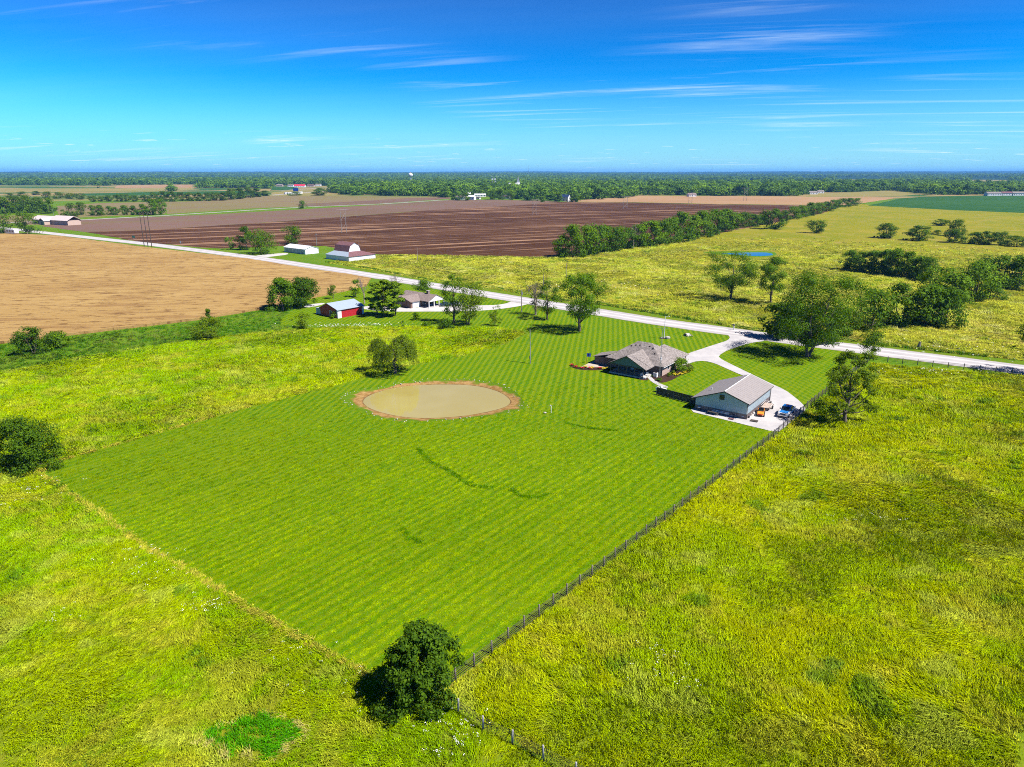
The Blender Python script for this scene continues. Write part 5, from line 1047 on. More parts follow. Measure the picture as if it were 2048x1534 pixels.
# ---- tan farmhouse at the far left
tf = thing('farmhouse', 'tan farmhouse with pale pink roof beyond the road at far left', 'house', (-426.36, 647.64), -28)
box('wall', tf, M['tan'], -30, 26, 0, 12, 0, 4.2)
MB().slab([(-1, -1, 4.1), (27, -1, 4.1), (27, 6, 8), (-1, 6, 8)], .2).build('roof', M['pinkroof'], tf); MB().slab([(-1, 6, 8), (27, 6, 8), (27, 13, 4.1), (-1, 13, 4.1)], .2).build('roof', M['pinkroof'], tf)
MB().slab([(-31, -1, 4.0), (-1.1, -1, 4.0), (-1.1, 6, 7.2), (-31, 6, 7.2)], .2).build('roof', M['pinkroof'], tf); MB().slab([(-31, 6, 7.2), (-1.1, 6, 7.2), (-1.1, 13, 4.0), (-31, 13, 4.0)], .2).build('roof', M['pinkroof'], tf)
box('wing_wall', tf, M['tan'], -8, 0, -6, -.01, 0, 3.6); MB().slab([(-8.6, -6.6, 3.5), (-4, -6.6, 6), (-4, 3, 6), (-8.6, 0, 3.5)], .15).build('wing_roof', M['pinkroof'], tf); MB().slab([(-4, -6.6, 6), (.6, -6.6, 3.5), (.6, 0, 3.5), (-4, 3, 6)], .15).build('wing_roof', M['pinkroof'], tf)
box('garage_opening', tf, M['trim'], -27, -18, -.1, -.01, 0, 3.2); box('door', tf, M['trim'], -5.6, -2.6, -6.08, -6.01, 0, 2.8)
o = thing('small_shed', 'tiny white shed right of the tan farmhouse trees', 'shed', (-420.79, 674.12), -28)
box('wall', o, M['white'], -4, 4, -2, 2, 0, 2.6); MB().slab([(-4.5, -2.5, 2.6), (4.5, -2.5, 2.6), (4.5, 0, 3.9), (-4.5, 0, 3.9)], .12).build('roof', M['whiteroof'], o); MB().slab([(-4.5, 0, 3.9), (4.5, 0, 3.9), (4.5, 2.5, 2.6), (-4.5, 2.5, 2.6)], .12).build('roof', M['whiteroof'], o)
# ================================================================== fences
def run_pts(line, step):
    out = []; line = [Vector(p) for p in line]; carry = 0.0
    for a, b in zip(line, line[1:]):
        L = (b - a).length; s = carry
        while s < L: out.append(a.lerp(b, s / L)); s += step
        carry = s - L
    return out
def rail_fence(name, label, line, step, heights, hp, pr, rr0, rail_mat, post_mat, seed=1, rail_name='rail'):
    o = line[0]; f = thing(name, label, 'fence', o); rr = random.Random(seed); k = 8
    pm = mesh_from('post', *(lambda m: (m.v, m.f))(MB().tube([(0, 0, -.1), (0, 0, hp * .97), (0, 0, hp)], [pr, pr * .96, pr * .7], k)), post_mat, True)
    P = run_pts(line, step)
    for p in P:
        q = link('post', pm, f, (p.x - o[0], p.y - o[1], 0)); q.rotation_euler = (rr.uniform(-.025, .025), rr.uniform(-.025, .025), rr.uniform(0, 6)); q.scale = (1, 1, rr.uniform(.96, 1.04))
    for z in heights:
        mb = MB()
        pts = [(p.x - o[0], p.y - o[1], z + rr.uniform(-.012, .012)) for p in P]
        mb.tube(pts, rr0, 5); mb.build(rail_name, rail_mat, f)
    return P
PA = rail_fence('pipe_fence', 'long dark pipe rail fence down the east side of the mown lawn', FENCE_A, 2.55, (0.3, 0.58, 0.86, 1.14, 1.36), 1.62, 0.09, 0.03, M['pipe'], M['wood'], 3)
PB = rail_fence('wire_fence', 'wire fence on pale posts running off the bottom edge', FENCE_B, 3.0, (0.12, 0.28, 0.44, 0.6, 0.76, 0.92, 1.08, 1.24, 1.4), 1.62, 0.095, 0.011, M['wire'], plain('pale_post', (0.26, 0.25, 0.27), 0.85, var=0.2, scale=8), 5, 'wire')
rail_fence('roadside_fence', 'dark rail fence along the road at the right', [(92.45, 168.86), (97.80, 165.98), (121.73, 155.75), (135.13, 150.07)], 3.3, (0.35, 0.65, 0.95, 1.25), 1.5, 0.1, 0.03, M['pipe'], M['wood'], 7)
# ================================================================== poles and masts
def pole(p, top, label, arms=1, lean=(0, 0), mat='pole', r_=0.16, extra=None, group='utility poles'):
    t_ = thing('utility_pole', label, 'pole', p, -38, group)
    MB().tube([(0, 0, -.2), (lean[0] * .5, lean[1] * .5, top * .5), (lean[0], lean[1], top)], [r_, r_ * .85, r_ * .65], 8).build('pole', M[mat], t_)
    if arms: box('crossarm', t_, M[mat], lean[0] - 1.2, lean[0] + 1.2, lean[1] + r_ * .7, lean[1] + r_ * .7 + .1, top - .75, top - .62)
    if arms:
        for s in (-1.1, 0.45, 1.1): MB().tube([(lean[0] + s, lean[1] + r_ * .7 + .05, top - .62), (lean[0] + s, lean[1] + r_ * .7 + .05, top - .4)], .05, 6).build('insulator', M['white'], t_)
    if extra == 'can': MB().tube([(0, r_ + .28, top - 2.0), (0, r_ + .28, top - 1.1)], .24, 10).build('transformer', M['galv'], t_)
    if extra == 'box': box('meter_box', t_, M['galv'], -.18, .18, -r_ - .2, -r_ + .02, 1.3, 2.0); MB().tube([(0, -r_ - .05, 2.0), (0, -r_ - .02, top * .9)], .04, 5).build('conduit', M['galv'], t_)
    return t_
def hh(b): return b[2]
pole((4.66, 165.98), (4.66, 165.98, 8.76, 0.38)[2], 'pale service pole with meter box standing in the striped lawn', 0, (-.25, 0), 'galv', .13, 'box')
pole((3.28, 232.50), (3.28, 232.50, 7.97, 0.52)[2], 'dark pole with transformer at the ranch drive entrance', 0, (0, 0), 'pole', .15, 'can')
pole((24.76, 313.57), (24.76, 313.57, 6.37, 0.69)[2], 'slim pole in the pasture above the tall full tree', 0)
pole((13.25, 286.37), (13.25, 286.37, 5.24, 0.63)[2], 'slim pole above the grey half dead tree', 0)
pole((-52.00, 379.12), (-52.00, 379.12, 7.05, 0.83)[2], 'slim pole at the pasture edge right of the gambrel barn', 0)
pole((-124.35, 441.64), (-124.35, 441.64, 9.06, 0.96)[2], 'pale pole with crossarm between white shed and gambrel barn', 1, (0, 0), 'galv')
pole((-463.71, 710.35), (-463.71, 710.35, 10.82, 1.52)[2], 'tall pale pole behind the tan farmhouse', 0, (0, 0), 'galv')
for i, (pb, tp) in enumerate((((-235.13, 443.15), (-235.13, 443.15, 22.22, 0.96)[2]), ((-232.26, 442.24), (-232.26, 442.24, 22.26, 0.96)[2]), ((-229.26, 441.03), (-229.26, 441.03, 22.33, 0.96)[2]))):
    pole(pb, tp, ('left', 'middle', 'right')[i] + ' of three tall leaning brown poles at the wheat edge', 0, (-2.1, 1.2), 'barkd', .26, None, 'three leaning poles')
def hframe(p, q, top, label):
    t_ = thing('transmission_frame', label, 'pylon', p, 0, 'wooden h-frame pylons'); d = (q[0] - p[0], q[1] - p[1])
    for s in (0, 1): MB().tube([(d[0] * s, d[1] * s, -.2), (d[0] * s, d[1] * s, top)], [.26, .18], 7).build('pole', M['pole'], t_)
    MB().tube([(-d[0] * .9, -d[1] * .9, top - 1.0), (d[0] * 1.9, d[1] * 1.9, top - 1.0)], .14, 6).build('crossarm', M['pole'], t_)
    for z0, z1 in ((top * .5, top * .82), (top * .1, top * .38)):
        MB().tube([(0, 0, z0), (d[0], d[1], z1)], .1, 5).build('brace', M['pole'], t_); MB().tube([(0, 0, z1), (d[0], d[1], z0)], .1, 5).build('brace', M['pole'], t_)
hframe((-135.48, 554.66), (-132.80, 559.40), (-135.48, 554.66, 18.91, 1.19)[2], 'nearest wooden transmission frame in the ploughed field')
hframe((23.23, 786.17), (27.03, 790.85), (23.23, 786.17, 17.85, 1.68)[2], 'second transmission frame towards the town')
hframe((148.09, 935.21), (153.37, 939.15), (148.09, 935.21, 16.34, 1.99)[2], 'third transmission frame, at the edge of the ploughed field')
hframe((265.55, 1061.30), (271.29, 1064.68), (265.55, 1061.30, 17.39, 2.26)[2], 'fourth transmission frame, on the tan stubble edge')
hframe((391.07, 1193.39), (397.54, 1197.64), (391.07, 1193.39, 21.93, 2.53)[2], 'farthest transmission frame, above the stubble field')
# white yard pole in its rock bed
yp = thing('yard_light_pole', 'white yard pole rising from a small mulch bed by the road', 'pole', (44.08, 193.12))
HY = (44.08, 193.12, 6.63, 0.44)[2]
MB().tube([(0, 0, -.1), (0, 0, HY)], [.11, .08], 8).build('pole', M['white'], yp); MB().tube([(0, 0, HY - .1), (.9, -.3, HY)], .04, 5).build('arm', M['white'], yp); MB().ball((1.0, -.33, HY - .02), .16, 8, 6, (1.4, 1, .6)).build('lamp_head', M['white'], yp)
for i, (dx_, dy_, s) in enumerate(((1.0, -.3, .7), (-.6, .4, .4), (.3, .6, .35))):
    o = MB().ball((0, 0, s * .35), s, 9, 6, (1.1, .9, .75)).build('boulder', M['stone']); p = (44.08, 193.12); o.location = (p[0] + dx_, p[1] + dy_, .03)
    tag(o, ('large pale boulder', 'left small boulder', 'rear small boulder')[i] + ' at the foot of the white yard pole', 'boulder', 'boulders by the yard pole')
fg = thing('garden_flag', 'small blue flag on a thin pole left of the house patio', 'flag', (18.78, 165.98))
HF = (18.78, 165.98, 2.73, 0.38)[2]
MB().tube([(0, 0, 0), (0, 0, HF)], .04, 6).build('pole', M['trim'], fg)
mb = MB(); vs = []; n = 7
for i in range(n):
    for z in (HF - .95, HF - .05): vs += [(.04 + i * .16, .07 * math.sin(i * 1.3), z)]
mb.add(vs, [(2 * i, 2 * i + 2, 2 * i + 3, 2 * i + 1) for i in range(n - 1)]); mb.build('flag', M['signblue'], fg)
hy = thing('water_hydrant', 'slim white yard hydrant on the lawn right of the pond', 'hydrant', (7.81, 128.89))
MB().tube([(0, 0, 0), (0, 0, 1.55)], .07, 8).build('standpipe', M['white'], hy); MB().tube([(0, 0, 1.5), (-.12, .1, 1.62), (-.3, .22, 1.45)], [.08, .07, .06], 7).build('spout', M['white'], hy); box('handle', hy, M['galv'], -.04, .25, -.03, .03, 1.62, 1.68)
o = MB().ball((0, 0, .12), .28, 8, 5, (1.2, 1, .6)).build('rock', M['stone']); p = (6.60, 128.74); o.location = (p[0], p[1], .0); tag(o, 'pale rock on the lawn beside the yard hydrant', 'rock')
mbx = thing('mailbox', 'white mailbox post at the roadside opposite the drive', 'mailbox', (67.71, 204.31), -38)
box('post', mbx, M['white'], -.12, .12, -.12, .12, 0, 1.9); MB().tube([(-.5, 0, 1.55), (.25, 0, 1.55)], .22, 10).build('box', M['trim'], mbx)
cv = thing('culvert', 'pale corrugated culvert mouth in the ditch beside the drive', 'culvert', ((52.28, 196.93)[0], (52.28, 196.93)[1], -0.1), 215); cv.scale = (.6, .6, .6)
mb = MB(); k = 14; v = []
for x in (0, 2.6):
    for r0 in (.72, .9):
        for j in range(k): a = 2 * math.pi * j / k; v.append((x + .5 * math.sin(a) * (x == 0), r0 * math.cos(a) * 1.5, .55 + r0 * math.sin(a)))
fcs = []
for j in range(k):
    j2 = (j + 1) % k; fcs += [(j, j2, k + j2, k + j), (k + j, k + j2, 3 * k + j2, 3 * k + j), (j2, j, 2 * k + j, 2 * k + j2)]
mb.add(v, fcs); mb.build('pipe', M['concr2'], cv, True)
MB().slab([(-.2, -2.2, .5), (.9, -1.2, 1.5), (.9, -1.9, 1.4), (.2, -2.8, .4)], .3).slab([(-.2, 2.2, .5), (.2, 2.8, .4), (.9, 1.9, 1.4), (.9, 1.2, 1.5)], .3).build('wing_stone', M['stone'], cv)
sg = thing('street_sign', 'small green road sign at the far edge of the gravel road', 'sign', (-270.61, 497.56), -38)
box('post', sg, M['galv'], -.06, .06, -.06, .06, 0, 2.6); box('panel', sg, M['signgreen'], -2.2, 2.2, -.1, -.065, 1.4, 2.9)
sg = thing('road_marker', 'tiny white marker board by the ploughed field edge', 'sign', (-219.81, 460.50), -38)
box('post', sg, M['galv'], -.06, .06, -.06, .06, 0, 1.6); box('panel', sg, M['white'], -.8, .8, -.1, -.065, 1.2, 2.7)
gp = thing('gate_post', 'weathered grey gate post across the road at the right', 'post', (111.34, 181.34), -38)
MB().tube([(0, 0, -.1), (.05, 0, 1.9)], [.3, .24], 8).build('post', M['pole'], gp); MB().tube([(-.55, .1, -.1), (-.2, .05, 1.7)], [.16, .12], 7).build('brace', M['pole'], gp)

# ================================================================== vehicles and yard things
def wheel(parent, x, y, r_, w):
    t_ = MB().tube([(x, y - w / 2, r_), (x, y + w / 2, r_)], r_, 18).build('wheel', M['black'], parent)
    MB().tube([(x, y - w / 2 - .012, r_), (x, y + w / 2 + .012, r_)], r_ * .58, 12).build('rim', M['galv'], t_)
def extrude(prof, y0, y1, taper=0.0):
    n = len(prof); v = [(x, y0 + taper * max(0, z - 1.0), z) for x, z in prof] + [(x, y1 - taper * max(0, z - 1.0), z) for x, z in prof]
    f = [tuple(range(n - 1, -1, -1)), tuple(range(n, 2 * n))] + [(i, (i + 1) % n, (i + 1) % n + n, i + n) for i in range(n)]
    return MB().add(v, f)
def bevel(o, w=0.04, s=2):
    m = o.modifiers.new('bevel', 'BEVEL'); m.width = w; m.segments = s; m.limit_method = 'ANGLE'; return o
def pickup(loc, rz, label):
    t_ = thing('pickup_truck', label, 'truck', (loc[0], loc[1], 0.062), rz)
    body = extrude([(-2.75, .55), (-2.2, .45), (2.3, .45), (2.78, .55), (2.8, .85), (2.72, 1.02), (1.15, 1.12), (-.95, 1.12), (-2.75, 1.12)], -.95, .95).build('body', M['white'], t_); bevel(body)
    bevel(extrude([(1.15, 1.115), (2.62, 1.035), (2.62, 1.05), (1.15, 1.135)], -.8, .8).build('hood', M['blue'], t_), .01)
    cab = extrude([(-1.0, 1.1), (1.2, 1.1), (.55, 1.78), (.35, 1.84), (-.75, 1.84), (-1.0, 1.75)], -.9, .9, .16).build('cab', M['blue'], t_); bevel(cab)
    extrude([(1.18, 1.14), (.6, 1.74), (.64, 1.76), (1.23, 1.14)], -.78, .78, .12).build('windscreen', M['glass'], t_)
    for s in (-1, 1):
        for x0, x1 in ((.02, .95), (-.85, -.06)): MB().add([(x0, s * .915, 1.16), (x1, s * .915, 1.16), (min(x1, .5) if x1 > .5 else x1, s * .815, 1.7), (x0, s * .815, 1.7)], [(0, 1, 2, 3)] if s < 0 else [(3, 2, 1, 0)]).build('side_window', M['glass'], t_)
        box('headlight', t_, M['chrome'], 2.74, 2.83, s * .72 - .17, s * .72 + .17, .72, .92); box('mirror', t_, M['trim'], .75, .9, s * 1.08 - .1, s * 1.08 + .1, 1.15, 1.4)
        box('lower_trim', t_, M['blue'], -2.6, 2.5, s * .955 - .01, s * .955 + .01, .5, .72)
    box('grille', t_, M['trim'], 2.76, 2.825, -.5, .5, .68, .93); box('bumper', t_, M['chrome'], 2.75, 2.92, -.95, .95, .42, .6); box('rear_bumper', t_, M['chrome'], -2.9, -2.76, -.9, .9, .45, .62)
    box('bed', t_, M['trim'], -2.6, -1.1, -.78, .78, 1.121, 1.13); box('light_bar', t_, M['redf'], -.5, -.3, -.3, .3, 1.845, 1.93)
    for x in (1.75, -1.75):
        for y in (-.86, .86): wheel(t_, x, y, .39, .27)
tk0 = Vector((52.84, 125.69)); tk1 = Vector((56.34, 130.40)); ta = math.degrees(math.atan2(tk0.y - tk1.y, tk0.x - tk1.x))
pickup(tuple((tk0 + tk1) / 2), ta, 'blue and white pickup truck parked on the concrete yard')
oc_ = thing('orange_cart', 'small open orange buggy parked beside the garage wall', 'buggy', ((49.34, 127.71)[0], (49.34, 127.71)[1], .062), ta + 15)
bevel(extrude([(-1.4, .3), (1.3, .3), (1.5, .5), (1.35, .72), (.45, .86), (-.1, .62), (-.75, .62), (-.85, .95), (-1.35, .95), (-1.5, .6)], -.62, .62).build('body', M['orange'], oc_), .06)
box('seat', oc_, M['black'], -.72, -.05, -.5, .5, .63, .72); MB().slab([(-.78, -.5, 1.2), (-.66, -.5, 1.2), (-.66, .5, 1.2), (-.78, .5, 1.2)], .5).build('seat_back', M['black'], oc_)
MB().tube([(.25, -.0, .8), (.05, 0, 1.05)], .03, 6).tube([(.05, -.17, 1.05), (.05, .17, 1.05)], .03, 6).build('steering_wheel', M['black'], oc_)
box('front_panel', oc_, M['redf'], 1.36, 1.52, -.5, .5, .42, .58)
for x in (.95, -.95):
    for y in (-.66, .66): wheel(oc_, x, y, .3, .24)
tr_ = thing('flatbed_trailer', 'flat trailer with a pale deck between the garage and pickup', 'trailer', ((52.02, 131.62)[0], (52.02, 131.62)[1], .062), ta + 4)
box('frame', tr_, M['trim'], -1.9, 1.7, -.9, .9, .42, .54)
for k in range(8): box('deck_board', tr_, M['bedwood'], -1.88 + k * .445, -1.46 + k * .445, -.88, .88, .545, .59)
for s in (-.9, .9): MB().tube([(-1.9, s, .55), (-1.9, s, .95), (1.7, s, .95), (1.7, s, .55)], .03, 5).build('side_rail', M['white'], tr_)
MB().tube([(-1.9, -.9, .95), (-1.9, .9, .95)], .03, 5).build('tail_rail', M['white'], tr_); MB().tube([(1.7, -.7, .48), (2.9, 0, .45), (1.7, .7, .48)], .05, 5).build('tongue', M['trim'], tr_)
for y in (-1.02, 1.02): wheel(tr_, -.2, y, .33, .2)
bt = thing('boat_trailer', 'navy boat trailer frame lying along the shaded garage front', 'trailer', ((41.80, 127.42)[0], (41.80, 127.42)[1], .062), -38)
for s in (-.55, .55): MB().tube([(-2.2, s, .5), (1.6, s, .5), (2.6, 0, .5)], .06, 6).build('beam', M['navy'], bt)
for x in (-1.8, -.4, 1.0): MB().tube([(x, -.55, .5), (x, .55, .5)], .05, 6).build('cross_beam', M['navy'], bt)
for s in (-.35, .35): box('bunk', bt, M['white'], -2.1, 1.2, s - .07, s + .07, .56, .66)
for y in (-.75, .75): wheel(bt, -.9, y, .3, .18)
MB().tube([(2.4, 0, .06), (2.4, 0, .9)], .04, 6).build('jack', M['galv'], bt)
def pile(name, loc, rz, label, cat, mat, dims, legs=True):
    t_ = thing(name, label, cat, (loc[0], loc[1], .062), rz); a, b_, h_ = dims
    bevel(box('top', t_, mat, -a, a, -b_, b_, h_ - .12, h_), .02)
    if legs:
        for sx in (-a + .06, a - .06):
            for sy in (-b_ + .06, b_ - .06): box('leg', t_, M['trim'], sx - .04, sx + .04, sy - .04, sy + .04, 0, h_ - .12)
    return t_
pile('work_bench', (39.79, 128.01), -37, 'low dark bench in front of the garage gable', 'bench', M['darkwood'], (.9, .4, .55))
pile('work_table', (44.50, 126.55), -37, 'brown work table near the garage corner', 'table', M['bedwood'], (.7, .45, .8))
pile('stool', (37.83, 130.40), -37, 'white stool at the left end of the garage front', 'stool', M['white'], (.28, .28, .75))
pile('plastic_bin', (45.21, 125.69), 10, 'white plastic bin at the garage corner', 'bin', M['white'], (.35, .3, .5), False)
pile('pallet', (46.79, 124.01), -30, 'dark flat pallet on the concrete near the garage corner', 'pallet', M['darkwood'], (.7, .5, .16), False)
pile('pallet', (42.69, 125.13), -30, 'reddish flat pallet on the concrete in front of the gable', 'pallet', M['maroon'], (.5, .35, .16), False)
for i, p in enumerate([(46.38, 125.98), (47.35, 127.42), (48.15, 128.30), (49.10, 129.64), (50.07, 131.01), (51.12, 132.24), (52.07, 133.50), (53.99, 135.10)]):
    o = MB().ball((0, 0, .16), .22, 8, 6, (1, 1, .9)).tube([(0, 0, .0), (0, 0, .34)], [.2, .24], 9).build('bucket', M[('black', 'stone', 'white', 'darkwood')[i % 4]]); o.location = (p[0], p[1], .062)
    tag(o, '%s bucket along the bright garage side wall, %s from the front' % (('black', 'stone-coloured', 'white', 'brown')[i % 4], ORD[i]), 'bucket', 'buckets along the garage wall')
def car(loc, rz, label, mat, s=1.0):
    t_ = thing('parked_car', label, 'car', (loc[0], loc[1], .02), rz); t_.scale = (s, s, s)
    bevel(extrude([(-2.2, .5), (-1.9, .3), (1.9, .3), (2.2, .5), (2.15, .8), (1.0, .95), (-1.7, .98), (-2.2, .9)], -.88, .88).build('body', mat, t_), .06)
    extrude([(-1.5, .95), (1.05, .94), (.4, 1.42), (-.95, 1.45)], -.78, .78, .2).build('cabin', M['glass'], t_); extrude([(-.95, 1.44), (.4, 1.41), (.35, 1.47), (-.9, 1.5)], -.66, .66).build('roof', mat, t_)
    for x in (1.35, -1.35):
        for y in (-.8, .8): wheel(t_, x, y, .33, .22)
car((-20.17, 245.54), -38, 'silver car parked in the ranch drive behind the thin trees', M['galv'])
car((-23.80, 243.59), 20, 'dark car parked left of the silver one in the ranch drive', M['navy'])
car((-400.03, 545.41), -30, 'dark blue car under the tree at the far left edge', M['navy'], 2.0)
cp = thing('camper', 'white camper trailer parked under trees at the far left', 'camper', (-388.27, 540.89), -25)
bevel(extrude([(-6.5, .8), (6.2, .8), (6.8, 1.6), (6.4, 3.6), (5.6, 4.2), (-6.2, 4.2), (-6.7, 3.6)], -1.6, 1.6).build('body', M['white'], cp), .15); box('front_cap', cp, M['pinkroof'], -6.9, -4.4, -1.62, 1.62, 1.2, 3.9)
for x in (-3.2, .2, 3.4): box('window', cp, M['glass'], x, x + 1.5, -1.66, -1.61, 2.3, 3.2)
for x in (0, 1.2):
    for y in (-1.45, 1.45): wheel(cp, x, y, .6, .3)

# ================================================================== the far town
def far_house(p, rz, L, D, hw, hr, wm, rm, label, name='house', cat='house'):
    t_ = thing(name, label, cat, p, rz, 'town buildings')
    box('wall', t_, M[wm], -L / 2, L / 2, -D / 2, D / 2, 0, hw)
    for s in (-1, 1):
        MB().slab([(-L / 2 - .5, s * (D / 2 + .5), hw - .2), (L / 2 + .5, s * (D / 2 + .5), hw - .2), (L / 2 + .5, 0, hw + hr), (-L / 2 - .5, 0, hw + hr)][::s], .2).build('roof', M[rm], t_)
    for x in (-L / 2, L / 2 - .15): MB().wall([(x, -D / 2, hw), (x, D / 2, hw), (x, 0, hw + hr - .25)], (.15, 0)).build('gable', M[wm], t_)
    n = max(2, int(L / 5))
    for i in range(n): x = -L / 2 + (i + .5) * L / n; box('window', t_, M['glass'], x - .7, x + .7, -D / 2 - .06, -D / 2 - .01, 1.2, 2.8)
far_house((-90.94, 1260.47), -20, 14, 9, 5, 3, 'white', 'shingle2', 'white two-storey farmhouse among trees at the bare field corner')
far_house((-70.67, 1248.78), -20, 12, 9, 5.5, 2.5, 'white', 'whiteroof', 'white shed right of the white corner farmhouse', 'shed', 'shed')
far_house((-61.19, 1272.39), -20, 8, 6, 3, 1.5, 'white', 'trim', 'little dark-roofed shed at the end of the farm road', 'shed', 'shed')
far_house((-96.29, 1237.30), 30, 6, 5, 3, 1.5, 'blue', 'navy', 'small blue shed left of the white corner farmhouse', 'shed', 'shed')
far_house((-11.81, 1284.52), -15, 16, 10, 4.5, 2.5, 'white', 'trim', 'white building with a black roof at the town edge')
far_house((88.75, 1182.88), -30, 16, 11, 7, 4, 'white', 'navy', 'tall white house with blue roof in front of the town trees')
far_house((17.16, 1348.82), 20, 14, 10, 4, 3, 'galv', 'shingle', 'grey house half hidden by trees left of the blue-roofed house')
far_house((-63.53, 1405.03), 10, 22, 10, 4, 2, 'white', 'whiteroof', 'long white building behind the corner farmhouse')
far_house((-92.15, 1466.07), 10, 12, 10, 4, 3, 'white', 'whiteroof', 'white house at the edge of the town woods')
far_house((360.09, 1419.81), 10, 16, 10, 4, 3, 'white', 'shingle2', 'white house in the trees above the tan stubble')
far_house((665.18, 1568.16), 5, 18, 10, 4, 3, 'white', 'shingle', 'pale house at the woods edge above the hedgerow end')
far_house((714.64, 1644.42), 5, 14, 10, 4, 3, 'white', 'shingle', 'pale house behind the woods-edge house')
for i, (p, L) in enumerate((((995.00, 1466.07), 30), ((1034.07, 1482.16), 24), ((1059.19, 1482.16), 30))): far_house(p, 2, L, 12, 5, 3, 'white', 'maroon' if i == 1 else 'shingle', '%s low building beyond the bean field at right' % ('first', 'middle', 'last')[i])
far_house((-691.98, 2319.11), 5, 34, 18, 5, 4.0, 'white', 'redroof', 'long roadside building with a bright red roof', 'restaurant', 'building')
for i, (p, L) in enumerate((((-797.83, 2444.11), 20), ((-746.67, 2400.98), 18), ((-679.10, 2400.98), 22), ((-690.08, 2535.16), 18))): far_house(p, 5, L, 18, 5, 2.5, ('tan', 'white', 'tan', 'white')[i], ('shingle', 'shingle2', 'maroon', 'shingle2')[i], 'low commercial building by the red roof, %s from the left' % ORD[i], 'shop', 'building')
for i, px_ in enumerate([(-499.16, 1568.16), (-491.39, 1564.53), (-487.01, 1575.47), (-483.70, 1594.04), (-484.89, 1624.67)]): far_house(px_, 70, 12, 4, 3.8, .3, 'white', 'whiteroof', 'white trailer parked in the lot below the billboard, %s from the left' % ORD[i], 'cargo_trailer', 'trailer')
bb = thing('billboard', 'deep blue billboard beside the highway', 'billboard', (-507.28, 1664.64), -4)
box('panel', bb, M['signblue'], -6.2, 6.2, -.3, 0, 4.2, 11.2); box('frame', bb, M['trim'], -6.5, 6.5, .01, .4, 3.9, 4.19)
for x in (-4, 4): box('leg', bb, M['trim'], x - .3, x + .3, .01, .5, 0, 3.9)
for i, (p, L, D) in enumerate((((-130.95, 5492.43), 60, 20), ((-94.71, 5627.84), 70, 20), ((1545.46, 6869.09), 50, 20), ((1655.27, 6541.31), 70, 25), ((2455.40, 8589.91), 80, 25), ((-1823.09, 9163.52), 60, 25), ((-3140.54, 10575.48), 60, 30))): far_house(p, 0, L, D, 16, 4, 'tan' if i < 2 else 'white', 'whiteroof', 'distant pale building showing above the woods, %s from the nearest' % ORD[i], 'distant_building', 'building')
wt = thing('water_tower', 'white water tower rising above the town trees', 'water tower', (-389.01, 2739.11))
MB().tube([(0, 0, 0), (0, 0, 5), (0, 0, 27), (0, 0, 31)], [4.5, 2.4, 2.2, 4.5], 16).build('stem', M['white'], wt, True); MB().ball((0, 0, 37), 8.6, 20, 12, (1, 1, .92)).build('tank', M['white'], wt, True); MB().tube([(0, 0, 44.8), (0, 0, 46.5)], .6, 8).build('hatch', M['redroof'], wt)
ge = thing('grain_elevator', 'pair of skeletal grain legs with white heads in the town', 'grain elevator', (-52.16, 1897.82), 0)
for x in (0, 7):
    mb = MB()
    for a, b_ in ((-1.1, -1.1), (1.1, -1.1), (1.1, 1.1), (-1.1, 1.1)): mb.tube([(x + a * 1.5, b_ * 1.5, 0), (x + a, b_, 30)], .3, 5)
    for k in range(8): mb.tube([(x - 1.3, -1.3, k * 3.7), (x + 1.3, -1.3, k * 3.7 + 3.7)], .2, 4).tube([(x + 1.3, -1.3, k * 3.7), (x - 1.3, -1.3, k * 3.7 + 3.7)], .2, 4)
    mb.build('tower', M['galv'], ge); box('head_house', ge, M['whiteroof'], x - 2, x + 2, -2, 2, 27, 31)
MB().tube([(7, 0, 28), (14, -2, 8)], .6, 6).build('spout', M['galv'], ge)
far_house((-50.68, 1797.18), 0, 18, 12, 6, 3, 'blueroof', 'whiteroof', 'pale blue shed at the foot of the grain legs', 'shed', 'shed')
sl = thing('grain_silos', 'cluster of white concrete silos with a spired headhouse', 'silo', (7.22, 1706.61), 0)
for i, x in enumerate((-13, -6, 1, 8)): MB().tube([(x, 0, 0), (x, 0, 21 - (i % 2))], 3.4, 14).ball((x, 0, 21 - (i % 2)), 3.4, 14, 6, (1, 1, .35)).build('silo', M['white'], sl, False)
box('headhouse', sl, M['white'], 4, 12, 4, 12, 0, 24); MB().add([(4.5, 5, 24), (11, 5, 24), (11, 11, 24), (4.5, 11, 24), (7.8, 8, 38)], [(0, 1, 4), (1, 2, 4), (2, 3, 4), (3, 0, 4)]).build('spire', M['galv'], sl); box('shed', sl, M['white'], -16, 12, -10, -4.2, 0, 7)
def mast(p, h_, label):
    t_ = thing('radio_mast', label, 'mast', p, 0, 'radio masts'); MB().tube([(0, 0, 0), (0, 0, h_)], [.9, .5], 5).build('mast', M['galv'], t_)
mast((-2015.22, 9819.07), 46 + 24 + 20, 'thin radio mast on the horizon left of the water tower'); mast((144.44, 6243.33), 108, 'thin radio mast above the town right of the silos'); mast((2139.78, 7633.90), 112, 'thin radio mast on the horizon above the stubble field')
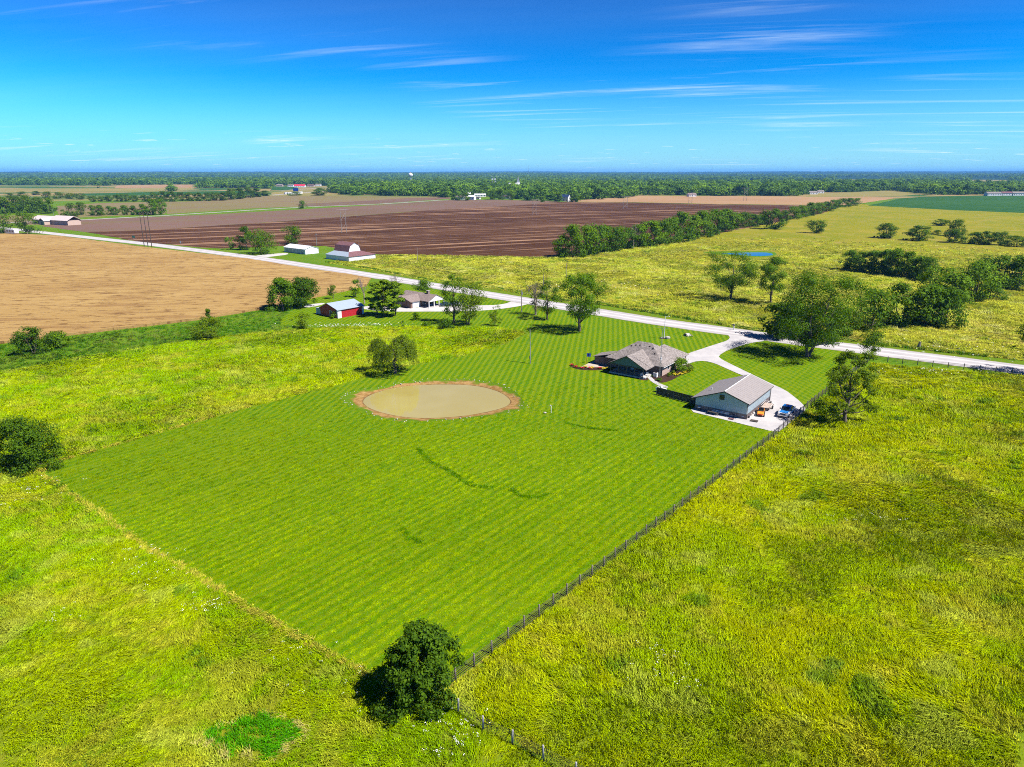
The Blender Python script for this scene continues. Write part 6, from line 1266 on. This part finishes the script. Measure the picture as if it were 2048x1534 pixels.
# cattle resting under the flat-topped pasture trees
def cow(p, rz, label):
    t_ = thing('cow', label, 'cow', p, rz, 'cattle under the pasture trees')
    bm_ = MB().tube([(-1.0, 0, 1.0), (-.85, 0, 1.02), (-.3, 0, .98), (.4, 0, 1.0), (.8, 0, 1.12), (1.15, 0, 1.3), (1.35, 0, 1.32), (1.65, 0, 1.12)], [.12, .36, .42, .40, .34, .22, .19, .1], 9)
    for x in (-.75, .6):
        for y in (-.22, .22): bm_.tube([(x, y, .85), (x + .04, y, .45), (x, y, .02)], [.15, .085, .07], 6)
    bm_.tube([(-1.0, 0, 1.15), (-1.14, 0, .9), (-1.12, 0, .5)], [.05, .03, .05], 5); bm_.build('body', M['cow'], t_, True)
for i, p in enumerate([(267.10, 513.24), (268.66, 511.23), (270.93, 509.23), (275.74, 507.25), (277.86, 493.78), (278.96, 491.91), (281.14, 488.22)]): cow(p, 40 + i * 53, 'black cow shading under the two flat-topped trees, %s from the left' % ORD[i])
# ================================================================== distant woods (one mass of countless trees)
def hill_z(x, y):
    Rr = np.hypot(x, y); ramp = np.clip((Rr - 4200) / 9000, 0, 1) ** 1.3
    h_ = HVN(x + 9e4, y + 9e4, 2600) * 0.6 + HVN2(x + 9e4, y + 9e4, 900) * 0.28 + HVN(x + 5e4, y + 9e4, 260) * 0.12
    return np.where(Rr < 4300, 0.0, -3 + ramp * (8 + 62 * h_))
HVN, HVN2 = VN(5), VN(9)
WP = []
for i in range(5):
    rg = np.random.default_rng(200 + i); wd, q = make_tree(200 + i, 15.0, 14.0 + i, 0.06, 11, 260, 2.3, ('dome', 'round')[i % 2], 0.27, 0.35, 1, 2)
    WP.append(proto('wood_tree', quads_mesh('wood_tree', q, M['woodleaf'])))
CLEAR = [[(-765.84, 1586.56), (-638.27, 1952.45), (-782.75, 2206.21), (-1000.18, 2206.21)], [(-1437.31, 1664.64), (-1088.08, 1706.61), (-893.77, 1750.74), (-870.80, 1980.95), (-1261.80, 2853.83), (-1538.72, 2739.11), (-1267.46, 2184.93), (-1870.78, 2170.96)], [(-485.46, 1419.81), (-331.89, 1450.32), (-438.12, 1706.61), (-442.33, 2136.82), (-450.64, 2739.11), (-509.54, 2853.83), (-618.48, 2633.21), (-679.48, 2583.26), (-896.24, 2633.21)],
         [(-984.57, 3427.44), (-648.01, 3706.49), (-773.43, 4426.63), (-1200.62, 4287.85)], [(1687.75, 3809.84), (2121.13, 3919.10), (3374.53, 6243.33), (2611.87, 5721.87)], [(2200.23, 3427.44), (2576.41, 3706.49), (3867.01, 5492.43), (3839.05, 5971.27)], [(543.76, 1335.46), (762.46, 1390.54), (894.43, 1515.41), (1024.42, 1897.82), (834.51, 1750.74), (671.74, 1624.67)], [(-123.80, 1214.95), (-20.63, 1214.95), (-28.49, 1390.54), (-61.75, 1482.16), (-124.37, 1419.81)],
         [(-2702.14, 8589.91), (-2606.71, 9819.07), (-3745.69, 13752.38), (-3886.62, 12500.88)], [(1773.60, 4426.63), (1959.97, 4426.63), (2531.63, 5721.87), (2331.02, 5721.87)], [(774.42, 1450.32), (1729.72, 1237.30), (2320.36, 1664.64), (1133.35, 1568.16), (937.22, 1515.41)]]
FRONT = [(-2023.62, 2170.96), (-1403.97, 2206.21), (-879.28, 1797.18), (-647.28, 1897.82), (-501.34, 1482.16), (-425.00, 1568.16), (-318.18, 1482.16), (-154.47, 1419.81), (-114.81, 1309.50), (-36.82, 1335.46), (-13.09, 1322.35), (43.08, 1193.39), (73.28, 1204.07), (106.43, 1193.39), (165.83, 1260.47), (229.17, 1362.45), (281.46, 1498.60), (426.14, 1450.32), (668.01, 1419.81), (791.25, 1482.16), (855.22, 1466.07), (1146.52, 1586.56), (1850.65, 1664.64), (2686.25, 1750.74)]
def woods(name, r0, r1, spacing, smin, smax, seed, label):
    rg = np.random.default_rng(seed); th = R(80); area = th * (r1 * r1 - r0 * r0) / 2; n = int(area / spacing ** 2)
    r_ = np.sqrt(rg.random(n) * (r1 * r1 - r0 * r0) + r0 * r0); a = R(90) + (rg.random(n) - .5) * th
    x = r_ * np.cos(a); y = r_ * np.sin(a)
    fx = np.array([p[0] / p[1] for p in FRONT]); fr = np.array([p[1] for p in FRONT])
    keep = y > np.interp(x / y, fx, fr) + 6
    for c in CLEAR: keep &= ~inside(x, y, c)
    vn = VN(31); vn2 = VN(37)
    big_ = np.clip((r_ - 1700) / 900, 0, 1)
    dens = (vn(x + 5e4, y + 5e4, 420) * .6 + vn2(x + 5e4, y + 5e4, 150) * .4) * (1 - big_) + (vn2(x + 9e4, y + 2e4, 1300) * .7 + vn(x + 5e4, y + 5e4, 330) * .3) * big_
    keep &= dens > np.interp(r_, [1400, 2200, 4000], [.10, .36, .46])
    x, y, r_ = x[keep], y[keep], r_[keep]; m = len(x)
    s = rg.uniform(smin, smax, m); z = hill_z(x, y)
    sc = np.stack([s * rg.uniform(.9, 1.25, m), s * rg.uniform(.9, 1.25, m), s * rg.uniform(.65, 1.0, m)], 1)
    rot = np.stack([np.zeros(m), np.zeros(m), rg.random(m) * 6.28], 1)
    scatter(name, np.stack([x, y, z], 1), rot, sc, rg.integers(0, 5, m), WP, None, label, 'wood')
for i, (tr, lb) in enumerate((((-102.42, 1237.30, 11.81, 14.01), 'tree left of the white corner farmhouse'), ((-91.99, 1214.95, 13.25, 12.04), 'tree in front of the white corner farmhouse, left'), ((-79.10, 1214.95, 14.08, 13.76), 'tree in front of the white corner farmhouse, right'), ((-34.77, 1260.47, 16.30, 19.61), 'bright tree at the town edge left of the black-roofed building'), ((-21.40, 1260.47, 18.01, 19.61), 'bright tree touching the black-roofed building'), ((-1.75, 1237.30, 16.85, 19.26), 'tree right of the black-roofed building'), ((49.78, 1152.45, 9.45, 11.42), 'small pale tree at the end of the bare field'), ((75.54, 1172.56, 13.60, 18.26), 'tree left of the blue-roofed house'), ((103.70, 1162.42, 15.46, 19.75), 'tree right of the blue-roofed house'), ((-454.24, 1482.16, 8.06, 27.21), 'left of two bushes by the trailer lot'), ((-401.91, 1482.16, 15.10, 31.40), 'dark bush group right of the trailer lot'))): copy_tree('town_edge_tree', tr, lb, 'trees at the town edge')
woods('town_wood', 1150, 2600, 16.5, 0.8, 1.75, 41, 'dense green wood covering the town in the middle distance')
woods('distant_wood', 2600, 5200, 25, 0.9, 1.8, 42, 'bluish woodland stretching behind the town')
woods('horizon_wood', 5200, 11000, 44, 1.3, 2.0, 43, 'darkest far woodland below the horizon')

# ================================================================== grass and weeds
t = NT('grass_blades')
at = t.n('ShaderNodeAttribute', attribute_type='INSTANCER', attribute_name='tint'); gi_ = t.n('ShaderNodeNewGeometry')
cvar = t.math('MULTIPLY_ADD', gi_.outputs['Random Per Island'], 0.7, 0.65)
vm = t.n('ShaderNodeVectorMath', operation='SCALE'); t.l(at.outputs['Vector'], vm.inputs[0]); t.l(cvar, vm.inputs['Scale'])
nm = t.n('ShaderNodeVectorMath', operation='MULTIPLY_ADD', inp={1: (0.6, 0.6, 0.6), 2: (0.12, -0.05, 0.75)}); t.l(gi_.outputs['Normal'], nm.inputs[0])
nz = t.n('ShaderNodeVectorMath', operation='NORMALIZE'); t.l(nm.outputs[0], nz.inputs[0])
df = t.n('ShaderNodeBsdfDiffuse'); t.l(vm.outputs[0], df.inputs['Color']); t.l(nz.outputs[0], df.inputs['Normal'])
tl = t.n('ShaderNodeBsdfTranslucent'); t.l(vm.outputs[0], tl.inputs['Color'])
ms = t.n('ShaderNodeMixShader', inp={0: 0.22}); t.l(df.outputs[0], ms.inputs[1]); t.l(tl.outputs[0], ms.inputs[2])
M['blade'] = t.done(ms)
def tuft(seed, nb, hgt, spread, lean, wid):
    rg = np.random.default_rng(seed); Q = []
    for i in range(nb):
        a = rg.random() * 6.28; r0 = spread * rg.random() ** .5; b0 = np.array([r0 * math.cos(a), r0 * math.sin(a), 0.0]); L = hgt * rg.uniform(.6, 1.15)
        d = np.array([lean * rg.uniform(.5, 1.3) + rg.normal() * .28, rg.normal() * .28, 1.0]); d /= np.linalg.norm(d)
        mid = b0 + d * L * .55; d2 = d + np.array([lean * .8 + rg.normal() * .2, rg.normal() * .2, -.35 * (1 + lean)]); d2 /= np.linalg.norm(d2); tip = mid + d2 * L * .5
        side = np.cross(d, rg.normal(size=3)); side /= np.linalg.norm(side); w = wid * rg.uniform(.7, 1.3)
        Q += [[b0 - side * w, b0 + side * w, mid + side * w * .8, mid - side * w * .8], [mid - side * w * .8, mid + side * w * .8, tip + side * w * .15, tip - side * w * .15]]
    return proto('tuft', quads_mesh('tuft', np.array(Q), M['blade']))
TUFT = [tuft(1, 15, .50, .30, .25, .024), tuft(2, 15, .55, .32, .7, .024), tuft(3, 14, .6, .34, 1.3, .026), tuft(4, 16, .42, .30, .1, .022)]
YG, GR, ST, PL = np.array([.250, .325, .001]), np.array([.175, .295, .001]), np.array([.38, .33, .03]), np.array([.33, .38, .04])
def polar_points(rg, dens0, rk, pw, r0, r1, a0, a1):
    g_ = np.linspace(r0, r1, 4000); d_ = dens0 * np.minimum(1, (rk / g_) ** pw) * g_; c = np.cumsum(d_) * (g_[1] - g_[0]); n = int(c[-1] * (a1 - a0))
    r_ = np.interp(rg.random(n) * c[-1], c, g_); a = a0 + rg.random(n) * (a1 - a0); return r_ * np.cos(a), r_ * np.sin(a), r_
def grass(name, poly, seed, dens0, r1, label, pal, dark=0.0, sc0=1.0, excl=()):
    rg = np.random.default_rng(seed); x, y, r_ = polar_points(rg, dens0, 80, 1.55, 24, r1, R(47), R(133))
    k = inside(x, y, poly)
    for e_ in excl: k &= ~inside(x, y, e_)
    k &= rg.random(len(x)) > (r_ - r1 * .55) / (r1 * .45)
    x, y, r_ = x[k], y[k], r_[k]; m = len(x)
    v1, v2, v3, v4 = VN(seed + 1), VN(seed + 2), VN(seed + 3), VN(seed + 4); X, Y = x + 900, y + 900
    n1 = v1(X, Y, 15) * .4 + v2(X, Y, 4.5) * .35 + v4(X, Y + 9, 1.6) * .25; n2 = v3(X, Y, 9) * .38 + v4(X, Y, 2.3) * .37 + v2(X, Y + 3, .9) * .25; n3 = v2(X + 77, Y, 4.3) * .6 + v3(X, Y + 31, 1.7) * .4
    w = np.clip((n1 - .38) / .28, 0, 1)[:, None]; c = pal[0] * w + pal[1] * (1 - w)
    s_ = np.clip((n2 - .52) / .18, 0, 1)[:, None] * .45; c = c * (1 - s_) + pal[2] * s_
    p_ = np.clip((n3 - .66) / .1, 0, 1)[:, None] * .6; c = c * (1 - p_) + pal[3] * p_
    weed = (v4(X + 13, Y + 57, 5.5) * .5 + v1(X + 41, Y, 2.1) * .5) > .80
    c[weed] = c[weed] * .35 + np.array([.06, .16, .006]) * .65; c *= rg.uniform(.6, 1.35, (m, 1))
    if name == 'meadow_grass':
        for a_, b_ in zip(MEADOW[17:23], MEADOW[18:24]):
            e_ = np.array(b_) - np.array(a_); L2 = float(e_ @ e_); u_ = np.clip(((x - a_[0]) * e_[0] + (y - a_[1]) * e_[1]) / L2, 0, 1)
            nr = (np.hypot(x - a_[0] - e_[0] * u_, y - a_[1] - e_[1] * u_) < .9) & (rg.random(m) < .55); c[nr] = np.array([.40, .36, .04]) * rg.uniform(.7, 1.2, (nr.sum(), 1))
        ex = (x - GP[0]) ** 2 / 3.6 ** 2 + (y - GP[1]) ** 2 / 2.3 ** 2 + (v1(X, Y, 1.1) - .5) * .9 + (v2(X, Y, 2.3) - .5) * .8
        c[ex < 1] = np.array([.060, .245, .002]) * rg.uniform(.6, 1.35, ((ex < 1).sum(), 1)); rim = (ex >= 1) & (ex < 1.45) & (rg.random(m) < .4); c[rim] = np.array([.40, .36, .10])
    ang = v1(X, Y, 26) * 9 + v2(X, Y, 8) * 3 + rg.normal(size=m) * .45 + 2.2
    lod = n1 * .6 + v3(X, Y, 7) * .4; idx = np.where(lod > .68, 2, np.where(lod > .50, 1, np.where(rg.random(m) < .5, 0, 3)))
    s = sc0 * rg.uniform(.7, 1.3, m) * (1 + np.clip((r_ - 80) / 170, 0, 2.2)); s[weed] *= 1.35
    scatter(name, np.stack([x, y, np.full(m, .0)], 1), np.stack([np.zeros(m), np.zeros(m), ang], 1), np.stack([s, s, s * rg.uniform(.75, 1.1, m) / (1 + np.clip((r_ - 120) / 300, 0, 1))], 1), idx, TUFT, c, label, 'grass')
GP = (-22.05, 46.54); PONDX = [(111.53, 421.44), (128.39, 427.03), (150.96, 429.87), (162.34, 427.03), (158.91, 408.08), (148.10, 388.32), (133.98, 379.12), (124.84, 385.98), (117.05, 397.96)]
grass('meadow_grass', MEADOW, 50, 10.0, 330, 'tall yellow-green meadow grass left of the lawn', (YG, GR, ST, PL))
grass('pasture_grass', FIELD, 60, 10.0, 260, 'tall wind-lodged pasture grass right of the pipe fence', pal=(YG * np.array([1.26, 1.10, 1]), GR * np.array([1.35, 1.12, 1]), ST, PL), sc0=1.08)
grass('far_pasture_grass', NORTH, 70, 7.0, 560, 'rough yellowing pasture grass beyond the road', pal=(np.array([.385, .395, .03]), np.array([.29, .35, .025]), np.array([.47, .40, .10]), np.array([.44, .44, .14])), excl=[PONDX])
# weeds along the far side of the road
rg = np.random.default_rng(5); pts = []
for a, b_ in zip(VERGE_N, VERGE_N[1:]):
    n = int(math.hypot(b_[0] - a[0], b_[1] - a[1]) * 5); s = rg.random(n); pts.append(np.stack([a[0] + (b_[0] - a[0]) * s + rg.normal(size=n) * .7, a[1] + (b_[1] - a[1]) * s + rg.normal(size=n) * .7, np.zeros(n)], 1))
pts = np.concatenate(pts); n = len(pts); s = rg.uniform(.9, 2.2, n)
scatter('roadside_weeds', pts, np.stack([np.zeros(n), np.zeros(n), rg.random(n) * 6.28], 1), np.stack([s, s, s * .85], 1), rg.choice([0, 1, 3], n), TUFT, np.array([.045, .12, .006]) * rg.uniform(.6, 1.6, (n, 1)), 'strip of dark weeds along the far side of the road', 'weeds')
# uneven sward on the swale between wheat and meadow
SWALE = [(-188.14, 162.28), (-142.90, 185.31), (-123.59, 200.22), (-101.15, 217.55), (-87.60, 234.28), (-78.82, 251.55), (-75.73, 219.12), (-72.77, 210.00), (-65.71, 210.00), (-74.56, 201.57), (-85.46, 195.01), (-96.85, 185.31), (-113.73, 171.82), (-123.25, 157.87), (-142.47, 119.45)]
grass('swale_grass', SWALE, 80, 6.0, 330, 'lush darker grass on the swale below the wheat', (np.array([.06, .155, .004]), np.array([.04, .12, .004]), np.array([.13, .15, .02]), np.array([.15, .17, .03])), sc0=.9)
# short lawn sward close to the camera
def lawn_grass():
    rg = np.random.default_rng(91); x, y, r_ = polar_points(rg, 10.0, 75, 1.6, 40, 165, R(47), R(133)); k = inside(x, y, LAWN) & ~inside(x, y, BANK)
    for e_ in (DRIVE,): k &= ~inside(x, y, e_)
    k &= rg.random(len(x)) > (r_ - 90) / 65
    x, y, r_ = x[k], y[k], r_[k]; m = len(x); d = R(51.5); ac_ = -x * math.sin(d) + y * math.cos(d); al = x * math.cos(d) + y * math.sin(d)
    v1, v2 = VN(92), VN(93); st = v1(al + 900, ac_ * 22 + 9000, 22.0) * .34 + v2(al + 900, ac_ * 22 + 5000, 9.0) * .26 + .32 * (np.sin(ac_ * 2 * np.pi / 1.35 + v1(x + 300, y + 300, 14) * 2) > -.1) + .04; big = v2(x + 800, y + 800, 22)
    d2 = R(82); st2 = np.sin((-x * math.sin(d2) + y * math.cos(d2)) * 2 * np.pi / 1.5) * np.interp(r_, [70, 130], [.02, .14])
    w = np.clip((st + st2 - .33) / .36, 0, 1)[:, None]; c = np.array([.108, .215, .001]) * (1 - w) + np.array([.225, .310, .001]) * w
    c *= (.88 + .24 * big)[:, None] * rg.uniform(.72, 1.28, (m, 1)) * np.interp(r_, [90, 160], [1, .72])[:, None]; s = rg.uniform(.5, .95, m) * (1 + np.clip((r_ - 60) / 120, 0, 1))
    scatter('lawn_grass', np.stack([x, y, np.zeros(m)], 1), np.stack([np.zeros(m), np.zeros(m), rg.normal(size=m) * .7 + d], 1), np.stack([s, s, s * .22], 1), rg.choice([0, 1, 3], m), TUFT, c, 'short mown lawn grass', 'grass')
    # rings of darker, taller turf left by fungi and old tracks
    P = []
    for line in ([(-16.40, 110.49), (-14.77, 107.19), (-13.45, 104.47), (-11.34, 102.46), (-9.55, 100.51), (-8.17, 98.08), (-6.48, 96.10), (-4.52, 95.22), (-2.60, 95.05)], [(-0.31, 95.22), (0.08, 93.68), (0.97, 92.51), (2.67, 91.69), (4.53, 92.01), (5.40, 93.01)], [(-14.74, 82.46), (-14.25, 80.99), (-13.29, 79.82), (-11.57, 78.68)], [(10.21, 123.46), (12.89, 121.29), (16.49, 119.71), (19.26, 119.45)]):
        for a, b_ in zip(line, line[1:]):
            n = int(math.hypot(b_[0] - a[0], b_[1] - a[1]) * 17); q = rg.random(n); P.append(np.stack([a[0] + (b_[0] - a[0]) * q + rg.normal(size=n) * .28, a[1] + (b_[1] - a[1]) * q + rg.normal(size=n) * .28, np.zeros(n)], 1))
    P = np.concatenate(P); n = len(P); s = rg.uniform(.5, 1.0, n)
    scatter('lush_turf', P, np.stack([np.zeros(n), np.zeros(n), rg.random(n) * 6.28], 1), np.stack([s, s, s * .42], 1), rg.choice([0, 3], n), TUFT, np.array([.062, .165, .001]) * rg.uniform(.6, 1.4, (n, 1)), 'curved traces of darker lush turf across the lawn', 'grass')
lawn_grass()
# white wildflowers scattered in loose drifts
rg = np.random.default_rng(15); P = []
for (cx_, cy_), n, sx in (((-5.06, 46.54), 46, 1.5), ((-33.82, 65.18), 26, 1.4), ((-45.72, 74.84), 22, 2.0), ((-41.00, 70.25), 14, 2.4), ((-72.52, 93.34), 26, 3.2), ((-22.19, 55.67), 12, 2.0), ((-48.90, 63.13), 10, 1.2), ((14.47, 55.67), 16, 1.6), ((16.54, 54.14), 10, 1.2), ((-15.54, 52.29), 8, 2.0), ((100.62, 157.87), 40, 7.0), ((46.83, 84.83), 12, 5.0), ((125.58, 179.68), 60, 16.0), ((26.38, 285.06), 60, 22.0), ((-58.27, 208.55), 40, 5.0), ((-50.81, 210.00), 60, 7.0), ((-43.11, 210.73), 30, 5.0)):
    P.append(np.stack([cx_ + rg.normal(size=n) * sx, cy_ + rg.normal(size=n) * sx * (.9 if sx < 4.5 else .2 if sx < 8 else .5), rg.uniform(.42, .62, n)], 1))
P = np.concatenate(P); P = np.repeat(P, 4, 0) + rg.normal(size=(len(P) * 4, 3)) * np.array([.11, .11, .04])
tag(link('wildflowers', quads_mesh('wildflowers', leaf_quads(P, rg.normal(size=P.shape) * .35 + np.array([0, -.3, 1]), .075 * (1 + np.clip((np.hypot(P[:, 0], P[:, 1]) - 70) / 120, 0, 1.8))[:, None], rg, .9), plain('white_petals', (.6, .6, .58), .7))), 'small white wildflowers in loose drifts through the tall grass', 'wildflowers', None, 'stuff')
# stones and rubble round the pond bank
rg = np.random.default_rng(16); n = 120; k = rg.integers(0, len(BANKO), n); s_ = rg.random(n); q = []
ball = MB().ball((0, 0, 0), 1, 6, 4, (1, .8, .6)); sm = proto('bank_stone', mesh_from('bank_stone', ball.v, ball.f, M['stone']))
cx_, cy_ = np.mean([p[0] for p in POND]), np.mean([p[1] for p in POND]); bo = np.array(BANKO)[k]; f_ = rg.normal(size=n) * .03 + .985
pts = np.stack([cx_ + (bo[:, 0] - cx_) * f_, cy_ + (bo[:, 1] - cy_) * f_, np.where(f_ < 1, -.08, .02)], 1); s = rg.uniform(.06, .2, n)
scatter('bank_stones', pts, rg.random((n, 3)) * 6, np.stack([s, s, s], 1), np.zeros(n, int), [sm], None, 'loose pale stones strewn along the pond bank', 'stones')

# ================================================================== the air
t = NT('thin_blue_haze')
pv = t.n('ShaderNodeVolumePrincipled', inp={'Color': (0.16, 0.47, 1.0, 1), 'Density': 0.00005, 'Anisotropy': 0.0})
t.l(pv.outputs[0], t.out.inputs['Volume'])
hz = MB().box(-27400, 27400, -2300, 27400, -6, 142).build('haze', t.m); tag(hz, 'thin bluish summer haze over the whole plain', 'haze', None, 'stuff')
